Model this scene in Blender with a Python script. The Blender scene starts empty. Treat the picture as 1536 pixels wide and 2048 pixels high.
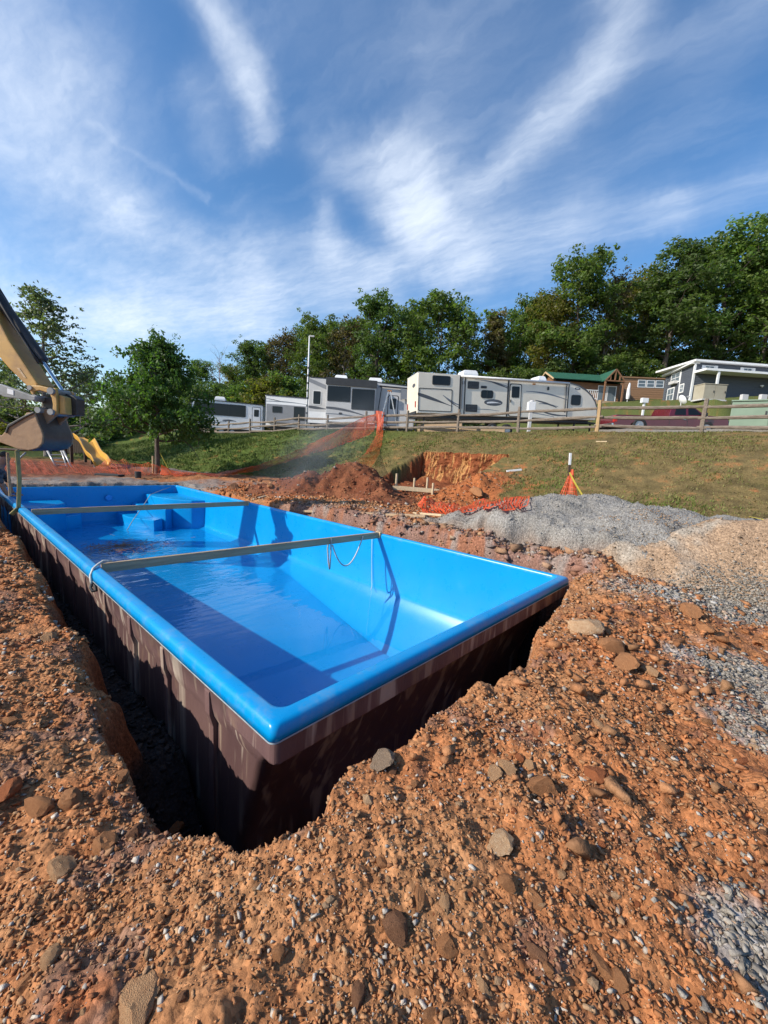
import bpy, bmesh, math, random
import numpy as np
from mathutils import Vector, Matrix

random.seed(7)
RNG = np.random.default_rng(7)
scene = bpy.context.scene
COL = scene.collection
PI = math.pi

# ------------------------------------------------------------------ camera
# World axes: X = short side of the pool, Y = long side of the pool, Z = up; the pool rim is z = 0.
CAM = Vector((-0.934, -1.405, 1.25))
CX = Vector((0.66194, 0.74778, 0.04116))      # filled in exactly below
_Rw = ((0.99806179, -0.06223069, 0.0), (0.00862423, 0.13831618, -0.99035057), (0.0616302, 0.98843107, 0.13858479))
_M = np.array([[.66948, .74284, 0], [-.74284, .66948, 0], [0, 0, 1.]])
_A = _M @ np.array(_Rw)                        # camera axes -> world
FOC = 831.0
cam_data = bpy.data.cameras.new('camera')
cam = bpy.data.objects.new('camera', cam_data)
COL.objects.link(cam)
cam_data.sensor_fit = 'VERTICAL'
cam_data.sensor_height = 24.0
cam_data.lens = FOC / 2048 * 24.0
cam_data.clip_start = 0.05
cam_data.clip_end = 2000
_rot = Matrix([[float(_A[i][j]) for j in range(3)] for i in range(3)]).to_4x4()
cam.matrix_world = Matrix.Translation(CAM) @ _rot
scene.camera = cam
FW = Vector((.74284, .66948, 0))
RT = Vector((.66948, -.74284, 0))


def ray(px, py):
    d = _A @ np.array([px - 768, -(py - 1024), -FOC])
    return Vector(d / np.linalg.norm(d))


def at(px, py, D):
    d = ray(px, py)
    return CAM + d * (D / d.dot(FW))


def fr(F, R, z=0.0):
    p = CAM + FW * F + RT * R
    return Vector((p.x, p.y, z))


# ------------------------------------------------------------------ light
SUN_TRAVEL = Vector((1.42, -0.72, -1.0)).normalized()
to_sun = -SUN_TRAVEL
SUN_EL = math.asin(to_sun.z)
SUN_AZ = math.atan2(to_sun.x, to_sun.y)        # from +Y towards +X
sun_data = bpy.data.lights.new('sun', 'SUN')
sun_data.energy = 2.65
sun_data.angle = math.radians(0.5)
sun_data.color = (1.0, 0.93, 0.82)
sun = bpy.data.objects.new('sun', sun_data)
COL.objects.link(sun)
sun.rotation_euler = SUN_TRAVEL.to_track_quat('-Z', 'Y').to_euler()
sun.location = (0, 0, 60)

world = bpy.data.worlds.new('World')
scene.world = world
world.use_nodes = True
WN = world.node_tree.nodes
WL = world.node_tree.links
WN.clear()


def wnode(t, **k):
    n = WN.new(t)
    for a, b in k.items():
        setattr(n, a, b)
    return n


def wmath(op, a, b=None, c=None, clamp=False):
    n = WN.new('ShaderNodeMath')
    n.operation = op
    n.use_clamp = clamp
    for i, v in enumerate((a, b, c)):
        if v is None:
            continue
        if isinstance(v, (int, float)):
            n.inputs[i].default_value = v
        else:
            WL.new(v, n.inputs[i])
    return n.outputs[0]


def wvec(op, a, b=None, scale=None):
    n = WN.new('ShaderNodeVectorMath')
    n.operation = op
    for i, v in enumerate((a, b)):
        if v is None:
            continue
        if isinstance(v, (tuple, list, Vector)):
            n.inputs[i].default_value = tuple(v)
        else:
            WL.new(v, n.inputs[i])
    if scale is not None:
        if isinstance(scale, (int, float)):
            n.inputs['Scale'].default_value = scale
        else:
            WL.new(scale, n.inputs['Scale'])
    return n.outputs['Value'] if op in ('DOT_PRODUCT', 'LENGTH', 'DISTANCE') else n.outputs[0]


SKY_STRENGTH = 0.094
sky = wnode('ShaderNodeTexSky', sky_type='NISHITA', sun_disc=False)
sky.sun_elevation = SUN_EL
sky.sun_rotation = SUN_AZ
sky.altitude = 300
sky.air_density = 1.0
sky.dust_density = 0.6
sky.ozone_density = 2.5
tc = wnode('ShaderNodeTexCoord')
DIR = wvec('NORMALIZE', tc.outputs['Generated'])
# warp the direction so that the streaks have torn, fibrous borders
nz1 = wnode('ShaderNodeTexNoise')
nz1.inputs['Scale'].default_value = 4.2
nz1.inputs['Detail'].default_value = 5
nz1.inputs['Roughness'].default_value = 0.66
WL.new(DIR, nz1.inputs['Vector'])
warp = wvec('SUBTRACT', nz1.outputs['Color'], (0.5, 0.5, 0.5))
WD = wvec('NORMALIZE', wvec('ADD', DIR, wvec('SCALE', warp, scale=0.12)))
# strokes of cirrus: (x0, y0, x1, y1, width, weight) given as directions through those pixels of the view
STROKES = [
    (660, 318, 830, 350, 55, .45), (800, 350, 830, 430, 75, .95), (815, 420, 930, 520, 60, .75), (930, 515, 1160, 420, 55, .30),
    (840, 440, 1000, 370, 60, .22), (960, 390, 1110, 250, 42, .36), (1060, 290, 1210, 160, 55, .26), (1180, 170, 1260, 0, 48, .34), (1240, 60, 1290, -160, 90, .4),
    (430, 30, 500, 180, 40, .50), (490, 170, 525, 270, 36, .48), (360, -60, 440, 60, 45, .45), (410, 200, 430, 270, 50, .22),
    (-60, 40, 30, 150, 190, .50), (0, 150, 120, 200, 150, .25), (0, 290, 240, 430, 45, .38), (230, 420, 520, 560, 50, .42), (100, 330, 330, 560, 150, .16),
    (640, 430, 650, 510, 28, .42), (640, 500, 760, 530, 30, .35), (740, 525, 840, 515, 25, .35), (520, 500, 700, 560, 60, .3),
    (-150, 600, 260, 640, 55, .72), (240, 630, 520, 655, 55, .66), (480, 610, 760, 580, 55, .42), (0, 520, 500, 600, 90, .22),
    (180, 260, 420, 385, 9, .16), (860, 100, 900, 330, 90, .13), (1000, 60, 1100, 260, 150, .12), (1160, 460, 1340, 410, 40, .30), (1330, 410, 1560, 350, 45, .20), (1400, 130, 1540, -20, 90, .16), (1240, 330, 1400, 250, 120, .03),
    (560, 60, 700, 20, 120, .12), (900, 530, 1100, 500, 60, .28),
    # the sky goes on outside the frame in the same way
    (-700, 300, -200, 420, 120, .45), (1700, 300, 2300, 100, 120, .4), (600, -500, 760, -300, 150, .35), (1500, -600, 1900, -300, 200, .35),
]
dens = None
for (x0, y0, x1, y1, w, wt) in STROKES:
    a, b = ray(x0, y0), ray(x1, y1)
    ab = b - a
    pa = wvec('SUBTRACT', WD, a)
    t = wmath('DIVIDE', wvec('DOT_PRODUCT', pa, ab), ab.dot(ab), clamp=True)
    off = wvec('SUBTRACT', pa, wvec('SCALE', tuple(ab), scale=t))
    ang = w / FOC * (0.5 * (a.dot(cam.matrix_world.to_3x3().col[2] * -1) + b.dot(cam.matrix_world.to_3x3().col[2] * -1)) if True else 1)
    ang = max(abs(ang), w / FOC * .45) * .85
    d2 = wmath('DIVIDE', wvec('DOT_PRODUCT', off, off), ang * ang)
    g = wmath('MULTIPLY', wmath('EXPONENT', wmath('MULTIPLY', d2, -1.0)), wt)
    dens = g if dens is None else wmath('ADD', dens, g)
# fibres: noise stretched along one direction of the cloud layer
sep = wnode('ShaderNodeSeparateXYZ')
WL.new(DIR, sep.inputs[0])
zc = wmath('MAXIMUM', sep.outputs['Z'], 0.06)
q = wnode('ShaderNodeCombineXYZ')
WL.new(wmath('DIVIDE', sep.outputs['X'], zc), q.inputs[0])
WL.new(wmath('DIVIDE', sep.outputs['Y'], zc), q.inputs[1])
mp = wnode('ShaderNodeMapping')
mp.inputs['Rotation'].default_value = (0, 0, math.radians(38))
mp.inputs['Scale'].default_value = (3.2, 1.0, 1)
WL.new(wvec('ADD', q.outputs[0], wvec('SCALE', warp, scale=0.25)), mp.inputs['Vector'])
nz2 = wnode('ShaderNodeTexNoise')
nz2.inputs['Scale'].default_value = 1.9
nz2.inputs['Detail'].default_value = 7
nz2.inputs['Roughness'].default_value = 0.55
WL.new(mp.outputs[0], nz2.inputs['Vector'])
fib = wmath('MULTIPLY_ADD', wmath('SUBTRACT', nz2.outputs['Fac'], 0.5), 1.5, 0.88, clamp=False)
nz3 = wnode('ShaderNodeTexNoise')
nz3.inputs['Scale'].default_value = 7.0
nz3.inputs['Detail'].default_value = 6
nz3.inputs['Roughness'].default_value = 0.6
WL.new(mp.outputs[0], nz3.inputs['Vector'])
fib = wmath('MULTIPLY', fib, wmath('MULTIPLY_ADD', wmath('SUBTRACT', nz3.outputs['Fac'], 0.5), 1.2, 1.0))
fib = wmath('MINIMUM', wmath('MAXIMUM', fib, 0.08), 1.7)
thin = wmath('MULTIPLY', wmath('SUBTRACT', nz2.outputs['Fac'], 0.52, clamp=True), 0.30)
# a milky veil that thickens towards the horizon and towards the sun
hz = wmath('MULTIPLY', wmath('POWER', wmath('SUBTRACT', 1.0, wmath('MAXIMUM', sep.outputs['Z'], 0.0)), 9.0), 0.28)
mask = wmath('ADD', wmath('ADD', wmath('MULTIPLY', dens, wmath('MULTIPLY', fib, .72)), thin), hz)
mask = wmath('SUBTRACT', 1.0, wmath('EXPONENT', wmath('MULTIPLY', mask, -1.15)), clamp=True)
cl = wnode('ShaderNodeMix', data_type='RGBA')
WL.new(mask, cl.inputs['Factor'])
hsv = wnode('ShaderNodeHueSaturation')
hsv.inputs['Saturation'].default_value = 1.22
hsv.inputs['Value'].default_value = .92
WL.new(sky.outputs[0], hsv.inputs['Color'])
WL.new(hsv.outputs[0], cl.inputs['A'])
cl.inputs['B'].default_value = (4.8, 5.25, 5.9, 1)
bg = wnode('ShaderNodeBackground')
bg.inputs['Strength'].default_value = SKY_STRENGTH
WL.new(cl.outputs['Result'], bg.inputs['Color'])
wo = wnode('ShaderNodeOutputWorld')
WL.new(bg.outputs[0], wo.inputs['Surface'])
world.cycles.sampling_method = 'MANUAL'
world.cycles.sample_map_resolution = 512

vs = scene.view_settings
vs.view_transform = 'Standard'
vs.look = 'None'
vs.exposure = 1.17
vs.gamma = 1
vs.use_curve_mapping = False
scene.render.engine = 'CYCLES'
scene.cycles.max_bounces = 8
scene.cycles.diffuse_bounces = 5
scene.cycles.glossy_bounces = 3
scene.cycles.transparent_max_bounces = 12
scene.cycles.volume_bounces = 0
scene.cycles.volume_step_rate = 2.0
scene.cycles.use_denoising = True


# ------------------------------------------------------------------ numpy noise
def _hash(ix, iy, seed):
    h = (ix.astype(np.int64) * 374761393 + iy.astype(np.int64) * 668265263 + seed * 1442695041) & 0xFFFFFFFF
    h = ((h ^ (h >> 13)) * 1274126177) & 0xFFFFFFFF
    h = h ^ (h >> 16)
    return (h & 0xFFFF).astype(np.float64) / 65535.0


def vnoise(x, y, seed=0):
    x0 = np.floor(x); y0 = np.floor(y)
    fx = x - x0; fy = y - y0
    fx = fx * fx * fx * (fx * (fx * 6 - 15) + 10); fy = fy * fy * fy * (fy * (fy * 6 - 15) + 10)
    a = _hash(x0, y0, seed); b = _hash(x0 + 1, y0, seed)
    c = _hash(x0, y0 + 1, seed); d = _hash(x0 + 1, y0 + 1, seed)
    return (a + (b - a) * fx) * (1 - fy) + (c + (d - c) * fx) * fy - 0.5


def fbm(x, y, scale, octaves=4, rough=0.5, seed=0):
    out = np.zeros_like(x); amp = 1.0; f = 1.0 / scale
    for o in range(octaves):
        ca, sa = math.cos(o * 1.1 + .4), math.sin(o * 1.1 + .4)
        out += amp * vnoise((x * ca - y * sa) * f + 13.7 * o, (x * sa + y * ca) * f - 7.3 * o, seed + o)
        amp *= rough; f *= 2.03
    return out


def sstep(a, b, x):
    t = np.clip((x - a) / (b - a), 0, 1)
    return t * t * (3 - 2 * t)


def poly_sd(x, y, pts):
    """signed distance to a polygon, negative inside"""
    d = np.full(x.shape, 1e9); inside = np.zeros(x.shape, bool)
    n = len(pts)
    for i in range(n):
        ax, ay = pts[i]; bx, by = pts[(i + 1) % n]
        ex, ey = bx - ax, by - ay
        t = np.clip(((x - ax) * ex + (y - ay) * ey) / (ex * ex + ey * ey), 0, 1)
        d = np.minimum(d, np.hypot(x - ax - t * ex, y - ay - t * ey))
        c = ((ay > y) != (by > y)) & (x < (bx - ax) * (y - ay) / ((by - ay) if by != ay else 1e-9) + ax)
        inside ^= c
    return np.where(inside, -d, d)


# ------------------------------------------------------------------ materials
def new_mat(name):
    m = bpy.data.materials.new(name)
    m.use_nodes = True
    m.node_tree.nodes.clear()
    return m, m.node_tree.nodes, m.node_tree.links


def pm(name, col, col2=None, rough=.6, scale=6.0, bump=0.0, bscale=None, metal=0.0, spec=.5, detail=5, stretch=None, coat=0.0, contrast=(.35, .65), attr=None, trans=0.0, alpha=None):
    """principled material with a noise between two colours, in object coordinates"""
    m, N, L = new_mat(name)
    out = N.new('ShaderNodeOutputMaterial'); b = N.new('ShaderNodeBsdfPrincipled')
    L.new(b.outputs[0], out.inputs[0])
    tcn = N.new('ShaderNodeTexCoord'); mpn = N.new('ShaderNodeMapping')
    L.new(tcn.outputs['Object'], mpn.inputs['Vector'])
    if stretch:
        mpn.inputs['Scale'].default_value = stretch
    nz = N.new('ShaderNodeTexNoise'); nz.inputs['Scale'].default_value = scale; nz.inputs['Detail'].default_value = detail
    nz.inputs['Roughness'].default_value = .62
    L.new(mpn.outputs[0], nz.inputs['Vector'])
    rp = N.new('ShaderNodeValToRGB')
    rp.color_ramp.elements[0].position, rp.color_ramp.elements[1].position = contrast
    c1 = tuple(col) + (1,)
    c2 = tuple(col2) + (1,) if col2 else tuple(min(1, v * .82) for v in col) + (1,)
    rp.color_ramp.elements[0].color = c2; rp.color_ramp.elements[1].color = c1
    L.new(nz.outputs['Fac'], rp.inputs[0])
    src = rp.outputs[0]
    if attr:
        at_ = N.new('ShaderNodeAttribute'); at_.attribute_name = attr
        mx = N.new('ShaderNodeMix'); mx.data_type = 'RGBA'; mx.blend_type = 'MULTIPLY'; mx.inputs['Factor'].default_value = 1
        L.new(at_.outputs['Color'], mx.inputs['A']); L.new(src, mx.inputs['B']); src = mx.outputs['Result']
    L.new(src, b.inputs['Base Color'])
    b.inputs['Roughness'].default_value = rough; b.inputs['Metallic'].default_value = metal
    b.inputs['Specular IOR Level'].default_value = spec
    b.inputs['Coat Weight'].default_value = coat
    if bump:
        nb = N.new('ShaderNodeTexNoise'); nb.inputs['Scale'].default_value = bscale or scale * 4; nb.inputs['Detail'].default_value = 4
        L.new(mpn.outputs[0], nb.inputs['Vector'])
        bp = N.new('ShaderNodeBump'); bp.inputs['Strength'].default_value = bump; bp.inputs['Distance'].default_value = .02
        L.new(nb.outputs['Fac'], bp.inputs['Height']); L.new(bp.outputs[0], b.inputs['Normal'])
    return m


# ------------------------------------------------------------------ mesh helpers
class MB:
    """collects boxes, tubes, prisms and sheets; build() links them as ONE mesh object"""

    def __init__(self):
        self.v = []; self.f = []

    def add(self, vs_, fs_):
        n = len(self.v)
        self.v.extend([tuple(p) for p in vs_]); self.f.extend([tuple(i + n for i in f) for f in fs_])
        return self

    def box(self, a, b):
        (x0, y0, z0), (x1, y1, z1) = a, b
        return self.add([(x0, y0, z0), (x1, y0, z0), (x1, y1, z0), (x0, y1, z0), (x0, y0, z1), (x1, y0, z1), (x1, y1, z1), (x0, y1, z1)],
                        [(0, 3, 2, 1), (4, 5, 6, 7), (0, 1, 5, 4), (1, 2, 6, 5), (2, 3, 7, 6), (3, 0, 4, 7)])

    def beam(self, a, b, w, h, up=(0, 0, 1)):
        a = Vector(a); b = Vector(b); d = (b - a).normalized(); u = Vector(up)
        s = d.cross(u)
        if s.length < 1e-4:
            s = d.cross(Vector((1, 0, 0)))
        s.normalize(); u = s.cross(d)
        vs_ = [p + s * (sx * w / 2) + u * (sz * h / 2) for p in (a, b) for sx, sz in ((-1, -1), (1, -1), (1, 1), (-1, 1))]
        return self.add(vs_, [(0, 1, 2, 3), (7, 6, 5, 4), (0, 4, 5, 1), (1, 5, 6, 2), (2, 6, 7, 3), (3, 7, 4, 0)])

    def tube(self, pts, r, n=8, cap=True, closed=False):
        pts = [Vector(p) for p in pts]
        m = len(pts); rs = r if isinstance(r, (list, tuple)) else [r] * m
        vs_ = []; ref = None
        for i, p in enumerate(pts):
            d = (pts[(i + 1) % m if closed else min(i + 1, m - 1)] - pts[(i - 1) % m if closed else max(i - 1, 0)])
            d = d.normalized() if d.length > 1e-9 else Vector((0, 0, 1))
            if ref is None:
                ref = d.orthogonal().normalized()
            s = (ref - d * ref.dot(d))
            s = s.normalized() if s.length > 1e-6 else d.orthogonal().normalized()
            ref = s; t = d.cross(s)
            for k in range(n):
                a = 2 * PI * k / n
                vs_.append(p + (s * math.cos(a) + t * math.sin(a)) * rs[i])
        fs_ = []
        for i in range(m if closed else m - 1):
            for k in range(n):
                a, b = i * n, ((i + 1) % m) * n
                fs_.append((a + k, a + (k + 1) % n, b + (k + 1) % n, b + k))
        if cap and not closed:
            fs_.append(tuple(reversed(range(n)))); fs_.append(tuple((m - 1) * n + k for k in range(n)))
        return self.add(vs_, fs_)

    def prism(self, poly, h0, h1, fn):
        """poly: 2-D outline; fn(u, v, h) -> 3-D point"""
        n = len(poly)
        vs_ = [fn(u, v, h0) for u, v in poly] + [fn(u, v, h1) for u, v in poly]
        fs_ = [tuple(reversed(range(n))), tuple(range(n, 2 * n))] + [(i, (i + 1) % n, n + (i + 1) % n, n + i) for i in range(n)]
        return self.add(vs_, fs_)

    def rings(self, rings, close_u=True, cap0=False, cap1=False):
        m = len(rings[0]); vs_ = [p for r in rings for p in r]; fs_ = []
        for i in range(len(rings) - 1):
            for k in range(m if close_u else m - 1):
                fs_.append((i * m + k, i * m + (k + 1) % m, (i + 1) * m + (k + 1) % m, (i + 1) * m + k))
        if cap0: fs_.append(tuple(reversed(range(m))))
        if cap1: fs_.append(tuple((len(rings) - 1) * m + k for k in range(m)))
        return self.add(vs_, fs_)

    def build(self, name, mat, parent=None, smooth=False, bevel=0.0, label=None, segs=2, fix=True):
        me = bpy.data.meshes.new(name)
        me.from_pydata(self.v, [], self.f)
        if fix:
            bm = bmesh.new(); bm.from_mesh(me)
            bmesh.ops.recalc_face_normals(bm, faces=bm.faces[:])
            if bevel:
                bmesh.ops.bevel(bm, geom=[e for e in bm.edges if len(e.link_faces) == 2 and e.calc_face_angle(0) > .5], offset=bevel, segments=segs, profile=.6, affect='EDGES', clamp_overlap=True)
            bm.to_mesh(me); bm.free()
        if mat: me.materials.append(mat)
        if smooth:
            me.shade_smooth() if smooth is True else me.shade_smooth()
        o = bpy.data.objects.new(name, me); COL.objects.link(o)
        if smooth == 'auto':
            try:
                me.set_sharp_from_angle(angle=math.radians(35))
            except Exception:
                pass
        if parent: o.parent = parent
        if label: o['label'] = label
        return o


def np_mesh(name, V, F, mat, smooth=False, col=None, parent=None):
    """mesh from numpy arrays (F of a constant corner count); col: per-vertex linear rgb"""
    me = bpy.data.meshes.new(name)
    k = F.shape[1]
    me.vertices.add(len(V)); me.vertices.foreach_set('co', np.ascontiguousarray(V, np.float32).ravel())
    me.loops.add(F.size); me.loops.foreach_set('vertex_index', np.ascontiguousarray(F, np.int32).ravel())
    me.polygons.add(len(F)); me.polygons.foreach_set('loop_start', np.arange(0, F.size, k, dtype=np.int32))
    me.polygons.foreach_set('loop_total', np.full(len(F), k, np.int32))
    if smooth:
        me.polygons.foreach_set('use_smooth', np.ones(len(F), bool))
    me.update(calc_edges=True)
    if col is not None:
        ca = me.color_attributes.new('tint', 'FLOAT_COLOR', 'POINT')
        c4 = np.ones((len(V), 4), np.float32); c4[:, :3] = col
        ca.data.foreach_set('color', c4.ravel())
    if mat: me.materials.append(mat)
    o = bpy.data.objects.new(name, me); COL.objects.link(o)
    if parent: o.parent = parent
    return o


def tag(o, label=None, cat=None, group=None, kind=None):
    if label: o['label'] = label
    if cat: o['category'] = cat
    if group: o['group'] = group
    if kind: o['kind'] = kind
    return o


def thing(name, label, cat, mat4=None, group=None):
    o = bpy.data.objects.new(name, None); COL.objects.link(o)
    o.empty_display_size = .3
    if mat4 is not None:
        o.matrix_world = mat4
    return tag(o, label, cat, group)


def frame(origin, xdir, up=(0, 0, 1)):
    """matrix with local x along xdir, local z as near to up as can be, local y = z cross x"""
    x = Vector(xdir).normalized(); y = Vector(up).cross(x).normalized(); z = x.cross(y)
    m = Matrix((x, y, z)).transposed().to_4x4(); m.translation = Vector(origin)
    return m


def kids(o):
    return [c for c in scene.objects if c.parent == o]


def copy_tree(o, table):
    """copy a thing with its parts and sub-parts; table: name -> children"""
    c = o.copy(); COL.objects.link(c)
    for ch in table.get(o.name, []):
        d = ch.copy(); COL.objects.link(d); d.parent = c
        for g in table.get(ch.name, []):
            e = g.copy(); COL.objects.link(e); e.parent = d
    return c


def tree_table():
    t = {}
    for o in scene.objects:
        if o.parent: t.setdefault(o.parent.name, []).append(o)
    return t

# ------------------------------------------------------------------ terrain heights
_cy = np.array([-40, 0, 3, 6, 9, 11, 13, 16, 18.4, 20.8, 23.3, 25.7, 28, 60.])
_cx = np.array([17.5, 15.9, 15.3, 15.3, 14.9, 14.3, 13.8, 13.7, 13.6, 13.5, 13.3, 13.1, 13.0, 12.0]) - .15
_ch = np.array([2.75, 2.58, 2.48, 2.47, 2.42, 2.35, 2.29, 2.26, 2.23, 2.11, 1.97, 1.92, 1.90, 1.8])
_fy = np.array([-40, -4, 0, 4, 7, 10, 12.2, 14.5, 17, 22, 60.])
_fx = np.array([5.5, 6.0, 6.6, 7.4, 7.8, 8.2, 8.1, 7.0, 5.4, 4.6, 4.0])

PIT = [(-.31, 4.2), (-.40, 2.4), (-.445, 1.5), (-.47, .5), (-.48, .02), (-.38, -.31), (-.27, -.46), (-.1, -.50), (.1, -.47), (.37, -.50), (.8, -.49), (1.2, -.58),
       (2.05, -.42), (2.7, -.29), (3.4, -.18), (3.95, -.1), (4.06, .3), (4.02, 2), (4.04, 4), (4.0, 7), (4.08, 10.9), (2, 10.95), (-.1, 10.9), (-.5, 10.6), (-.36, 8), (-.30, 6)]
CUT = (7.7, 11.85, 5.05, 8.15)


# levelled spots: under the pickup and under the transformer box
PADS = []
for _a, _D, _dz, _r in (((1340, 862), 22.3, -.17, 3.4), ((1500, 858), 15.2, -.02, 1.3), ((1426, 801), 27.4, -.05, 1.3)):
    _p = at(_a[0], _a[1], _D); PADS.append((_p.x, _p.y, _p.z + _dz, _r))


def slope_base(x, y):
    cx = np.interp(y, _cy, _cx); ch = np.interp(y, _cy, _ch); fx = np.interp(y, _fy, _fx)
    t = (x - fx) / np.maximum(cx - fx, .5)
    s = np.clip(t, 0, 1)
    s = np.where(s < .12, s * s / .24, np.where(s > .94, 1 - .94 * 0 - (1.0 - s) * (1 - s) / .12 * 1.0 * .5 - 0.0, 0)) * 0 + (s * .55 + .45 * s * s * (3 - 2 * s))
    z = 0.04 + (ch - .04) * s
    bx = x - cx
    far = np.clip(bx - .5, 0, None)
    z = z + np.clip(far, 0, 12.5) * .035 * sstep(0, 10, 22 - y)
    z = z + .10 * np.clip(x - cx - 9, 0, 45) * sstep(75, 45, y)
    z = z + (sstep(26, 41, x) * 2.5 + np.clip(x - 41, 0, 200) * .06) * sstep(26, 8, y)
    z = z + np.clip(np.hypot(x, y) - 36, 0, 150) * .045 * sstep(6, 20, y)
    z = z + sstep(22, 42, y) * .5 * sstep(8, 2, x)
    for px_, py_, pz_, pr_ in PADS:
        w = sstep(pr_ * 1.5, pr_, np.hypot(x - px_, y - py_)); z = z * (1 - w) + pz_ * w
    return z


def tooth(y):
    """irregular narrow marks of the bucket teeth along the back wall of the cut"""
    a = np.abs(fbm(y * 0 + 3.1, y, .055, 2, .5, 907)); return sstep(.22, .34, a)


def H(x, y, fine=True):
    x = np.asarray(x, float); y = np.asarray(y, float)
    z = slope_base(x, y)
    grass = sstep(-.6, .5, x - np.interp(y, _fy, _fx))
    # the rammed edge of the excavation, a little higher on the right and in front
    z = z + .10 * np.exp(-(((x - 1.6) / 2.2) ** 4 + ((y + .75) / .55) ** 2)) + .05 * np.exp(-(((x + .2) / .5) ** 2 + ((y + .7) / .4) ** 2)) - .13 * sstep(.1, -.4, x) * sstep(-.7, .1, y)
    z = z + .08 * np.exp(-(((x - 4.7) / .6) ** 2 + ((y + .9) / .8) ** 2)) + .06 * sstep(4.1, 5.2, x) * (1 - grass)
    z = z - .06 * np.exp(-(((x - 2.9) / .8) ** 2 + ((y + 2.6) / 1.2) ** 2))
    rough = (1 - grass)
    dist = np.hypot(x - CAM.x, y - CAM.y)
    if fine:
        z = z + rough * (fbm(x, y, 1.1, 3, .5, 3) * .10 + np.abs(fbm(x, y, .34, 4, .55, 11)) * (.066 - .040 * sstep(1.7, 3.0, x) * sstep(-.9, -1.6, y)) + fbm(x, y, .07, 3, .6, 23) * .022 * sstep(9, 3, dist))
        z = z + grass * (fbm(x, y, 2.4, 3, .5, 31) * .10 + fbm(x, y, .35, 3, .55, 37) * .04)
        # tyre and track ruts on the right
        z = z - rough * .025 * (np.sin((x * .8 + y * .6) * 9) > .3) * sstep(1.6, 2.2, x) * sstep(-1.2, -1.8, y)
    # rock bank left standing behind the right rim
    z = z + (.13 + fbm(x, y, .5, 4, .6, 57) * .12) * sstep(3.85, 4.0, x) * sstep(5.2, 4.3, x) * sstep(-.5, -.05, y) * sstep(6.5, 4.5, y) + .05 * np.abs(fbm(x, y, .18, 3, .6, 59)) * sstep(3.9, 4.0, x) * sstep(5.0, 4.4, x) * sstep(-.5, 0, y) * sstep(9, 7, y)
    # the cut in the grass bank
    x0, x1, y0, y1 = CUT
    rib = fbm(x, y, .6, 2, .5, 41) * .08
    d = np.maximum(np.maximum(x - (x1 - rib), y0 - y - .1 * fbm(x, y, .5, 2, .5, 43)), y - y1 - fbm(x, y, .4, 3, .5, 47) * .25)
    inside = sstep(.03, -.05, d) * sstep(6.9, 7.6, x)
    floor_ = .24 + fbm(x, y, .5, 4, .6, 51) * .16 + .3 * sstep(10.2, 11.7, x) * (.4 + fbm(x * .3, y, .5, 3, .5, 53))
    z = np.where(floor_ < z, z * (1 - inside) + floor_ * inside, z)
    # spoil spilled to the right of the cut and in front of it
    sp = .34 * np.exp(-(((x - 9.0) / 1.1) ** 2 + ((y - 4.35) / .6) ** 2)) + .14 * np.exp(-(((x - 7.6) / .9) ** 2 + ((y - 5.0) / .9) ** 2)) + .08 * np.exp(-(((x - 6.9) / .7) ** 2 + ((y - 6.4) / .8) ** 2))
    z = z + sp * (.75 + .9 * np.abs(fbm(x, y, .35, 4, .55, 61)))
    # the excavation round the pool
    wx = x + fbm(x, y, .5, 3, .55, 71) * .10 + fbm(x, y, .1, 2, .5, 79) * .03; wy = y + fbm(x, y, .5, 3, .55, 73) * .10
    near = (x > -1.2) & (x < 4.8) & (y > -1.2) & (y < 11.8)
    sd = np.full(x.shape, 5.0)
    if near.any():
        sd[near] = poly_sd(wx[near], wy[near], PIT)
    dep = sstep(.0, .26, -sd + fbm(x, y, .22, 3, .5, 83) * .07)
    bottom = -1.40 + .72 * sstep(.45, 1.1, y) * sstep(.6, .2, x) + fbm(x, y, .12, 3, .6, 87) * .05 + .0 * np.exp(-(((x + .1) / .6) ** 4 + ((y - 8.9) / .5) ** 4)) - 1.3 * sstep(.04, .10, x) * sstep(3.67, 3.6, x) * sstep(.02, .09, y) * sstep(10.38, 10.31, y)
    z = z * (1 - dep) + bottom * dep
    return z


# ridges of the heaps: (x, y, height above ground, half width)
def heap(x, y, ridge, seed, rough=.06, sc=.5):
    out = np.full(np.shape(x), -1.0)
    wx = x + fbm(x, y, .8, 3, .5, seed) * .32; wy = y + fbm(x, y, .8, 3, .5, seed + 3) * .32
    for (ax, ay, ah, aw), (bx, by, bh, bw) in zip(ridge[:-1], ridge[1:]):
        ex, ey = bx - ax, by - ay
        t = np.clip(((wx - ax) * ex + (wy - ay) * ey) / (ex * ex + ey * ey + 1e-9), 0, 1)
        d = np.hypot(wx - ax - t * ex, wy - ay - t * ey)
        h = ah + (bh - ah) * t; w = aw + (bw - aw) * t
        u = d / w
        out = np.maximum(out, h * (1.08 - np.sqrt(u * u + .012) * 1.08))
    out = out - .5 * sstep(8.7, 9.4, x) * (y < 3) - .6 * sstep(4.42, 4.15, x + fbm(x, y, .4, 3, .5, seed + 5) * .25) * sstep(-.6, .1, y)
    up = np.clip(out, 0, .3) / .3
    return out + up * (np.abs(fbm(x, y, sc, 4, .55, seed + 7)) * rough * 2.0 + fbm(x, y, .09, 3, .6, seed + 9) * rough * .35)


def P3(px, py, D):
    p = at(px, py, D); return p.x, p.y, p.z


def ridge_from(pix):
    out = []
    for px, py, D, w in pix:
        x, y, z = P3(px, py, D)
        out.append((x, y, max(.03, z - float(slope_base(np.array([x]), np.array([y]))[0])), w))
    return out


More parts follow.
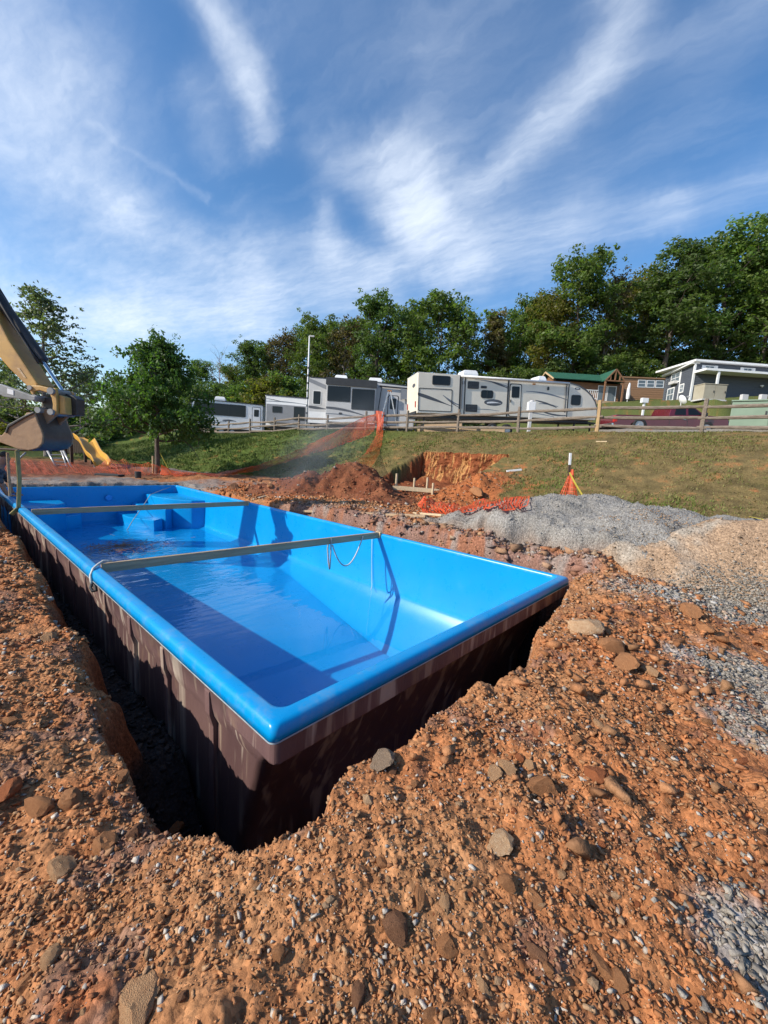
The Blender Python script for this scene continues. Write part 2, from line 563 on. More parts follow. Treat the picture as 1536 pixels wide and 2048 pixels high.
_ = 0
HEAPS = {
    'gravel_pile': (ridge_from([(830, 1080, 6.4, .6), (950, 1056, 6.5, 1.0), (1050, 1036, 6.4, 1.3), (1128, 999, 6.2, 1.95), (1240, 1003, 6.0, 2.0), (1320, 1020, 5.8, 1.75), (1440, 1046, 5.75, 1.25), (1560, 1050, 5.7, 1.2), (1700, 1062, 5.6, 1.1)]), 101, .034, .6),
    'dirt_mound': (ridge_from([(1285, 1128, 4.65, .5), (1350, 1092, 4.6, .8), (1440, 1070, 4.6, 1.0), (1540, 1060, 4.5, 1.05), (1700, 1058, 4.4, 1.05), (1850, 1062, 4.3, 1.0)]), 131, .03, .5),
    'spoil_heap': (ridge_from([(560, 975, 11.2, .9), (618, 948, 11.0, 1.1), (650, 966, 10.8, 1.0), (705, 938, 11.0, 1.3), (750, 972, 10.3, .9), (790, 1002, 9.6, .7)]), 161, .085, .45),
}


def heaps_h(x, y):
    m = np.full(np.shape(x), -1.0)
    for r, s, ro, sc in HEAPS.values():
        m = np.maximum(m, heap(x, y, r, s, ro, sc))
    return m


def top(x, y):
    x = np.atleast_1d(np.asarray(x, float)); y = np.atleast_1d(np.asarray(y, float))
    return H(x, y) + np.clip(heaps_h(x, y), 0, None)


def gz(x, y):
    return float(top(x, y)[0])


def ground_at(px, py, rmax=60):
    """the point of the ground (heaps included) under a direction of the view"""
    d = ray(px, py)
    t = np.exp(np.linspace(math.log(.4), math.log(rmax), 900))
    zs = top(CAM.x + d.x * t, CAM.y + d.y * t)
    k = np.nonzero(CAM.z + d.z * t < zs)[0]
    i = int(k[0]) if len(k) else len(t) - 1
    return CAM + d * float(t[i])


# ------------------------------------------------------------------ the ground sheet: fine near the pool, coarser with distance
az0 = math.atan2(FW.y, FW.x)
azs = np.concatenate([np.linspace(-math.radians(57), math.radians(57), 640), np.linspace(math.radians(57), math.radians(303), 70)[1:-1]]) + az0
na = len(azs)
rs = np.concatenate([[0.12], np.exp(np.linspace(math.log(.35), math.log(30), 560)), np.exp(np.linspace(math.log(30), math.log(420), 60))[1:]])
nr = len(rs)
AA, RR = np.meshgrid(azs, rs)
GX = (CAM.x + RR * np.cos(AA)).ravel(); GY = (CAM.y + RR * np.sin(AA)).ravel()
GZ = H(GX, GY)


def ground_colour(x, y, z):
    n = len(x)
    red = np.array([.40, .163, .066]); tan = np.array([.395, .225, .110]); grey = np.array([.34, .33, .315]); dark = np.array([.165, .066, .034])
    green = np.array([.085, .125, .022]); dry = np.array([.165, .122, .050]); mulch = np.array([.17, .075, .045]); black = np.array([.035, .034, .034])
    dgrey = np.array([.23, .215, .20])
    c = np.tile(red, (n, 1))

    def blend(w, col):
        w = np.clip(w, 0, 1)[:, None]
        c[:] = c * (1 - w) + col * w
    f1 = fbm(x, y, .9, 4, .6, 201); f2 = fbm(x, y, .25, 4, .6, 205); f3 = fbm(x, y, 2.2, 3, .5, 209)
    blend(sstep(-.05, .35, f1) * .35, tan); blend(sstep(.1, .4, f2) * .5, dark); blend(sstep(.12, .5, -f2) * .3, tan)
    # trodden, pale earth on the right
    blend(sstep(1.8, 3.0, x) * sstep(-.9, -1.8, y) * .5, np.array([.50, .225, .088]))
    # crushed stone spread on the right and behind the pool
    for (px, py, rx, ry, k) in ((1440, 1205, .85, .36, 1.), (1560, 1215, 1.0, .42, 1.), (1530, 1370, .36, .30, .85), (1610, 1400, .6, .45, 1), (1555, 1470, .26, .25, .7), (1570, 1920, .17, .15, .9), (1280, 1175, .4, .25, .4), (230, 958, 3.0, .9, .9), (60, 962, 3, 1.0, .9), (430, 966, 1.5, .9, .7), (600, 1010, 1.4, .5, .5), (860, 1095, .9, .5, .75), (1000, 1105, .7, .4, .9), (700, 1050, 1.0, .5, .7)):
        p = PATCH[(px, py)]
        dx, dy = x - p.x, y - p.y
        u = (dx * RT.x + dy * RT.y) / rx; v = (dx * FW.x + dy * FW.y) / ry
        blend(sstep(1.25, .55, np.hypot(u, v) + f2 * .8) * k, grey if px > 1200 else dgrey)
    blend(sstep(.25, .5, f2 + f1 * .3) * .35 * (np.hypot(x, y) < 4), dgrey * .9)
    # playground bed at the back left
    blend(sstep(12.5, 13.8, y + f1 * .8) * sstep(6.3, 5.2, x) * sstep(24, 20, y), mulch)
    blend(sstep(13.9, 14.3, y + f1) * sstep(4.2, 5.0, x) * .8, dgrey * .8)
    # grass
    g = sstep(-.35, .35, x - np.interp(y, _fy, _fx) + f2 * .7)
    gg = sstep(8.5, 14, y + f3 * 3)
    gc = dry[None] * (1 - gg[:, None]) + green[None] * gg[:, None]
    gc = gc * (1 + .55 * f2[:, None]) ; gc = gc * (1 - .35 * sstep(.05, .4, f3)[:, None]) + np.array([.10, .12, .03]) * .35 * sstep(.05, .4, f3)[:, None]
    bare = sstep(.22, .42, f3 + f2 * .4) * (1 - gg) * .55 * sstep(6, 0, y)
    gc = gc * (1 - bare[:, None]) + np.array([.32, .14, .055]) * bare[:, None]
    w = g[:, None]; c[:] = c * (1 - w) + gc * w
    blend(sstep(21, 24, y) * sstep(6, 4, x), green * .6)
    blend(sstep(.3, 1.2, x - np.interp(y, _cy, _cx) - .6) * sstep(27, 24, x), np.array([.22, .20, .17]))
    blend(sstep(27, 29, x), np.array([.10, .12, .035]))
    # the cut and its spoil
    x0, x1, y0, y1 = CUT
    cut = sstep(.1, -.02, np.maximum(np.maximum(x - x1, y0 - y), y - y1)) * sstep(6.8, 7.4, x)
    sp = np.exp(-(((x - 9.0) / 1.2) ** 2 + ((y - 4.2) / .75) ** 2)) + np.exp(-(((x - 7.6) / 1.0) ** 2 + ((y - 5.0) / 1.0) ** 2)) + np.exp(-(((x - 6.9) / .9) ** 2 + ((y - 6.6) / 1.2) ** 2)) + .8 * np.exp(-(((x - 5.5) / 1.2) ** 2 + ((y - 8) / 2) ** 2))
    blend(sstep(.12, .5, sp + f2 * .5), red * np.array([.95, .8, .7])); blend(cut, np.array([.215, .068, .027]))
    wall = cut * sstep(.4, .6, z) * sstep(10.9, 11.4, x)
    blend(wall * tooth(y) * sstep(-.25, .1, fbm(y, z, .16, 3, .6, 911)) * .85, np.array([.50, .29, .12]))
    bank = sstep(4.30, 4.08, x) * (x > 3.8) * sstep(-.35, -.1, y) * sstep(6.5, 5, y)
    blend(bank * .9, np.array([.235, .135, .105])); blend(bank * sstep(.12, .35, fbm(x, y, .3, 4, .6, 915)) * .8, np.array([.31, .13, .07])); blend(bank * sstep(.1, .35, fbm(x, y, .22, 3, .6, 917)) * .8, np.array([.27, .235, .21]))
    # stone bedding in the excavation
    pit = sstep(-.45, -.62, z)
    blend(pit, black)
    blend(sstep(-.12, -.3, z) * (1 - pit) * .8, np.array([.13, .052, .026]))  # pit walls painted darker with depth so they bounce less light onto the hull
    c[:] = np.clip(c, .012, .8)
    return c


PATCH = {k: ground_at(*k) for k in ((1440, 1205), (1560, 1215), (1530, 1370), (1610, 1400), (1555, 1470), (1570, 1920), (1280, 1175), (230, 958), (60, 962), (430, 966), (600, 1010), (860, 1095), (1000, 1105), (700, 1050))}


def earth_mat(name, bump=.6, scale=34, tint=(1, 1, 1)):
    m, N, L = new_mat(name)
    out = N.new('ShaderNodeOutputMaterial'); b = N.new('ShaderNodeBsdfPrincipled'); L.new(b.outputs[0], out.inputs[0])
    b.inputs['Roughness'].default_value = .95; b.inputs['Specular IOR Level'].default_value = .15
    a = N.new('ShaderNodeAttribute'); a.attribute_name = 'tint'
    g = N.new('ShaderNodeNewGeometry')
    n1 = N.new('ShaderNodeTexNoise'); n1.inputs['Scale'].default_value = scale; n1.inputs['Detail'].default_value = 8; n1.inputs['Roughness'].default_value = .7
    v1 = N.new('ShaderNodeTexVoronoi'); v1.inputs['Scale'].default_value = scale * 1.9; v1.inputs['Randomness'].default_value = 1
    L.new(g.outputs['Position'], n1.inputs['Vector']); L.new(g.outputs['Position'], v1.inputs['Vector'])
    r = N.new('ShaderNodeValToRGB'); r.color_ramp.elements[0].position = .3; r.color_ramp.elements[1].position = .72
    r.color_ramp.elements[0].color = (.55, .52, .50, 1); r.color_ramp.elements[1].color = (1.35, 1.34, 1.32, 1)
    L.new(n1.outputs['Fac'], r.inputs[0])
    hs = N.new('ShaderNodeSeparateColor'); L.new(v1.outputs['Color'], hs.inputs[0])
    mr = N.new('ShaderNodeMapRange'); mr.inputs[3].default_value = .72; mr.inputs[4].default_value = 1.32; L.new(hs.outputs[0], mr.inputs[0])
    m1 = N.new('ShaderNodeMix'); m1.data_type = 'RGBA'; m1.blend_type = 'MULTIPLY'; m1.inputs['Factor'].default_value = 1
    L.new(a.outputs['Color'], m1.inputs['A']); L.new(r.outputs[0], m1.inputs['B'])
    vm = N.new('ShaderNodeVectorMath'); vm.operation = 'SCALE'; L.new(m1.outputs['Result'], vm.inputs[0]); L.new(mr.outputs[0], vm.inputs['Scale'])
    L.new(vm.outputs[0], b.inputs['Base Color'])
    ad = N.new('ShaderNodeMath'); ad.operation = 'SUBTRACT'; L.new(n1.outputs['Fac'], ad.inputs[0])
    sc_ = N.new('ShaderNodeMath'); sc_.operation = 'MULTIPLY'; sc_.inputs[1].default_value = .55; L.new(v1.outputs['Distance'], sc_.inputs[0]); L.new(sc_.outputs[0], ad.inputs[1])
    bp = N.new('ShaderNodeBump'); bp.inputs['Strength'].default_value = bump; bp.inputs['Distance'].default_value = .022
    L.new(ad.outputs[0], bp.inputs['Height']); L.new(bp.outputs[0], b.inputs['Normal'])
    return m


def polar_faces(nr, na):
    i, j = np.meshgrid(np.arange(nr - 1), np.arange(na), indexing='ij')
    jn = (j + 1) % na
    return np.stack([i * na + j, i * na + jn, (i + 1) * na + jn, (i + 1) * na + j], -1).reshape(-1, 4)


M_EARTH = earth_mat('excavated_earth')
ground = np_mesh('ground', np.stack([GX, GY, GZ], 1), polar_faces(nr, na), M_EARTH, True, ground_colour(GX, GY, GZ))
tag(ground, 'excavated clay ground rising to a mown grass bank', kind='structure')


def grid_heap(name, key, x0, x1, y0, y1, step, colfn, mat, label):
    nx, ny = int((x1 - x0) / step), int((y1 - y0) / step)
    X, Y = np.meshgrid(np.linspace(x0, x1, nx), np.linspace(y0, y1, ny))
    X = X.ravel(); Y = Y.ravel()
    r, s, ro, sc = HEAPS[key]
    hgt = heap(X, Y, r, s, ro, sc)
    Z = H(X, Y) + np.where(hgt > 0, hgt, np.maximum(hgt * .6, -.2))
    i, j = np.meshgrid(np.arange(ny - 1), np.arange(nx - 1), indexing='ij')
    F = np.stack([i * nx + j, i * nx + j + 1, (i + 1) * nx + j + 1, (i + 1) * nx + j], -1).reshape(-1, 4)
    keep = (hgt[F] > -.12).any(1)
    F = F[keep]
    used = np.unique(F); mp = np.zeros(len(X), int); mp[used] = np.arange(len(used))
    V = np.stack([X, Y, Z], 1)[used]
    o = np_mesh(name, V, mp[F], mat, True, colfn(V[:, 0], V[:, 1], hgt[used]))
    tag(o, label, 'heap')
    return o


def col_gravel(x, y, h):
    f = fbm(x, y, .5, 4, .6, 301)[:, None]
    c = np.array([.30, .285, .26]) * (1 + .25 * f)
    w = sstep(.2, .0, h)[:, None] * .6
    return np.clip(c * (1 - w) + np.array([.26, .17, .12]) * w, .02, .8)


def col_mound(x, y, h):
    f = fbm(x, y, .6, 4, .6, 311)[:, None]; w = sstep(.1, .5, f)
    return np.clip(np.array([.35, .24, .155]) * (1 - w) + np.array([.31, .27, .22]) * w, .02, .8) * (1 + .2 * f)


def col_spoil(x, y, h):
    f = fbm(x, y, .5, 4, .6, 321)[:, None]; w = sstep(-.2, .3, f)
    return np.clip(np.array([.17, .058, .028]) * (1 - w) + np.array([.25, .095, .045]) * w, .01, .8)


M_CRUSH = earth_mat('crushed_stone', 1.0, 40)
grid_heap('gravel_pile', 'gravel_pile', 3.9, 10.5, -5.5, 3.2, .028, col_gravel, M_CRUSH, 'long grey pile of crushed gravel beside the pool at the foot of the grass bank')
grid_heap('dirt_mound', 'dirt_mound', 3.6, 8.0, -5.5, .4, .028, col_mound, M_EARTH, 'tan mound of stony dirt in front of the grey gravel pile')
grid_heap('spoil_heap', 'spoil_heap', 3.9, 9.0, 3.5, 11.5, .035, col_spoil, M_EARTH, 'dark red heap of dug clay behind the far right side of the blue pool')

# back wall of the cut: raw red clay with the pale marks of the bucket teeth
ny, nz = 230, 70
YY, TT = np.meshgrid(np.linspace(4.75, 8.2, ny), np.linspace(0, 1, nz))
ztop = slope_base(np.full(ny, CUT[1] + .02), np.linspace(4.75, 8.2, ny)) + fbm(np.linspace(4.75, 8.2, ny), np.zeros(ny), .25, 3, .6, 921) * .06
ZZ = .18 + (ztop[None] - .18) * TT
wob = fbm(YY, ZZ, .7, 3, .5, 923) * .16 + fbm(YY, ZZ * 1.3, .16, 4, .6, 925) * .07
lean_ = fbm(YY + ZZ * .03, ZZ * .12, .075, 2, .5, 927)
tm = sstep(.17, .30, np.abs(lean_)) * sstep(-.28, .02, fbm(YY * 1.6, ZZ, .3, 3, .6, 929)) * sstep(.05, .25, TT)
XX = CUT[1] - .17 - .28 * (1 - TT) ** 1.5 + wob + tm * .035
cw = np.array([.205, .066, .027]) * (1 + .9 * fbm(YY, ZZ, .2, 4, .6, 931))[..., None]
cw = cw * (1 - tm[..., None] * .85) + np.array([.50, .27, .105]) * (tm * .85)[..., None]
i, j = np.meshgrid(np.arange(nz - 1), np.arange(ny - 1), indexing='ij')
FF = np.stack([i * ny + j, i * ny + j + 1, (i + 1) * ny + j + 1, (i + 1) * ny + j], -1).reshape(-1, 4)
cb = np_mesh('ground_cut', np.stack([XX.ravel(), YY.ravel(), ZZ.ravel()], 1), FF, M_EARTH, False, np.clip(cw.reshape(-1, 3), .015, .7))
tag(cb, 'raw red back wall of the cut in the grass bank with pale tooth marks', kind='structure')

# ------------------------------------------------------------------ the pool
PW, PL = 3.69, 10.4


def rrect(x0, y0, x1, y1, r, n=6):
    pts = []
    for cx, cy, a0 in ((x1 - r, y0 + r, -90), (x1 - r, y1 - r, 0), (x0 + r, y1 - r, 90), (x0 + r, y0 + r, 180)):
        for k in range(n + 1):
            a = math.radians(a0 + 90 * k / n); pts.append((cx + r * math.cos(a), cy + r * math.sin(a)))
    return pts


def gel_mat(name='blue_gelcoat', dust=.16, dcol=(.20, .40, .60, 1)):
    m, N, L = new_mat(name)
    out = N.new('ShaderNodeOutputMaterial'); b = N.new('ShaderNodeBsdfPrincipled'); L.new(b.outputs[0], out.inputs[0])
    tcn = N.new('ShaderNodeTexCoord')
    n = N.new('ShaderNodeTexNoise'); n.inputs['Scale'].default_value = 1.3; n.inputs['Detail'].default_value = 6; L.new(tcn.outputs['Object'], n.inputs['Vector'])
    r = N.new('ShaderNodeValToRGB'); r.color_ramp.elements[0].position = .3; r.color_ramp.elements[1].position = .7
    r.color_ramp.elements[0].color = (.001, .245, .56, 1); r.color_ramp.elements[1].color = (.002, .275, .61, 1)
    L.new(n.outputs['Fac'], r.inputs[0])
    # dust and smears lying on the shell
    n2 = N.new('ShaderNodeTexNoise'); n2.inputs['Scale'].default_value = 5; n2.inputs['Detail'].default_value = 9; n2.inputs['Roughness'].default_value = .75; L.new(tcn.outputs['Object'], n2.inputs['Vector'])
    r2 = N.new('ShaderNodeMapRange'); r2.inputs[1].default_value = .56; r2.inputs[2].default_value = .85; r2.inputs[1].default_value = .50 if dust > .2 else .56; r2.inputs[4].default_value = dust; L.new(n2.outputs['Fac'], r2.inputs[0])
    mx = N.new('ShaderNodeMix'); mx.data_type = 'RGBA'; L.new(r2.outputs[0], mx.inputs['Factor']); L.new(r.outputs[0], mx.inputs['A']); mx.inputs['B'].default_value = dcol
    L.new(mx.outputs['Result'], b.inputs['Base Color'])
    r3 = N.new('ShaderNodeMapRange'); r3.inputs[3].default_value = .20; r3.inputs[4].default_value = .38; L.new(n2.outputs['Fac'], r3.inputs[0]); L.new(r3.outputs[0], b.inputs['Roughness'])
    b.inputs['Specular IOR Level'].default_value = .32
    bp = N.new('ShaderNodeBump'); bp.inputs['Strength'].default_value = .03; bp.inputs['Distance'].default_value = .02; L.new(n.outputs['Fac'], bp.inputs['Height']); L.new(bp.outputs[0], b.inputs['Normal'])
    return m


def hull_mat():
    """raw fibreglass back of the shell: maroon brown with pale vertical resin streaks"""
    m, N, L = new_mat('raw_fibreglass')
    out = N.new('ShaderNodeOutputMaterial'); b = N.new('ShaderNodeBsdfPrincipled'); L.new(b.outputs[0], out.inputs[0])
    tcn = N.new('ShaderNodeTexCoord')

    def noise(sc, st, det=5):
        mp_ = N.new('ShaderNodeMapping'); mp_.inputs['Scale'].default_value = st; L.new(tcn.outputs['Object'], mp_.inputs['Vector'])
        n_ = N.new('ShaderNodeTexNoise'); n_.inputs['Scale'].default_value = sc; n_.inputs['Detail'].default_value = det; n_.inputs['Distortion'].default_value = .6
        L.new(mp_.outputs[0], n_.inputs['Vector']); return n_.outputs['Fac']

    def ramp(s, a, c):
        r_ = N.new('ShaderNodeMapRange'); r_.inputs[1].default_value = a; r_.inputs[2].default_value = c; L.new(s, r_.inputs[0]); return r_.outputs[0]

    def mix(f, a, c):
        x = N.new('ShaderNodeMix'); x.data_type = 'RGBA'; L.new(f, x.inputs['Factor'])
        for k, v in (('A', a), ('B', c)):
            if isinstance(v, tuple): x.inputs[k].default_value = v
            else: L.new(v, x.inputs[k])
        return x.outputs['Result']
    c = mix(ramp(noise(2.2, (1, 1, .35)), .35, .65), (.12, .066, .064, 1), (.185, .108, .098, 1))
    c = mix(ramp(noise(7, (1, 1, .10), 3), .57, .66), c, (.48, .39, .31, 1))
    c = mix(ramp(noise(16, (1, 1, .06), 2), .60, .70), c, (.33, .24, .18, 1))
    c = mix(ramp(noise(5, (1, 1, .6), 7), .58, .8), c, (.30, .20, .13, 1))
    L.new(c, b.inputs['Base Color'])
    b.inputs['Roughness'].default_value = .5
    bp = N.new('ShaderNodeBump'); bp.inputs['Strength'].default_value = .35; bp.inputs['Distance'].default_value = .015
    L.new(noise(14, (1, 1, .3), 5), bp.inputs['Height']); L.new(bp.outputs[0], b.inputs['Normal'])
    return m


M_GEL = gel_mat(); M_RIMGEL = gel_mat('dusty_rim_gelcoat', .45, (.34, .33, .32, 1)); M_HULL = hull_mat()
pool = thing('swimming_pool', 'long blue fibreglass swimming pool shell standing in its dug hole', 'swimming pool', Matrix.Identity(4))

SEG = 8


def pool_ring(inset, z, r, zfn=None):
    pts = rrect(inset, inset, PW - inset, PL - inset, r, SEG)
    # extra points along the long sides so that the floor can slope
    out = []
    n = len(pts)
    for i in range(n):
        a, b_ = pts[i], pts[(i + 1) % n]
        out.append(a)
        L_ = math.hypot(b_[0] - a[0], b_[1] - a[1])
        if i % (SEG + 1) == SEG:
            k = 40 if (i // (SEG + 1)) % 2 == 0 else 12
            for q_ in range(1, k):
                out.append((a[0] + (b_[0] - a[0]) * q_ / k, a[1] + (b_[1] - a[1]) * q_ / k))
    return [Vector((x, y, zfn(x, y) if zfn else z)) for x, y in out]


_fl = [(-2, -1.40), (0, -1.40), (1.8, -1.36), (3.0, -1.20), (5.0, -.93), (7.0, -.845), (10.4, -.83), (13, -.83)]


def floor_z(x, y):
    return float(sum(np.interp(y + k * .15, [p[0] for p in _fl], [p[1] for p in _fl]) for k in range(-4, 5)) / 9)


# rim: outer lip, rolled top, rounded inner edge
rim = MB()
prof = [(.010, -.024, .03), (-.004, -.020, .035), (-.003, .012, .035), (.001, .030, .035), (.008, .045, .036), (.018, .053, .038), (.030, .056, .045), (.074, .060, .06), (.086, .057, .065), (.094, .046, .07), (.098, .032, .07), (.099, .018, .07)]
rim.rings([pool_ring(i, z, r) for i, z, r in prof])
rim.build('rim', M_RIMGEL, pool, smooth=True)
# inner shell: wall, cove and sloping floor
inner = MB()


WL_ = -.77


def sloped(t, zt):
    """ring of the lower shell: the walls run inwards below the waterline down to the floor"""
    out = []
    for p in pool_ring(.130, 0, .10):
        dep = WL_ - floor_z(p.x, p.y); off = t * (dep * .95 + .06)
        cx, cy = PW / 2, PL / 2
        out.append(Vector((cx + (p.x - cx) * (1 - off / (cx - .13)), cy + (p.y - cy) * (1 - off / (cy - .13)), WL_ - zt * dep)))
    return out


rings_ = [pool_ring(.099, .018, .07), pool_ring(.110, -.3, .08), pool_ring(.122, -.60, .09), pool_ring(.128, -.72, .10), sloped(.03, .06), sloped(.30, .36), sloped(.62, .70), sloped(.84, .90), sloped(.96, .98), sloped(1.12, 1.0), sloped(1.3, 1.0)]


def near_slope(z):
    """how far the near end wall has run inwards at that height"""
    t = min(1.0, max(0.0, (-z - .04) / .70)); return .34 * t


for r_ in rings_:
    for p in r_:
        if p.y < 2.0: p.y += near_slope(p.z) * (1 - max(p.y, 0) / 2.0)
inner.rings(rings_)
io = inner.build('inner_shell', M_GEL, pool, smooth=True)
fl = MB(); ny_, nx_ = 90, 6; gv = []
for j in range(ny_ + 1):
    y = .2 + (PL - .4) * j / ny_; dep = WL_ - floor_z(0, y); o_ = .13 + dep * 1.0 + .05
    for i in range(nx_ + 1): gv.append((o_ + (PW - 2 * o_) * i / nx_, y, floor_z(0, y) - .0015))
fl.add(gv, [(j * (nx_ + 1) + i, j * (nx_ + 1) + i + 1, (j + 1) * (nx_ + 1) + i + 1, (j + 1) * (nx_ + 1) + i) for j in range(ny_) for i in range(nx_)])
fl.build('pool_floor', M_GEL, pool, smooth=True, fix=False)
# hull: raw back of the shell with a proud flange under the lip
hull = MB()
HR = [pool_ring(.014, -.022, .03), pool_ring(.030, -.030, .04), pool_ring(.050, -.20, .05), pool_ring(.060, -.25, .06), pool_ring(.082, -.30, .07), pool_ring(.088, -.9, .08), pool_ring(.095, -1.40, .09), pool_ring(.12, -1.74, .12)]
for r_ in HR[2:]:
    for p in r_:
        if p.y < 2.0: p.y += max(0.0, near_slope(p.z) - .0) * (1 - max(p.y, 0) / 2.0)
hull.rings(HR, cap1=True)
hull.build('hull', M_HULL, pool, smooth=True)
# stiffening ribs on the hull: shallow box beads running down the long side
for k in range(15):
    y = .7 + k * .66
    rb = MB()
    rb.rings([[Vector((a, y + b_, z)) for a, b_ in ((.12, -.035), (o_, -.028), (o_, .028), (.12, .035))] for z, o_ in ((-.10, .032), (-.24, .036), (-.32, .058), (-1.4, .070))], close_u=True, cap0=True, cap1=True)
    rb.build('hull_rib', M_HULL, pool, smooth=False, bevel=.006)
# deep skirt under the rim at the near end, the body of the shell set back below it
sk_ = MB(); sk_.prism([(.026, .47), (.026, .06), (.034, .036), (.058, .022), (PW - .03, .022), (PW - .03, .08), (.09, .08), (.09, .47)], -.165, -.030, lambda u, v, h: (u, v, h)); sk_.build('end_skirt', M_HULL, pool, bevel=.010)
# pale edge of trimmed fibreglass under the lip
M_TRIM = pm('trimmed_glass_edge', (.40, .46, .48), (.25, .33, .38), rough=.6, scale=30)
tr = MB(); tr.rings([pool_ring(.010, -.028, .03), pool_ring(-.007, -.026, .035), pool_ring(-.007, -.018, .035)])
tr.build('lip_edge', M_TRIM, pool)


def block(name, outline, z0, z1, taper=.02, bev=.035):
    mb = MB(); n = len(outline)
    cx = sum(p[0] for p in outline) / n; cy = sum(p[1] for p in outline) / n
    mb.add([(x, y, z0) for x, y in outline] + [(x + (cx - x) * taper, y + (cy - y) * taper, z1) for x, y in outline], [tuple(reversed(range(n))), tuple(range(n, 2 * n))] + [(i, (i + 1) % n, n + (i + 1) % n, n + i) for i in range(n)])
    return mb.build(name, M_GEL, pool, smooth='auto', bevel=bev, segs=3)


# entry steps in the far right corner, corner seat in the far left corner
block('top_step', [(2.80, 10.36), (2.80, 9.55), (3.02, 8.95), (3.30, 8.62), (3.66, 8.50), (3.66, 10.36)], -1.0, -.14)
block('middle_step', [(2.50, 10.32), (2.50, 9.45), (2.80, 8.85), (3.0, 9.0), (3.0, 10.32)], -1.0, -.36)
block('low_step', [(2.16, 10.32), (2.16, 9.40), (2.50, 8.72), (2.75, 8.9), (2.75, 10.32)], -1.0, -.58)
block('corner_seat', [(.06, 10.36), (.06, 9.05), (.50, 9.0), (1.05, 9.62), (1.05, 10.32)], -1.0, -.22)
block('seat_foot', [(.9, 10.32), (1.0, 9.66), (1.38, 9.9), (1.38, 10.32)], -1.0, -.52)
# grab rail rope along the steps
M_ROPE = pm('grey_rope', (.42, .40, .36), (.25, .24, .22), rough=.9, scale=60)
M_STEEL = pm('dull_steel', (.42, .42, .42), (.3, .3, .3), rough=.35, metal=.9, scale=20)
# return fitting in the far wall
ft = MB(); ft.tube([(2.0, 10.235, -.22), (2.0, 10.215, -.22)], [.075, .06], 20); ft.build('return_fitting', pm('pale_blue_plastic', (.03, .30, .72), (.02, .26, .66), rough=.35), pool)
rl = MB(); rl.tube([(3.45, 10.27, .02), (3.2, 10.2, -.05), (2.82, 9.9, -.125), (2.5, 9.45, -.345), (2.14, 9.0, -.60), (1.95, 8.75, -.76)], .008, 6)
rope0 = rl.build('rope', M_ROPE, None, smooth=True); tag(rope0, 'thin dark rope slung across the steps in the far corner of the pool', 'rope')


# water lying in the shell
def water_mat():
    m, N, L = new_mat('shallow_water')
    out = N.new('ShaderNodeOutputMaterial')
    tr_ = N.new('ShaderNodeBsdfTransparent'); tr_.inputs[0].default_value = (.88, .97, .99, 1)
    gl = N.new('ShaderNodeBsdfGlossy'); gl.inputs['Roughness'].default_value = .02; gl.inputs[0].default_value = (1, 1, 1, 1)
    g = N.new('ShaderNodeNewGeometry')
    mx = N.new('ShaderNodeMixShader'); L.new(tr_.outputs[0], mx.inputs[1]); L.new(gl.outputs[0], mx.inputs[2]); L.new(mx.outputs[0], out.inputs[0])
    n1 = N.new('ShaderNodeTexNoise'); n1.inputs['Scale'].default_value = 2.6; n1.inputs['Detail'].default_value = 2
    mp_ = N.new('ShaderNodeMapping'); mp_.inputs['Scale'].default_value = (.6, 1.8, 1); L.new(g.outputs['Position'], mp_.inputs[0]); L.new(mp_.outputs[0], n1.inputs['Vector'])
    # ripples only in the middle of the pool where the hose runs; the near end is still
    sx = N.new('ShaderNodeSeparateXYZ'); L.new(g.outputs['Position'], sx.inputs[0])
    rp = N.new('ShaderNodeMapRange'); rp.inputs[1].default_value = 2.2; rp.inputs[2].default_value = 4.5; rp.inputs[3].default_value = .01; rp.inputs[4].default_value = .16; L.new(sx.outputs['Y'], rp.inputs[0])
    bp = N.new('ShaderNodeBump'); bp.inputs['Distance'].default_value = .12; L.new(rp.outputs[0], bp.inputs['Strength']); L.new(n1.outputs['Fac'], bp.inputs['Height'])
    L.new(bp.outputs[0], gl.inputs['Normal'])
    # Schlick reflectance, the same from above and from below
    dt = N.new('ShaderNodeVectorMath'); dt.operation = 'DOT_PRODUCT'; L.new(bp.outputs[0], dt.inputs[0]); L.new(g.outputs['Incoming'], dt.inputs[1])

    def mth(op, a, b_=None):
        n_ = N.new('ShaderNodeMath'); n_.operation = op
        for i, v in enumerate((a, b_)):
            if v is None: continue
            if isinstance(v, (int, float)): n_.inputs[i].default_value = v
            else: L.new(v, n_.inputs[i])
        return n_.outputs[0]
    f5 = mth('POWER', mth('SUBTRACT', 1.0, mth('MINIMUM', mth('ABSOLUTE', dt.outputs['Value']), 1.0)), 5.0)
    L.new(mth('ADD', mth('MULTIPLY', f5, .95), .02), mx.inputs[0])
    return m


wt = MB(); WY = .128 + near_slope(-.77) * .76; ring_w = [(x, y) for x, y in rrect(.115, WY, PW - .115, PL - .115, .1, 6)]
nw_ = len(ring_w)
inn_ = rrect(.145, WY + .03, PW - .145, PL - .145, .1, 6)
wt.add([(x, y, -.764) for x, y in ring_w] + [(x, y, -.774) for x, y in inn_], [(k, (k + 1) % nw_, nw_ + (k + 1) % nw_, nw_ + k) for k in range(nw_)] + [tuple(range(nw_, 2 * nw_))])
w_o = wt.build('water', water_mat(), None, fix=False); tag(w_o, 'shallow clear water lying in the bottom of the pool', kind='structure')

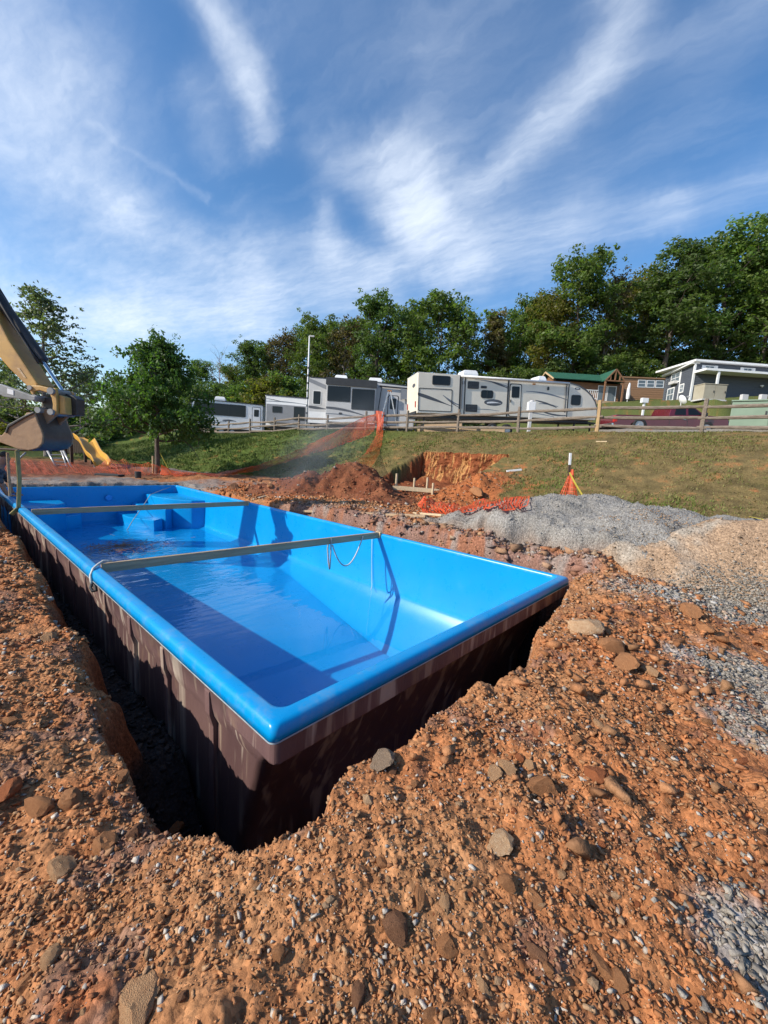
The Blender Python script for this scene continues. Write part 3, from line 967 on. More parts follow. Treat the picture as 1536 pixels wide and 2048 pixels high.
M_GLINT = pm('painted_waterline_glint', (.22, .48, .66), (.08, .34, .56), rough=.6, scale=9)  # pale ring along the waterline: sun glint of the meniscus painted as colour
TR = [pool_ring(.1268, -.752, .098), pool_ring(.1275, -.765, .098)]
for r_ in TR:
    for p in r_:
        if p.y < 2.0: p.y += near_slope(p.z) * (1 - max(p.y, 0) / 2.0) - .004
td = MB(); td.rings(TR); td.build('waterline_glint', M_GLINT, pool)
# straw and red silt floating on the water
rr = np.random.default_rng(5)
V_ = []; F_ = []; C_ = []
for k in range(520):
    a = rr.uniform(0, 2 * PI); rad = abs(rr.normal(0, .55))
    x = 1.45 + math.cos(a) * rad * .95; y = 7.35 + math.sin(a) * rad * .8
    if not (.3 < x < 3.3): continue
    b_ = rr.uniform(0, PI); ln = rr.uniform(.03, .12); w_ = rr.uniform(.002, .006)
    dx, dy = math.cos(b_) * ln, math.sin(b_) * ln; nx, ny = -math.sin(b_) * w_, math.cos(b_) * w_
    i = len(V_)
    V_ += [(x - dx - nx, y - dy - ny, -.772), (x + dx - nx, y + dy - ny, -.768), (x + dx + nx, y + dy + ny, -.766), (x - dx + nx, y - dy + ny, -.770)]
    F_.append((i, i + 1, i + 2, i + 3)); c_ = [(.30, .12, .06), (.35, .22, .12), (.22, .07, .04)][rr.integers(3)]; C_ += [c_] * 4
st = np_mesh('pine_straw', np.array(V_), np.array(F_), pm('straw', (1, 1, 1), (.8, .8, .8), rough=.9, attr='tint'), False, np.array(C_))
tag(st, 'reddish pine straw floating on the pool water', kind='stuff')

# timber braces across the pool
M_TIMBER = pm('weathered_pine', (.50, .36, .22), (.33, .22, .13), rough=.8, scale=3, stretch=(1, 14, 14), bump=.3, bscale=30, contrast=(.3, .7))
M_FRESH = pm('fresh_pine', (.58, .42, .25), (.42, .29, .16), rough=.75, scale=3, stretch=(1, 12, 12), bump=.2, bscale=30)


def brace(label, a, b_):
    t = thing('timber_brace', label, 'wooden beam', frame(a, Vector(b_) - Vector(a)), 'timber braces across the pool')
    L_ = (Vector(b_) - Vector(a)).length
    mb = MB(); mb.box((0, -.02, -.045), (L_, .02, .045)); mb.build('plank', M_TIMBER, t, bevel=.004)
    mb = MB(); mb.box((L_ + .002, -.05, -.040), (L_ + .045, .05, .050)); mb.build('end_block', M_FRESH, t, bevel=.004)
    mb = MB()
    for s in (-1, 1):
        mb.tube([(L_ - .03, s * .012, .044), (L_ - .03, s * .012, .049)], .006, 8)
    mb.build('nail_head', M_STEEL, t)
    return t


brace('long grey timber brace across the middle of the pool with ropes hanging from it', (.105, 3.03, .035), (3.575, 2.76, .035))
brace('grey timber brace across the far part of the pool near the steps', (.105, 6.78, .035), (3.575, 6.56, .035))


def strap(label, pts, r, mat, name='strap'):
    mb = MB(); mb.tube(pts, r, 6)
    o = mb.build(name, mat, None, smooth=True); tag(o, label, name.replace('_', ' ')); return o


M_WHITE_ROPE = pm('white_rope', (.62, .60, .55), (.45, .43, .38), rough=.9, scale=70)
M_DARK = pm('dark_rubber', (.03, .03, .032), (.02, .02, .02), rough=.7)
strap('pale strap looped over the left pool rim at the end of the near brace', [(.20, 3.04, .09), (.13, 3.06, .092), (.07, 3.00, .078), (.02, 2.93, .066), (-.014, 2.88, .02), (-.018, 2.85, -.02), (-.014, 2.83, -.05)], .011, M_WHITE_ROPE)
strap('dark hook hanging under the left pool rim below the pale strap', [(-.016, 2.83, -.045), (-.03, 2.81, -.07), (-.022, 2.78, -.095), (.0, 2.76, -.09), (.002, 2.80, -.06), (-.012, 2.86, -.04)], .013, M_DARK, 'hook')


def cat(a, b_, sag, n=18):
    a = Vector(a); b_ = Vector(b_)
    return [a.lerp(b_, i / n) - Vector((0, 0, sag * 4 * (i / n) * (1 - i / n))) for i in range(n + 1)]


yb = lambda x: 3.03 - (x - .105) * .0778
strap('white hose loop drooping from the right end of the near brace', cat((3.26, yb(3.26) - .03, .05), (2.72, yb(2.72) - .035, -.02), .36), .011, M_WHITE_ROPE, 'hose')
hg = MB(); x_ = 2.70
hg.tube([(x_, yb(x_) - .026, -.35), (x_ + .004, yb(x_) - .028, -.1), (x_, yb(x_) - .026, .07), (x_, yb(x_) + .026, .075), (x_ - .006, yb(x_) + .03, -.08), (x_ - .012, yb(x_) - .005, -.26), (x_ - .002, yb(x_) - .026, -.36)], .010, 6)
hr = hg.build('rope', M_ROPE, None, smooth=True); tag(hr, 'grey rope loop hanging straight down from the near brace', 'rope')
strap('thin white line hanging from the right pool rim down to the water', [(3.56, 2.86, .03), (3.56, 2.84, -.3), (3.545, 2.80, -.6), (3.52, 2.76, -.75), (3.44, 2.70, -.768)], .0045, M_WHITE_ROPE, 'line')
# stains where loose sand dried on the floor

# ------------------------------------------------------------------ vehicles, cabins and fences on the bank
M_FIBRE = pm('cream_fibreglass', (.82, .74, .60), (.74, .66, .53), rough=.35, scale=1.2, coat=.3)
M_WHITE = pm('white_paint', (.78, .78, .77), (.70, .70, .69), rough=.45, scale=2)
M_LGREY = pm('light_grey_panel', (.55, .54, .52), (.48, .47, .46), rough=.4, scale=1.5)
M_MGREY = pm('mid_grey_panel', (.24, .245, .26), (.20, .205, .215), rough=.4, scale=1.5)
M_CHAR = pm('charcoal_trim', (.035, .036, .038), (.025, .026, .028), rough=.5, scale=4)
M_STRIPE = pm('slate_stripe', (.085, .09, .10), (.07, .075, .085), rough=.4, scale=4)
M_BLUEGREY = pm('blue_grey_stripe', (.19, .21, .24), (.15, .17, .20), rough=.4, scale=4)
M_TYRE = pm('tyre_rubber', (.025, .025, .025), rough=.85, scale=20)
M_RIM = pm('grey_rim', (.45, .45, .46), rough=.35, metal=.7)
M_ROOFW = pm('white_roof_membrane', (.66, .66, .64), (.55, .55, .53), rough=.6, scale=3)
M_RED = pm('red_lens', (.42, .02, .015), rough=.25)
M_AMBER = pm('amber_lens', (.6, .22, .02), rough=.25)


def glass_mat(name, tint=(.012, .014, .017), rough=.04):
    m, N, L = new_mat(name)
    out = N.new('ShaderNodeOutputMaterial'); b = N.new('ShaderNodeBsdfPrincipled'); L.new(b.outputs[0], out.inputs[0])
    g = N.new('ShaderNodeNewGeometry'); n = N.new('ShaderNodeTexNoise'); n.inputs['Scale'].default_value = .9; L.new(g.outputs['Position'], n.inputs['Vector'])
    r = N.new('ShaderNodeValToRGB'); r.color_ramp.elements[0].color = tuple(v * .6 for v in tint) + (1,); r.color_ramp.elements[1].color = tuple(v * 1.6 for v in tint) + (1,)
    L.new(n.outputs['Fac'], r.inputs[0]); L.new(r.outputs[0], b.inputs['Base Color'])
    b.inputs['Roughness'].default_value = rough; b.inputs['Specular IOR Level'].default_value = .28
    bp = N.new('ShaderNodeBump'); bp.inputs['Strength'].default_value = .02; L.new(n.outputs['Fac'], bp.inputs['Height']); L.new(bp.outputs[0], b.inputs['Normal'])
    return m


M_GLASS = glass_mat('dark_glass'); M_PALEGLASS = glass_mat('pale_window_glass', (.12, .15, .17))


def rr2(x0, z0, x1, z1, r=.06, n=3):
    return rrect(x0, z0, x1, z1, min(r, (x1 - x0) * .49, (z1 - z0) * .49), n)


def slab(poly, y0, y1, mb=None):
    """outline in local x, z extruded in local y"""
    mb = mb or MB()
    return mb.prism(poly, y0, y1, lambda u, v, h: (u, h, v))


def window(parent, x0, z0, x1, z1, y=0.0, r=.06, frame_m=None, glass_m=None, mull=0, name='window', t=.035):
    """frame as the part, pane and bars as its sub-parts, on a wall whose outer face is local y"""
    f = MB(); o = rr2(x0, z0, x1, z1, r); i = rr2(x0 + t, z0 + t, x1 - t, z1 - t, max(r - t, .01)); n = len(o)
    vs_ = [(a, y - .022, b_) for a, b_ in o] + [(a, y - .022, b_) for a, b_ in i] + [(a, y + .01, b_) for a, b_ in o] + [(a, y + .01, b_) for a, b_ in i]
    fs_ = []
    for k in range(n):
        q_ = (k + 1) % n
        fs_ += [(k, q_, n + q_, n + k), (k, 2 * n + k, 2 * n + q_, q_), (n + k, n + q_, 3 * n + q_, 3 * n + k)]
    f.add(vs_, fs_)
    fo = f.build(name, frame_m or M_CHAR, parent)
    p = MB(); slab(rr2(x0 + t * .6, z0 + t * .6, x1 - t * .6, z1 - t * .6, max(r - t, .01)), y - .010, y + .004, p); p.build('pane', glass_m or M_GLASS, fo)
    if mull:
        for k in range(mull):
            xm = x0 + (x1 - x0) * (k + 1) / (mull + 1)
            b_ = MB(); b_.box((xm - .012, y - .020, z0 + t), (xm + .012, y - .006, z1 - t)); b_.build('mullion', frame_m or M_CHAR, fo)
    return fo


def decal(parent, poly, mat, y=-.0, name='stripe', t=.004):
    return slab(poly, y - t, y + .002).build(name, mat, parent)


def swoosh(x0, z0, x1, z1, w0, w1, bow, n=12):
    """tapered curved stripe from one end to the other"""
    up, lo = [], []
    for i in range(n + 1):
        t = i / n; x = x0 + (x1 - x0) * t; z = z0 + (z1 - z0) * t + bow * 4 * t * (1 - t); w = (w0 + (w1 - w0) * t) * (.35 + .65 * math.sin(PI * min(1, t * 1.0 + .15)))
        up.append((x, z + w / 2)); lo.append((x, z - w / 2))
    return up + lo[::-1]


def wheel(parent, x, y, z, r, w=.2):
    t = MB()
    t.rings([[Vector((x + rr_ * math.cos(a), yy, z + rr_ * math.sin(a))) for a in [2 * PI * k / 20 for k in range(20)]] for rr_, yy in ((r * .62, y), (r * .92, y - .01), (r, y + .03), (r, y + w - .03), (r * .92, y + w), (r * .62, y + w))])
    to = t.build('tyre', M_TYRE, parent, smooth=True)
    d = MB(); d.tube([(x, y + .03, z), (x, y + w - .03, z)], r * .64, 16); d.tube([(x, y + .005, z), (x, y + .05, z)], [r * .2, r * .25], 10); d.build('rim', M_RIM, to)
    return to


def ac_unit(parent, x0, x1, z, y0=.35, y1=1.3, mat=None):
    mb = MB(); h = .36
    mb.rings([[Vector(p) for p in ((x0 + i, y0 + i, z_), (x1 - i, y0 + i, z_), (x1 - i * 2.2, y1 - i, z_), (x0 + i, y1 - i, z_))] for i, z_ in ((0, z - .02), (.0, z + h * .45), (.06, z + h * .9), (.12, z + h))], cap0=True, cap1=True)
    return mb.build('air_conditioner', mat or M_WHITE, parent, bevel=.02)


def legs_to_ground(parent, pts, m=None, r=.035):
    """jacks from the underside of a vehicle down to the ground below each of the local points"""
    M4 = parent.matrix_world
    for x, y, z in pts:
        w = M4 @ Vector((x, y, z)); g_ = gz(w.x, w.y)
        b_ = M4.inverted() @ Vector((w.x, w.y, g_ - .02))
        mb = MB(); mb.beam((x, y, z), b_, r * 2, r * 2); mb.box((b_.x - .09, b_.y - .09, b_.z), (b_.x + .09, b_.y + .09, b_.z + .05)); mb.build('jack', m or M_CHAR, parent)


def ground_local(parent, x, y):
    M4 = parent.matrix_world; w = M4 @ Vector((x, y, 0)); g_ = gz(w.x, w.y)
    return (M4.inverted() @ Vector((w.x, w.y, g_))).z


# --- the long cream travel trailer in the middle
Pl, Pr = at(833.3, 827.3, 22), at(1193.3, 840.8, 24.2)
T = thing('travel_trailer', 'long cream travel trailer with rounded nose and dark swoosh stripes behind the rail fence', 'trailer', frame(Pl, Pr - Pl))
Wd_ = 2.1
body = [(0, .02), (10.5, .0), (10.6, .30), (10.55, .62), (10.40, 1.0), (10.15, 1.32), (9.75, 1.62), (9.3, 1.83), (8.7, 1.96), (2.2, 2.02), (0, 2.05)]
slab(body, 0, Wd_).build('body', M_FIBRE, T, bevel=.035)
slab([(.0, .04), (2.25, .04), (2.25, 2.0), (.0, 2.03)], -.10, .0 - .002).build('slide_out', M_FIBRE, T, bevel=.02)
for x in (2.28,):
    slab([(x, .06), (x + .05, .06), (x + .05, 1.98), (x, 1.98)], -.108, -.004).build('trim', M_CHAR, T)
for x, w in ((2.56, .06), (5.0, .09), (8.64, .06)):
    slab([(x, .02), (x + w, .02), (x + w, 1.96), (x, 1.96)], -.012, -.001).build('trim', M_CHAR, T)
nose = [(8.72, 1.99), (9.33, 1.86), (9.79, 1.645), (10.19, 1.34), (10.44, 1.01), (10.59, .63), (10.64, .30), (10.60, .30), (10.55, .62), (10.38, 1.0), (10.12, 1.30), (9.72, 1.60), (9.28, 1.81), (8.7, 1.945)]
slab(nose, -.02, Wd_ + .02).build('nose_cap', M_STRIPE, T)
slab([(0, 2.05), (2.2, 2.02), (8.7, 1.965), (8.7, 1.99), (2.2, 2.05), (0, 2.08)], -.03, Wd_ + .03).build('roof', M_ROOFW, T)
aw = MB(); aw.tube([(2.3, -.10, 1.985), (8.62, -.10, 1.925)], .055, 10); aw.build('awning_roll', M_WHITE, T, smooth=True)
for x in (2.45, 8.5):
    mb = MB(); mb.beam((x, -.06, 1.93), (x, -.06, .35), .045, .05); mb.build('awning_arm', M_LGREY if x < 3 else M_STRIPE, T)
window(T, .75, 1.47, 1.73, 1.94, -.10, .08, mull=0)
# outline of the outside kitchen hatch
hk = MB(); o_ = rr2(.04, .14, 1.86, 1.29, .07); i_ = rr2(.075, .175, 1.825, 1.255, .05); n_ = len(o_)
hk.add([(a, -.112, b_) for a, b_ in o_] + [(a, -.112, b_) for a, b_ in i_] + [(a, -.099, b_) for a, b_ in o_] + [(a, -.099, b_) for a, b_ in i_], [f_ for k in range(n_) for f_ in ((k, (k + 1) % n_, n_ + (k + 1) % n_, n_ + k), (k, 2 * n_ + k, 2 * n_ + (k + 1) % n_, (k + 1) % n_), (n_ + k, n_ + (k + 1) % n_, 3 * n_ + (k + 1) % n_, 3 * n_ + k))])
hk.build('hatch_frame', M_CHAR, T)
for a in ((2.73, 1.39, 3.35, 1.76), (2.66, .20, 3.32, .58)):
    v = slab(rr2(*a, .04), -.03, -.001).build('vent', M_CHAR, T)
    mb = MB()
    for k in range(5):
        zz = a[1] + (a[3] - a[1]) * (k + .6) / 5.2; mb.box((a[0] + .05, -.040, zz), (a[2] - .05, -.0305, zz + .02))
    mb.build('louvre', M_STRIPE, v)
slab(rr2(3.47, 1.44, 3.80, 1.56, .03), -.03, -.001).build('vent', M_CHAR, T)
window(T, 3.49, .93, 4.2, 1.35, 0, .12, mull=1)
d = slab(rr2(5.12, .03, 5.84, 1.77, .12), -.012, -.001).build('door', M_CHAR, T)
slab(rr2(5.17, .07, 5.79, 1.72, .10), -.024, -.0125).build('door_leaf', M_FIBRE, d)
slab(rr2(5.25, 1.03, 5.70, 1.62, .05), -.034, -.0245).build('pane', M_GLASS, d)
mb = MB(); mb.box((5.185, -.06, .78), (5.235, -.0245, .92)); mb.build('handle', M_CHAR, d)
window(T, 8.87, .78, 9.47, 1.34, 0, .10)
decal(T, [(9.22 + .18 * math.cos(a), 1.68 + .065 * math.sin(a)) for a in [2 * PI * k / 20 for k in range(20)]], M_STRIPE, name='badge')
decal(T, [(9.22 + .10 * math.cos(a), 1.68 + .033 * math.sin(a)) for a in [2 * PI * k / 16 for k in range(16)]], M_LGREY, y=-.0045, name='badge')
# oval maker's badge by the door, grey with a pale script-like wave
decal(T, [(4.23 + .53 * math.cos(a), .73 + .17 * math.sin(a)) for a in [2 * PI * k / 28 for k in range(28)]], M_STRIPE, name='badge')
decal(T, swoosh(3.86, .70, 4.66, .70, .10, .06, .035), M_WHITE, y=-.0045, name='badge_script')
decal(T, swoosh(3.80, .80, 4.55, .80, .02, .03, .05), M_BLUEGREY, y=-.0045, name='badge_script')
for a, m_, y_ in (((-.0, .98, 1.9, .42, .22, .07, .02), M_STRIPE, -.10), ((1.35, .98, 2.24, .52, .06, .16, -.05), M_BLUEGREY, -.10), ((1.5, .85, 2.24, .40, .02, .10, -.03), M_STRIPE, -.10), ((3.1, 1.86, 5.0, 1.60, .02, .12, .07), M_BLUEGREY, 0), ((3.9, 1.82, 5.0, 1.52, .03, .16, .02), M_STRIPE, 0),
                 ((6.1, 1.40, 8.62, 1.05, .03, .14, .10), M_BLUEGREY, 0), ((6.7, .95, 8.0, .62, .05, .15, .03), M_STRIPE, 0), ((6.9, .78, 8.1, .66, .03, .08, .05), M_BLUEGREY, 0), ((7.0, .42, 8.62, .20, .04, .16, -.08), M_STRIPE, 0), ((6.2, .30, 7.9, .10, .02, .08, .03), M_BLUEGREY, 0), ((3.3, .35, 4.6, .30, .03, .05, .03), M_BLUEGREY, 0)):
    decal(T, swoosh(*a), m_, y_)
for x, z in ((2.42, 1.66), (7.35, 1.60)):
    slab(rr2(x, z - .09, x + .10, z + .09, .03), -.05 if x > 3 else -.05, -.001).build('porch_light', M_CHAR, T)
slab(rr2(6.45, 1.76, 6.62, 1.83, .02), -.03, -.001).build('marker_light', M_AMBER, T)
# left end wall: lamps, badge, ladder
for y in (.25, 1.85):
    mb = MB(); mb.box((-.03, y - .06, .35), (-.0, y + .06, .65)); mb.build('tail_light', M_RED, T)
mb = MB(); mb.box((-.06, .05, .0), (-.0, 2.05, .14)); mb.build('bumper', M_CHAR, T)
mb = MB(); mb.prism([(.7 + .28 * math.cos(a), 1.5 + .10 * math.sin(a)) for a in [2 * PI * k / 16 for k in range(16)]], -.006, -.001, lambda u, v, h: (h, u, v)); mb.build('badge', M_STRIPE, T)
ac_unit(T, 2.6, 3.45, 2.05)
ac_unit(T, 7.0, 7.5, 1.97)
for x in (4.3, 5.15):
    for y in (.05, Wd_ - .25):
        g_ = ground_local(T, x, y); wheel(T, x, y, g_ + .33, .33)
mb = MB(); mb.box((.1, .2, -.16), (10.2, Wd_ - .2, -.002)); mb.build('chassis', M_CHAR, T)
legs_to_ground(T, [(.5, .3, -.1), (.5, 1.8, -.1), (9.4, .3, -.1), (9.4, 1.8, -.1)])
mb = MB(); mb.beam((10.2, .4, -.1), (11.3, 1.05, -.1), .08, .1); mb.beam((10.2, 1.7, -.1), (11.3, 1.05, -.1), .08, .1); mb.build('hitch', M_CHAR, T)
legs_to_ground(T, [(11.0, 1.05, -.08)])

# --- tall grey fifth wheel with a slide-out
Pl = at(615.5, 845.5, 28); Pr = at(820, 862, 28.0); Pr.z = Pl.z
T = thing('fifth_wheel_trailer', 'tall grey fifth wheel trailer with dark slide-out windows beside the white pole', 'trailer', frame(Pl, Pr - Pl))
slab([(0, 0), (7.0, 0), (7.0, 2.72), (4.6, 2.84), (0, 2.92)], 0, 2.2).build('body', M_LGREY, T, bevel=.05)
slab([(1.24, .12), (4.42, .12), (4.42, 2.80), (1.24, 2.86)], -.62, -.002).build('slide_out', M_LGREY, T, bevel=.03)
slab([(0, 2.925), (4.6, 2.845), (7.0, 2.725), (7.0, 2.76), (4.6, 2.88), (0, 2.96)], -.03, 2.23).build('roof', M_CHAR, T)
slab([(1.2, 2.44), (4.47, 2.38), (4.47, 2.84), (1.2, 2.90)], -.70, -.622).build('slide_topper', M_CHAR, T)
window(T, .27, 1.2, .83, 2.1, 0, .1, frame_m=M_WHITE)
window(T, 1.32, 1.42, 2.80, 2.36, -.62, .05)
window(T, 2.88, .98, 4.36, 2.28, -.62, .05)
decal(T, [(.02, 2.86), (1.2, 2.45), (1.2, 2.18), (.02, 2.62)], M_MGREY)
decal(T, swoosh(.0, 1.05, 1.22, .95, .20, .16, 0), M_STRIPE)
decal(T, swoosh(1.26, 1.0, 4.40, .42, .20, .06, .14), M_STRIPE, -.62)
decal(T, swoosh(1.26, .62, 4.40, .34, .06, .10, .10), M_BLUEGREY, -.62)
decal(T, [(1.26, .14), (4.4, .14), (4.4, .30), (1.26, .44)], M_WHITE, -.62)
decal(T, [(.02, .02), (1.2, .02), (1.2, .75), (.02, .75)], M_WHITE)
slab(rr2(2.1, .62, 2.3, .74, .02), -.64, -.6).build('marker_light', M_CHAR, T)
d = slab(rr2(5.2, .12, 5.9, 2.1, .1), -.012, -.001).build('door', M_CHAR, T)
slab(rr2(5.25, .16, 5.85, 2.05, .08), -.022, -.0125).build('door_leaf', M_LGREY, d)
slab(rr2(5.35, 1.2, 5.75, 1.9, .08), -.032, -.0225).build('pane', M_GLASS, d)
aw = MB(); aw.prism([(6.0, 2.55), (7.0, 2.5), (7.02, 1.75), (6.75, 1.85), (6.5, 1.78), (6.25, 1.9), (6.02, 1.82)], -.14, -.10, lambda u, v, h: (u, h + .03 * math.sin(u * 9), v)); aw.build('awning_cloth', M_MGREY, T)
mb = MB(); mb.tube([(4.6, -.12, 2.62), (7.0, -.12, 2.55)], .05, 8); mb.build('awning_roll', M_CHAR, T)
ac_unit(T, 1.6, 2.45, 2.9); ac_unit(T, 3.85, 4.75, 2.86)
mb = MB(); mb.beam((4.75, -.12, 2.6), (4.55, -.5, .3), .04, .04); mb.build('awning_arm', M_CHAR, T)
for x in (4.2, 5.05):
    g_ = ground_local(T, x, .3); wheel(T, x, .05, g_ + .33, .33)
mb = MB(); mb.box((.1, .2, -.14), (6.9, 2.0, -.002)); mb.build('chassis', M_CHAR, T)
legs_to_ground(T, [(.4, .3, -.1), (.4, 1.9, -.1), (6.5, .3, -.1), (6.5, 1.9, -.1)])

# --- white trailer at the far left with a black window band
Pl = at(382.5, 852, 33); Pr = at(527.5, 861, 34.3); Pr.z = Pl.z
T = thing('travel_trailer', 'white travel trailer with one long black window band behind the leafy tree', 'trailer', frame(Pl, Pr - Pl))
slab([(0, 0), (5.4, 0), (5.4, 2.02), (0, 2.12)], 0, 2.1).build('body', M_WHITE, T, bevel=.05)
slab([(-.02, 2.12), (5.42, 2.02), (5.42, 2.07), (-.02, 2.17)], -.04, 2.14).build('roof', M_CHAR, T)
window(T, .22, .98, 4.05, 1.90, 0, .06, mull=2)
d = slab(rr2(4.52, .18, 5.2, 1.85, .08), -.012, -.001).build('door', M_CHAR, T)
slab(rr2(4.56, .22, 5.16, 1.81, .06), -.022, -.0125).build('door_leaf', M_WHITE, d)
slab(rr2(4.68, 1.1, 5.05, 1.65, .04), -.032, -.0225).build('pane', M_GLASS, d)
decal(T, swoosh(.2, .35, 2.6, .55, .05, .12, -.06), M_STRIPE); decal(T, swoosh(2.3, .62, 3.3, .62, .10, .16, .03), M_STRIPE, y=-.004); decal(T, swoosh(3.0, .3, 4.4, .5, .06, .08, .04), M_BLUEGREY)
for x in (0, 5.34):
    slab([(x, .02), (x + .06, .02), (x + .06, 2.0), (x, 2.0)], -.01, -.001).build('trim', M_CHAR, T)
ac_unit(T, 1.65, 2.45, 2.12)
for x in (2.2, 3.0):
    g_ = ground_local(T, x, .3); wheel(T, x, .05, g_ + .33, .33)
mb = MB(); mb.box((.1, .2, -.14), (5.3, 1.9, -.002)); mb.build('chassis', M_CHAR, T)
legs_to_ground(T, [(.4, .3, -.1), (.4, 1.8, -.1), (5.0, .3, -.1), (5.0, 1.8, -.1)])

# --- low grey trailer between the two
Pl = at(529, 851, 31); Pr = at(620, 858, 31); Pr.z = Pl.z
T = thing('travel_trailer', 'low trailer with grey lower slide between the white trailer and the tall fifth wheel', 'trailer', frame(Pl, Pr - Pl))
slab([(0, 0), (4.4, 0), (4.4, 2.08), (0, 2.18)], 0, 2.1).build('body', M_WHITE, T, bevel=.05)
slab([(-.02, 2.18), (4.42, 2.08), (4.42, 2.13), (-.02, 2.23)], -.04, 2.14).build('roof', M_CHAR, T)
slab([(.20, .25), (3.1, .25), (3.1, 1.52), (.20, 1.55)], -.35, -.002).build('slide_out', M_MGREY, T, bevel=.03)
window(T, .65, .95, 1.35, 1.40, -.35, .04); window(T, 2.2, .5, 3.0, 1.45, -.35, .04)
decal(T, swoosh(.0, 1.75, 3.0, 1.68, .05, .10, .06), M_BLUEGREY); decal(T, swoosh(.0, 1.95, 1.4, 1.75, .03, .08, .02), M_STRIPE)
slab([(.0, .02), (.06, .02), (.06, 2.1), (.0, 2.1)], -.01, -.001).build('trim', M_CHAR, T)
for x in (2.2,):
    g_ = ground_local(T, x, .3); wheel(T, x, .05, g_ + .33, .33)
mb = MB(); mb.box((.1, .2, -.14), (4.3, 1.9, -.002)); mb.build('chassis', M_CHAR, T)
legs_to_ground(T, [(.4, .3, -.1), (.4, 1.8, -.1), (4.0, .3, -.1), (4.0, 1.8, -.1)])

# --- maroon pickup
Pl = at(1228.5, 855.2, 21.5); Pr = at(1457, 868, 21.5); Pr.z = Pl.z + .05
M_MAROON = pm('maroon_paint', (.115, .012, .018), (.095, .010, .015), rough=.25, scale=2, coat=.8)
M_CHROME = pm('chrome', (.7, .7, .7), rough=.12, metal=1)
T = thing('pickup_truck', 'dark maroon pickup truck parked behind the rail fence', 'truck', frame(Pl, Pr - Pl))
prof_ = [(.0, .05), (.78, .05), (.86, .25), (1.05, .38), (1.3, .40), (1.52, .30), (1.66, .05), (4.20, .05), (4.28, .25), (4.45, .38), (4.7, .40), (4.92, .30), (5.05, .05), (5.70, .08), (5.74, .45), (5.66, .72), (5.45, .80), (4.55, .84), (4.45, .80), (2.75, .74), (2.68, .70), (.06, .66), (.0, .55)]
slab(prof_, 0, 1.75).build('body', M_MAROON, T, bevel=.035)
cab = MB()
c0 = [(2.70, .70), (4.62, .80), (4.05, 1.20), (3.9, 1.25), (3.0, 1.25), (2.86, 1.20)]
cab.add([(x, .05 + (z - .7) * .25, z) for x, z in c0] + [(x, 1.70 - (z - .7) * .25, z) for x, z in c0], [(0, 1, 2, 3, 4, 5), (11, 10, 9, 8, 7, 6)] + [(i, (i + 1) % 6, 6 + (i + 1) % 6, 6 + i) for i in range(6)])
cab.build('cab', M_MAROON, T, bevel=.03)
yy = lambda z: .05 + (z - .7) * .25
for poly, nm in (([(2.98, .80), (3.55, .82), (3.55, 1.17), (3.08, 1.16)], 'side_window'), ([(3.68, .83), (4.38, .86), (4.02, 1.16), (3.68, 1.17)], 'side_window')):
    mb = MB(); n_ = len(poly)
    mb.add([(x, yy(z) - .012, z) for x, z in poly] + [(x, yy(z) + .004, z) for x, z in poly], [tuple(range(n_)), tuple(reversed(range(n_, 2 * n_)))] + [(i, (i + 1) % n_, n_ + (i + 1) % n_, n_ + i) for i in range(n_)])
    mb.build(nm, M_GLASS, T)
mb = MB(); mb.add([(4.60, .2, .845), (4.60, 1.55, .845), (4.12, 1.45, 1.19), (4.12, .3, 1.19), (4.62, .2, .855), (4.62, 1.55, .855), (4.14, 1.45, 1.20), (4.14, .3, 1.20)], [(0, 1, 2, 3), (7, 6, 5, 4), (0, 4, 5, 1), (1, 5, 6, 2), (2, 6, 7, 3), (3, 7, 4, 0)]); mb.build('windscreen', M_GLASS, T)
for x in (2.72, 3.62):
    mb = MB(); mb.box((x, -.006, .10), (x + .012, -.0005, .72)); mb.build('door_seam', M_CHAR, T)
    mb = MB(); mb.box((x + .65, -.03, .58), (x + .80, -.001, .62)); mb.build('door_handle', M_CHROME, T)
mb = MB(); mb.box((4.30, -.20, .80), (4.46, -.02, .95)); mb.build('mirror', M_CHAR, T, bevel=.02)
mb = MB(); mb.box((-.02, .0, .30), (.0 - .001, .20, .60)); mb.box((-.01, -.012, .30), (.10, -.001, .58)); mb.build('tail_light', M_RED, T)
mb = MB(); mb.box((5.745, .05, .40), (5.77, .35, .62)); mb.build('headlight', M_PALEGLASS, T)
mb = MB(); mb.box((-.12, .05, .06), (-.022, 1.7, .24)); mb.build('bumper', M_CHROME, T, bevel=.02)
mb = MB(); mb.box((.0, .02, .02), (5.7, 1.73, .048)); mb.build('chassis', M_CHAR, T)
for x in (1.26, 4.66):
    for y in (-.005, 1.56):
        wheel(T, x, y, .20, .36, .19)

# --- brown cabin with a green metal roof
M_LOG = pm('brown_log_siding', (.25, .125, .06), (.17, .082, .04), rough=.7, scale=3, stretch=(1, 1, 9))
M_GREENROOF = pm('green_metal_roof', (.035, .125, .085), (.03, .105, .07), rough=.45, scale=2)
M_TANSIDE = pm('tan_lap_siding', (.33, .185, .095), (.27, .145, .072), rough=.7, scale=3, stretch=(1, 1, 6))
M_GREYSIDE = pm('slate_lap_siding', (.085, .095, .115), (.07, .08, .098), rough=.6, scale=3, stretch=(1, 1, 6))
M_SHADE = pm('dark_interior', (.02, .018, .016), rough=.9)


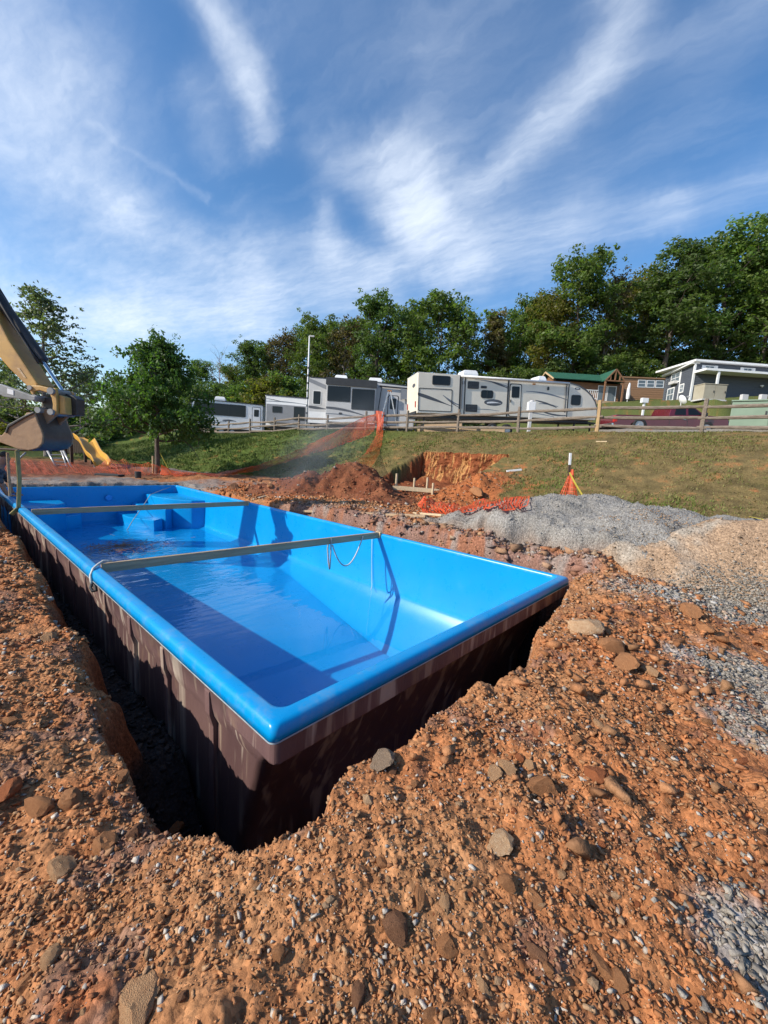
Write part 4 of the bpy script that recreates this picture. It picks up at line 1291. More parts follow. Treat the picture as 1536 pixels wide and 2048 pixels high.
def lap_wall(parent, x0, x1, z0, z1, y0, y1, mat, pitch=.16, name='siding', tilt=.022, ztop=None):
    """a wall of overlapping boards, its face towards local -y; ztop(x) may cut the top to a slope"""
    mb = MB(); z = z0
    while z < z1 - .01:
        h = min(pitch, z1 - z)
        mb.add([(x0, y0 - tilt, z), (x1, y0 - tilt, z), (x1, y0, z + h), (x0, y0, z + h), (x0, y1, z), (x1, y1, z), (x1, y1, z + h), (x0, y1, z + h)],
               [(0, 1, 2, 3), (7, 6, 5, 4), (0, 4, 5, 1), (3, 2, 6, 7), (0, 3, 7, 4), (1, 5, 6, 2)])
        z += h
    return mb.build(name, mat, parent)


def set_on_ground(P, down=.0):
    return Vector((P.x, P.y, gz(P.x, P.y) - down))


P0 = at(1193, 805, 40)
T = thing('log_cabin', 'small brown cabin with a green roof and front gable behind the cream trailer', 'cabin', frame(P0, RT))
lap_wall(T, -4.0, 1.95, -.5, 1.75, 0, 3.4, M_LOG, .2, 'wall')
roof = MB()
roof.add([(-4.45, -.55, 1.86), (2.1, -.55, 1.86), (2.1, 1.7, 2.83), (-4.45, 1.7, 2.83), (-4.45, 4.0, 1.86), (2.1, 4.0, 1.86)], [(0, 1, 2, 3), (3, 2, 5, 4)])
roof.add([(-4.45, -.55, 1.80), (2.1, -.55, 1.80), (2.1, 1.7, 2.77), (-4.45, 1.7, 2.77), (-4.45, 4.0, 1.80), (2.1, 4.0, 1.80)], [(3, 2, 1, 0), (4, 5, 2, 3), (0, 1, -5 + 6, 0)] if False else [(3, 2, 1, 0), (4, 5, 2, 3)])
# ribs of the metal roof
for k in range(24):
    x = -4.3 + k * .26; roof.beam((x, -.55, 1.875), (x, 1.7, 2.845), .03, .02)
r_ = roof.build('roof', M_GREENROOF, T)
g = MB(); g.prism([(-4.2, 1.80), (2.0, 1.80)], 0, 0, lambda u, v, h: (u, h, v)) if False else None
for x in (-4.02, 1.96):
    mb = MB(); mb.prism([(-.1, 1.70), (3.5, 1.70), (1.7, 2.74)], 0, .06, lambda u, v, h, x=x: (x + h, u, v)); mb.build('gable', M_LOG, T)
mb = MB()
for a, b_ in (((-4.46, -.58, 1.80), (-4.46, 1.7, 2.78)), ((-4.46, 4.0, 1.80), (-4.46, 1.7, 2.78))): mb.beam(a, b_, .05, .14)
mb.build('bargeboard', M_FRESH, T)
# cross gable over the door
fg = MB()
fg.add([(-.05, -1.25, 1.82), (.82, -1.25, 2.86), (.82, 1.7, 2.86), (-.05, 1.2, 1.82), (1.75, -1.25, 1.82), (1.75, 1.2, 1.82)], [(0, 1, 2, 3), (1, 4, 5, 2)])
fg.add([(-.05, -1.25, 1.76), (.82, -1.25, 2.80), (.82, 1.7, 2.80), (-.05, 1.2, 1.76), (1.75, -1.25, 1.76), (1.75, 1.2, 1.76)], [(3, 2, 1, 0), (2, 5, 4, 1)])
fg.build('front_roof', M_GREENROOF, T)
tr_ = MB()
for a, b_ in (((-.02, -1.22, 1.80), (.82, -1.22, 2.80)), ((1.72, -1.22, 1.80), (.82, -1.22, 2.80)), ((-.02, -1.2, 1.80), (1.72, -1.2, 1.80)), ((.82, -1.2, 1.80), (.82, -1.2, 2.76)), ((.4, -1.2, 1.80), (.4, -1.2, 2.28)), ((1.25, -1.2, 1.80), (1.25, -1.2, 2.28))):
    tr_.beam(a, b_, .10, .10)
tr_.build('truss', M_LOG, T)
for x in (.02, 1.66):
    mb = MB(); mb.beam((x, -1.15, -.6), (x, -1.15, 1.78), .12, .12); mb.build('porch_post', M_LOG, T)
for x in (-.04, .84):
    window(T, x, .05, x + .84, 1.55, -.022, .02, frame_m=M_WHITE, glass_m=M_PALEGLASS, name='glass_door', t=.07)
rail = MB()
for k in range(9): rail.box((-2.1 + k * .17, -1.2, .1), (-2.06 + k * .17, -1.16, .85))
for z in (.1, .85): rail.box((-2.15, -1.21, z), (-.55, -1.15, z + .06))
rail.build('railing', M_WHITE, T)
mb = MB(); mb.box((-4.0, -1.3, -.7), (1.9, -.03, .0)); mb.build('porch_deck', M_TIMBER, T)
P_ = T.matrix_world @ Vector((2.05, -1.4, -.1))
U = thing('garden_parasol', 'folded white parasol standing beside the brown cabin porch', 'parasol', Matrix.Translation(P_))
zb = gz(P_.x, P_.y) - P_.z
mb = MB(); mb.tube([(0, 0, zb - .05), (.08, 0, 1.75)], .025, 8); mb.build('pole', M_WHITE, U)
mb = MB(); mb.tube([(.02, 0, .35), (.06, 0, .7), (.05, .02, 1.2), (.09, 0, 1.7), (.09, 0, 1.8)], [.12, .17, .13, .08, .01], 9); mb.build('canopy', M_WHITE, U)

# --- tan cabin
P0 = at(1231.5, 805, 42)
T = thing('tan_cabin', 'tan cabin with three white framed windows in a row under its flat roof', 'cabin', frame(P0, at(1325, 808, 42) - P0))
lap_wall(T, 0, 4.75, -.6, 2.36, 0, 3.2, M_TANSIDE, .21, 'wall')
slab([(-.06, 2.36), (4.85, 2.32), (4.85, 2.42), (-.06, 2.48)], -.12, 3.3).build('roof', M_TANSIDE, T)
for x0, x1 in ((1.92, 2.72), (2.78, 3.58), (3.64, 4.46)):
    f_ = window(T, x0, 1.50, x1, 2.22, -.022, .01, frame_m=M_WHITE, glass_m=M_PALEGLASS, t=.07)
    mb = MB(); mb.box((x0 + .07, -.045, 1.84), (x1 - .07, -.030, 1.89)); mb.build('meeting_rail', M_WHITE, f_)

# --- slate grey house with white trim
P0 = at(1379, 803, 33)
T = thing('grey_house', 'slate grey cabin house with white trim and small clerestory windows', 'house', frame(P0, RT))
lap_wall(T, 0, 11, -.6, 2.2, 0, .15, M_GREYSIDE, .15, 'wall')
lap_wall(T, .5, 11, -.6, 2.85, 3.9, 4.1, M_GREYSIDE, .15, 'back_wall')
lap_wall(T, 0, 11, 2.2, 2.92, .0, .15, M_GREYSIDE, .15, 'clerestory_wall')
slab([(-.25, 2.92), (11.2, 2.80), (11.2, 2.93), (-.25, 3.06)], -.35, 4.4).build('roof', M_WHITE, T)
slab([(-.02, 2.10), (11, 2.02), (11, 2.16), (-.02, 2.26)], -1.25, -.024).build('porch_roof', M_WHITE, T)
for x in (.0, 1.0, 5.55, 8.0):
    mb = MB(); mb.box((x - .06, -.045 if x == 0 else -1.2, -.6), (x + .08, -.023 if x == 0 else -1.08, 2.08 if x else 2.9)); mb.build('corner_board' if x == 0 else 'porch_post', M_WHITE, T)
for x0, x1 in ((.5, 1.7), (3.42, 4.55), (5.72, 6.9)):
    xm = (x1 - x0) * .2
    f_ = window(T, x0 + xm, 2.34, x1 - xm, 2.72, -.022, .01, frame_m=M_WHITE, glass_m=M_PALEGLASS, t=.05, mull=1)
    for a in (x0, x1 - xm + .02):
        mb = MB(); mb.box((a, -.05, 2.33), (a + xm - .02, -.0225, 2.73)); mb.build('shutter', M_WHITE, T)
mb = MB(); mb.box((5.15, -.12, 1.42), (5.35, -.024, 1.52)); mb.tube([(5.18, -.2, 1.38), (5.18, -.1, 1.47)], [.06, .03], 8); mb.build('wall_lamp', M_WHITE, T)
# end wall, turned to the left
E_ = at(1327, 805, 37) - P0; E_.z = 0
Me = frame((0, 0, 0), T.matrix_world.to_3x3().inverted() @ -E_)
EL = E_.length


def endpart(o):
    o.matrix_local = Matrix.Translation(T.matrix_world.to_3x3().inverted() @ E_) @ Me
    return o


# wall boards of the end, in a frame that runs from the far corner to the near one
ew = lap_wall(T, 0, EL - .02, -.6, 2.75, .0, .2, M_GREYSIDE, .15, 'end_wall'); endpart(ew)
mb = slab([(-.3, 2.62), (EL + .05, 2.80), (EL + .05, 3.02), (-.3, 2.78)], -.30, .3); endpart(mb.build('roof_edge', M_WHITE, T))
for x0, z0, x1, z1 in ((.75, 1.80, 2.15, 2.62), (.45, .42, 1.55, 1.50), (2.35, .85, 2.95, 1.55)):
    f_ = window(T, x0, z0, x1, z1, -.022, .01, frame_m=M_WHITE, glass_m=M_PALEGLASS, t=.08, mull=1); endpart(f_)
    mb = MB(); mb.box((x0 + .08, -.044, (z0 + z1) / 2 - .02), (x1 - .08, -.030, (z0 + z1) / 2 + .02)); mb.build('meeting_rail', M_WHITE, f_)
for x in (.02, 2.2, EL - .1):
    mb = MB(); mb.box((x, -.05, -.6), (x + .09, -.0235, 2.7)); endpart(mb.build('corner_board', M_WHITE, T))
mb = MB(); mb.box((1.0, -.30, 1.72), (1.9, -.0235, 1.95)); endpart(mb.build('window_air_conditioner', M_LGREY, T))

# satellite dish on a tripod, utility boxes
P_ = set_on_ground(at(1362, 806, 29))
S = thing('satellite_dish', 'white satellite dish on a tripod in front of the grey house', 'satellite dish', Matrix.Translation(P_))
mb = MB()
for a in (0, 2.1, 4.2): mb.tube([(math.cos(a) * .35, math.sin(a) * .35, 0), (0, 0, .5)], .02, 6)
mb.tube([(0, 0, .4), (0, 0, .75)], .03, 8); mb.build('tripod', M_LGREY, S)
nd = Vector((.55, -.65, .45)).normalized(); sd_ = nd.orthogonal().normalized(); td = nd.cross(sd_)
mb = MB(); mb.rings([[Vector((0, 0, .85)) + nd * z + (sd_ * math.cos(a) + td * math.sin(a)) * r for a in [2 * PI * k / 18 for k in range(18)]] for r, z in ((.02, 0), (.2, .03), (.36, .10), (.37, .10), (.36, .08), (.2, .0), (.02, -.03))]); mb.build('reflector', M_WHITE, S, smooth=True)
mb = MB(); mb.tube([Vector((0, 0, .85)) - td * .3, Vector((0, 0, .85)) + nd * .45 - td * .1], .015, 6); mb.tube([Vector((0, 0, .85)) + nd * .42 - td * .1, Vector((0, 0, .85)) + nd * .52 - td * .08], .05, 8); mb.build('receiver_arm', M_LGREY, S)

M_TANBOX = pm('tan_metal', (.40, .36, .27), (.34, .30, .22), rough=.5, scale=2)
M_GREENBOX = pm('pale_green_metal', (.20, .27, .19), (.17, .235, .165), rough=.5, scale=2)


def utility_box(name, label, P, w, d_, h, mat, doors=2, face=False):
    v_ = P - CAM
    T = thing(name, label, 'utility box', frame(P, Vector((v_.y, -v_.x, 0)) if face else RT))
    g0 = min(ground_local(T, x, y) for x in (0, w) for y in (0, d_)) - .05
    mb = MB(); mb.box((0, 0, g0 + .08), (w, d_, h)); mb.build('cabinet', mat, T, bevel=.02)
    mb = MB(); mb.box((-.05, -.05, g0), (w + .05, d_ + .05, g0 + .079)); mb.build('plinth', M_LGREY, T)
    mb = MB(); mb.box((-.03, -.04, h + .001), (w + .03, d_ + .03, h + .05)); mb.build('lid', mat, T, bevel=.015)
    for k in range(doors):
        a = w * k / doors + .02; b_ = w * (k + 1) / doors - .02
        do = slab(rr2(a, .04, b_, h - .04, .02), -.016, -.001).build('door', mat, T)
        mb = MB(); mb.box((b_ - .10, -.045, h * .5), (b_ - .06, -.0165, h * .5 + .12)); mb.build('handle', M_CHAR, do)
    return T


pb = at(1404.5, 800, 27)
utility_box('utility_cabinet', 'tan metal utility cabinet standing in front of the grey house wall', pb, 1.42, .9, .98, M_TANBOX)
pb = at(1456, 857, 14.6)
utility_box('transformer_box', 'pale green transformer box behind the fence at the right edge', pb, 2.0, .9, .90, M_GREENBOX, face=True)
for px, py in ((1487, 801), (1525, 800)):
    p_ = set_on_ground(at(px, py, 24)); T = thing('meter_pedestal', 'grey meter pedestal behind the pale green transformer, ' + ('the left one' if px < 1500 else 'the right one'), 'meter pedestal', frame(p_, RT))
    zt = at(px, 789, 24).z - p_.z
    mb = MB(); mb.beam((0, 0, -.05), (0, 0, zt - .25), .10, .10); mb.build('post', M_LGREY, T); mb = MB(); mb.box((-.17, -.1, zt - .42), (.17, .1, zt)); mb.build('meter_box', M_LGREY, T, bevel=.02)
p_ = set_on_ground(at(1057, 864, 20)); zt = at(1057, 801, 20).z - p_.z
T = thing('power_pedestal', 'white campsite power pedestal in front of the cream trailer beside its door', 'power pedestal', frame(p_, RT))
mb = MB(); mb.beam((0, 0, -.05), (0, 0, zt - .3), .16, .12); mb.build('post', M_LGREY, T)
mb = MB(); mb.box((-.17, -.12, zt - .48), (.17, .12, zt - .06)); mb.build('breaker_box', M_WHITE, T, bevel=.02)
mb = MB(); mb.rings([[Vector((r * math.cos(a), r * math.sin(a), z)) for a in [2 * PI * k / 12 for k in range(12)]] for r, z in ((.10, zt - .06), (.11, zt - .03), (.06, zt + .02), (.01, zt + .03))], cap0=True, cap1=True); mb.build('lamp_cap', M_LGREY, T)
p_ = set_on_ground(at(1286, 822, 27)); zt = at(1286, 796, 27).z - p_.z
T = thing('power_pedestal', 'small white pedestal on the lawn below the tan cabin', 'power pedestal', frame(p_, RT))
mb = MB(); mb.beam((0, 0, -.05), (0, 0, zt - .2), .12, .1); mb.build('post', M_WHITE, T); mb = MB(); mb.box((-.2, -.12, zt - .3), (.2, .12, zt)); mb.build('breaker_box', M_WHITE, T, bevel=.02)

# --- white light pole
p_ = set_on_ground(at(612, 868, 24.5)); zt = at(617, 672, 24.5).z - p_.z
T = thing('light_pole', 'tall thin white light pole in front of the grey fifth wheel', 'light pole', Matrix.Translation(p_))
mb = MB(); mb.tube([(0, 0, -.1), (0, 0, zt * .5), (0, 0, zt)], [.05, .045, .035], 8); mb.build('pole', M_WHITE, T, smooth=True)
mb = MB(); mb.beam(Vector((0, 0, zt)), Vector((0, 0, zt)) + RT * .28, .10, .07); mb.build('lamp_head', M_LGREY, T)
mb = MB()
for k in range(8): mb.tube([(0, 0, .6 + k * .42), (0, 0, .72 + k * .42)], .052, 8)
mb.build('band', M_STRIPE, T)

# --- split rail fence
M_RAIL = pm('grey_split_rail', (.25, .20, .155), (.14, .11, .08), rough=.85, scale=3, stretch=(2, 2, 8), bump=.5, bscale=20)
M_POST = pm('yellow_pine_post', (.47, .32, .16), (.36, .23, .11), rough=.8, scale=3, stretch=(6, 6, 1), bump=.3)
FP = [(1700, 862, 11.5, 775), (1402, 862, 13.5, 794), (1194, 865, 15, 802), (1036, 862, 17, 811), (914.5, 862, 18.5, 817), (813.5, 862, 19.5, 820), (731, 866, 20.8, 826), (654.5, 863, 22.5, 831), (597, 867, 24, 834), (549, 868, 25.5, 837), (500, 871, 27, 841), (457, 870, 28.5, 843), (422, 868, 30, 842), (385, 869, 32, 845), (345, 870, 34, 847)]
fen = thing('split_rail_fence', 'weathered split rail fence running along the top of the grass bank', 'fence', Matrix.Identity(4))
posts = []
for px, py, D, tp in FP:
    b_ = at(px, py, D); b_ = Vector((b_.x, b_.y, gz(b_.x, b_.y))); t_ = at(px, tp, D); h_ = t_.z - at(px, py, D).z
    posts.append((b_, h_))
    mb = MB(); lean = Vector((RNG.uniform(-.03, .03), RNG.uniform(-.03, .03), 0))
    mb.tube([b_ - Vector((0, 0, .2)), b_ + Vector((0, 0, h_ * .5)) + lean * .5, b_ + Vector((0, 0, h_)) + lean], [.068, .064, .060], 6)
    o = mb.build('post', M_POST if px == 1194 else M_RAIL, fen)
    if px == 1194: o['label'] = 'new yellow pine post'
for (a, ha), (b_, hb) in zip(posts[:-1], posts[1:]):
    for fz in (.78, .44, .16):
        s = Vector((RNG.uniform(-.02, .02), RNG.uniform(-.02, .02), 0))
        za = ha * fz + RNG.uniform(-.05, .05); zb_ = hb * fz + RNG.uniform(-.05, .05)
        d_ = (b_ - a).normalized() * .12
        p0 = a + Vector((0, 0, za)) - d_ + s; p1 = b_ + Vector((0, 0, zb_)) + d_ + s; mid = p0.lerp(p1, .5) + Vector((RNG.uniform(-.02, .02), RNG.uniform(-.02, .02), RNG.uniform(-.05, .01)))
        mb = MB(); mb.tube([p0, p0.lerp(mid, .5), mid, mid.lerp(p1, .5), p1], [.035, .055, .058, .054, .034], 6); mb.build('rail', M_RAIL, fen)

# timber edging behind the fence
T = thing('timber_edging', 'pale stacked landscape timbers at the foot of the cream trailer behind the fence', 'timber edging', Matrix.Identity(4))
for (px0, px1, D0, D1, py, n_) in ((836, 924, 19.9, 19.2, 853, 3), (924, 1010, 19.2, 18.6, 858, 2)):
    a = set_on_ground(at(px0, py, D0)); b_ = set_on_ground(at(px1, py, D1))
    for k in range(n_):
        mb = MB(); mb.beam(a + Vector((0, 0, .07 + k * .135)), b_ + Vector((0, 0, .07 + k * .135)), .14, .13); mb.build('timber', M_FRESH if k % 2 else M_TIMBER, T, bevel=.01)

# aluminium stepladder by the fence
M_ALU = pm('aluminium', (.58, .58, .58), (.5, .5, .5), rough=.35, metal=.8, scale=8)
p_ = set_on_ground(at(775, 862, 20.3)); hgt = at(767, 783, 20.3).z - p_.z
T = thing('step_ladder', 'tall aluminium stepladder standing open behind the orange net at the fence', 'ladder', frame(p_, RT))
for s in (-1, 1):
    mb = MB(); mb.beam((-.42 + s * .22 * .0 - .0, s * .25, 0), (-.08, s * .14, hgt), .06, .03); mb.build('leg', M_ALU, T)
    mb = MB(); mb.beam((.50, s * .25, 0), (.02, s * .14, hgt), .05, .03); mb.build('leg', M_ALU, T)
for k in range(6):
    f_ = (k + .7) / 6.6; mb = MB(); mb.beam((-.42 + .34 * f_, -.25 + .11 * f_, hgt * f_), (-.42 + .34 * f_, .25 - .11 * f_, hgt * f_), .09, .025); mb.build('tread', M_ALU, T)
mb = MB(); mb.box((-.12, -.17, hgt), (.08, .17, hgt + .05)); mb.build('cap', M_AMBER, T)

# ------------------------------------------------------------------ trees
def leaf_mat(name, col, trans=.5):
    m, N, L = new_mat(name)
    out = N.new('ShaderNodeOutputMaterial')
    a = N.new('ShaderNodeAttribute'); a.attribute_name = 'tint'
    oi = N.new('ShaderNodeObjectInfo')
    hs = N.new('ShaderNodeHueSaturation')
    mr = N.new('ShaderNodeMapRange'); mr.inputs[3].default_value = .488; mr.inputs[4].default_value = .512; L.new(oi.outputs['Random'], mr.inputs[0]); L.new(mr.outputs[0], hs.inputs['Hue'])
    mv = N.new('ShaderNodeMath'); mv.operation = 'MULTIPLY_ADD'; mv.inputs[1].default_value = .35; mv.inputs[2].default_value = .82; L.new(oi.outputs['Random'], mv.inputs[0]); L.new(mv.outputs[0], hs.inputs['Value'])
    mx = N.new('ShaderNodeMix'); mx.data_type = 'RGBA'; mx.blend_type = 'MULTIPLY'; mx.inputs['Factor'].default_value = 1; L.new(a.outputs['Color'], mx.inputs['A']); mx.inputs['B'].default_value = tuple(col) + (1,)
    L.new(mx.outputs['Result'], hs.inputs['Color'])
    d = N.new('ShaderNodeBsdfPrincipled'); d.inputs['Roughness'].default_value = .5; d.inputs['Specular IOR Level'].default_value = .3; L.new(hs.outputs[0], d.inputs['Base Color'])
    t = N.new('ShaderNodeBsdfTranslucent'); t2 = N.new('ShaderNodeMix'); t2.data_type = 'RGBA'; t2.blend_type = 'MULTIPLY'; t2.inputs['Factor'].default_value = 1; L.new(hs.outputs[0], t2.inputs['A']); t2.inputs['B'].default_value = (1.3, 1.5, .6, 1); L.new(t2.outputs['Result'], t.inputs[0])
    ms = N.new('ShaderNodeMixShader'); ms.inputs[0].default_value = trans; L.new(d.outputs[0], ms.inputs[1]); L.new(t.outputs[0], ms.inputs[2]); L.new(ms.outputs[0], out.inputs[0])
    return m


M_BARK = pm('bark', (.13, .10, .08), (.07, .055, .045), rough=.9, scale=4, stretch=(4, 4, 1), bump=.5)
M_BARKG = pm('grey_bark', (.22, .19, .165), (.13, .11, .095), rough=.9, scale=4, stretch=(4, 4, 1), bump=.4)
LEAFS = {
    'green': leaf_mat('oak_leaf', (.108, .158, .042)),
    'deep': leaf_mat('deep_green_leaf', (.090, .142, .045)),
    'yellow': leaf_mat('yellow_green_leaf', (.155, .155, .034)),
    'brown': leaf_mat('brown_green_leaf', (.115, .098, .048)),
    'maple': leaf_mat('maple_leaf', (.066, .118, .032)),
    'blue': leaf_mat('blue_green_leaf', (.14, .18, .11)),
}


def grow(rng, height, spread, base=.3, limbs=14, droop=0.0, levels=2, lean=.05, conical=False, twist=None):
    """skeleton of a tree: list of (points, radii); and tips where foliage sits"""
    segs = []; tips = []
    r0 = height * .016 + .03
    tp = [Vector((0, 0, -.3))]
    for k in range(1, 9):
        f = k / 8; tp.append(Vector((rng.normal(0, lean) * height * .25 * f, rng.normal(0, lean) * height * .25 * f, height * .92 * f)))
    for k in range(2, 8): tp[k] = (tp[k - 1] + tp[k] * 2 + tp[k + 1]) / 4
    segs.append((tp, [r0 * (1.15 if k == 0 else 1 - .88 * k / 8) for k in range(9)]))

    def tpos(f):
        q_ = f * 8; i = min(int(q_), 7); return tp[i].lerp(tp[i + 1], q_ - i)
    for i in range(limbs):
        f = base + (1 - base) * (i + rng.uniform(0, 1)) / limbs
        f = min(f, .98)
        a = i * 2.4 + rng.uniform(-.5, .5)
        if conical: ln = spread * (1.05 - (f - base) / (1 - base)) * rng.uniform(.8, 1.1); el = rng.uniform(-.05, .25) - droop
        else:
            g_ = (f - base) / (1 - base); ln = spread * (.55 + .75 * math.sin(PI * min(1, .18 + g_ * .78))) * rng.uniform(.65, 1.1); el = rng.uniform(.2, .6) + g_ * .55 - droop
        d = Vector((math.cos(a) * math.cos(el), math.sin(a) * math.cos(el), math.sin(el)))
        p = tpos(f); pts = [p]; n = 5
        for k in range(n):
            d = (d + Vector((rng.normal(0, .16), rng.normal(0, .16), rng.normal(.05, .12)))).normalized(); p = p + d * ln / n; pts.append(p)
        rb = r0 * (1 - .85 * f) * .5 + .012
        segs.append((pts, [rb * (1 - .8 * k / n) for k in range(n + 1)]))
        tips += [(pts[-1], 1.0), (pts[-2], .8), (pts[-3], .6)]
        for j in range(3 if levels > 1 else 0):
            k = 1 + j % 4 + (1 if j > 2 else 0); q0 = pts[min(k + 1, n)]
            d2 = (d + Vector((rng.normal(0, .8), rng.normal(0, .8), rng.normal(.15, .5)))).normalized(); l2 = ln * rng.uniform(.25, .5)
            e1 = q0 + d2 * l2 * .5 + Vector((0, 0, rng.normal(0, .1))); e2 = q0 + d2 * l2
            segs.append(([q0, e1, e2], [rb * .4, rb * .25, rb * .1])); tips += [(e2, .9), (e1, .6)]
    return segs, tips


TOPZ = {}


def make_tree_meshes(seed, height, spread, leaf, nleaf, base=.3, limbs=14, bark=None, lsize=.30, cl=.75, conical=False, droop=0.0, flat=.7, skip=0.0, leafmat=None, branches_only=False, zmin=None):
    rng = np.random.default_rng(seed)
    segs, tips = grow(rng, height, spread, base, limbs, droop, 2, conical=conical)
    mb = MB()
    for k, (pts, rad) in enumerate(segs):
        mb.tube(pts, rad, 7 if k == 0 else 4, cap=False)
    me_t = bpy.data.meshes.new('trunk'); me_t.from_pydata(mb.v, [], mb.f); me_t.shade_smooth(); me_t.materials.append(bark or M_BARK)
    if branches_only: return me_t, None
    T_ = np.array([tuple(p) for p, w in tips]); W_ = np.array([w for p, w in tips])
    keep = rng.uniform(size=len(T_)) >= skip
    if zmin is not None: keep &= T_[:, 2] > zmin + .15
    T_ = T_[keep]; W_ = W_[keep]
    # several small clumps about each tip, leaves in each clump lie on its outside
    nc = len(T_) * 3
    src = rng.integers(0, len(T_), nc); cc = T_[src] + rng.normal(size=(nc, 3)) * cl * .75 * np.array([1, 1, .7]); cr = cl * rng.uniform(.45, 1.0, nc) * (W_[src] * .5 + .5)
    pick = rng.choice(nc, nleaf, p=(cr ** 2) / (cr ** 2).sum())
    dirs = rng.normal(size=(nleaf, 3)); dirs /= np.linalg.norm(dirs, axis=1)[:, None]
    P = cc[pick] + dirs * (cr[pick] * rng.uniform(.35, 1.05, nleaf))[:, None] * np.array([1, 1, flat])
    nrm = dirs * .7 + rng.normal(size=(nleaf, 3)) * .6 + np.array([0, 0, .35]); nrm /= np.linalg.norm(nrm, axis=1)[:, None]
    t1 = np.cross(nrm, rng.normal(size=(nleaf, 3))); t1 /= np.linalg.norm(t1, axis=1)[:, None]; t2 = np.cross(nrm, t1)
    s = lsize * rng.uniform(.6, 1.25, nleaf)[:, None]
    V = np.stack([P - t1 * s * .55, P - t2 * s * .30 + nrm * s * .06, P + t1 * s * .55, P + t2 * s * .30 + nrm * s * .06], 1).reshape(-1, 3)
    F = np.arange(nleaf * 4).reshape(-1, 4)
    ct = rng.uniform(.75, 1.25, nc)[pick]; lt = rng.uniform(.8, 1.2, nleaf)
    c = np.stack([ct * lt * rng.uniform(.9, 1.15, nleaf), ct * lt, ct * lt * .95], 1)
    o = np_mesh('crown', V, F, leafmat or LEAFS[leaf], False, np.repeat(c, 4, 0))
    me_c = o.data; bpy.data.objects.remove(o)
    TOPZ[me_c.name] = float(np.percentile(V[:, 2], 99.7))
    return me_t, me_c


def put_tree(name, label, meshes, P, sx, sz, rot, group=None, cat_='tree', mats=None):
    m4 = Matrix.Translation(P) @ Matrix.Rotation(rot, 4, 'Z') @ Matrix.Diagonal((sx, sx, sz, 1))
    t = thing(name, label, cat_, m4, group)
    o = bpy.data.objects.new('trunk', meshes[0]); COL.objects.link(o); o.parent = t
    if meshes[1]:
        o = bpy.data.objects.new('crown', meshes[1]); COL.objects.link(o); o.parent = t
        if mats:
            o.material_slots[0].link = 'OBJECT'; o.material_slots[0].material = mats
    return t


# the leafy young maple beside the slide, close to the camera
PT = ground_at(315, 946)
mt = make_tree_meshes(24, 4.1, 2.15, 'maple', 21000, base=.26, limbs=34, lsize=.12, cl=.35, skip=.18, flat=.8, conical=True, droop=.02, zmin=.95)
put_tree('maple_tree', 'leafy young green tree staked at the edge of the gravel behind the pool', mt, PT, 1.0, (at(325, 680, 15.4).z - PT.z) / TOPZ[mt[1].name], .4)
# stakes and guy straps of that tree
M_YSTRAP = pm('yellow_webbing', (.62, .50, .06), (.5, .38, .05), rough=.7, scale=30)
for k, (dx, lab) in enumerate(((-.16, 'short wooden stake on the left of the young tree trunk'), (.22, 'leaning yellow stake strap on the right of the young tree trunk'))):
    p_ = PT + RT * dx; p_.z = gz(p_.x, p_.y)
    mb = MB()
    if k == 0: mb.beam(p_ - Vector((0, 0, .05)), p_ + Vector((0, 0, .62)), .05, .05)
    else: mb.beam(p_ + RT * .28 - Vector((0, 0, .03)), p_ - RT * .12 + Vector((0, 0, .72)), .045, .012)
    tag(mb.build('tree_stake' if k == 0 else 'tree_strap', M_FRESH if k == 0 else M_YSTRAP, None), lab, 'stake' if k == 0 else 'strap')

# tall airy tree behind the excavator
PT = fr(19.5, (78 - 768) / 831 * 19.5 * 1.0); PT = at(95, 900, 20); PT.z = gz(PT.x, PT.y)
zt = at(75, 578, 20).z - PT.z
mt = make_tree_meshes(33, 8.0, 3.7, 'blue', 9000, base=.14, limbs=36, lsize=.155, cl=.40, conical=True, flat=.28, bark=M_BARKG)
put_tree('pin_oak_tree', 'tall airy tapering tree rising behind the excavator bucket', mt, PT, 1.0, zt / TOPZ[mt[1].name], 1.1)

# the wood behind the trailers
VAR = {
    'oak_a': make_tree_meshes(101, 18, 4.6, 'green', 13000, base=.26, limbs=22, lsize=.40, cl=1.1, skip=.1),
    'oak_b': make_tree_meshes(102, 20, 4.2, 'deep', 13000, base=.28, limbs=23, lsize=.40, cl=1.05, skip=.1),
    'oak_c': make_tree_meshes(103, 17, 5.2, 'green', 13000, base=.24, limbs=21, lsize=.41, cl=1.15, skip=.1),
    'yel': make_tree_meshes(104, 16, 4.2, 'yellow', 11000, base=.15, limbs=20, lsize=.38, cl=1.05),
    'thin': make_tree_meshes(105, 19, 3.6, 'brown', 5000, base=.35, limbs=18, lsize=.42, cl=1.0, bark=M_BARKG),
    'pine': make_tree_meshes(106, 18, 3.0, 'brown', 6500, base=.25, limbs=26, lsize=.45, cl=.85, conical=True, flat=.5),
    'low': make_tree_meshes(107, 8, 3.4, 'green', 6500, base=.05, limbs=16, lsize=.42, cl=1.1),
    'bare': make_tree_meshes(108, 13, 3.4, 'brown', 10, base=.3, limbs=26, branches_only=True, bark=pm('reddish_twigs', (.24, .14, .12), (.17, .10, .09), rough=.9)),
}
VH = {'oak_a': 18, 'oak_b': 20, 'oak_c': 17, 'yel': 16, 'thin': 19, 'pine': 18, 'low': 8, 'bare': 13}
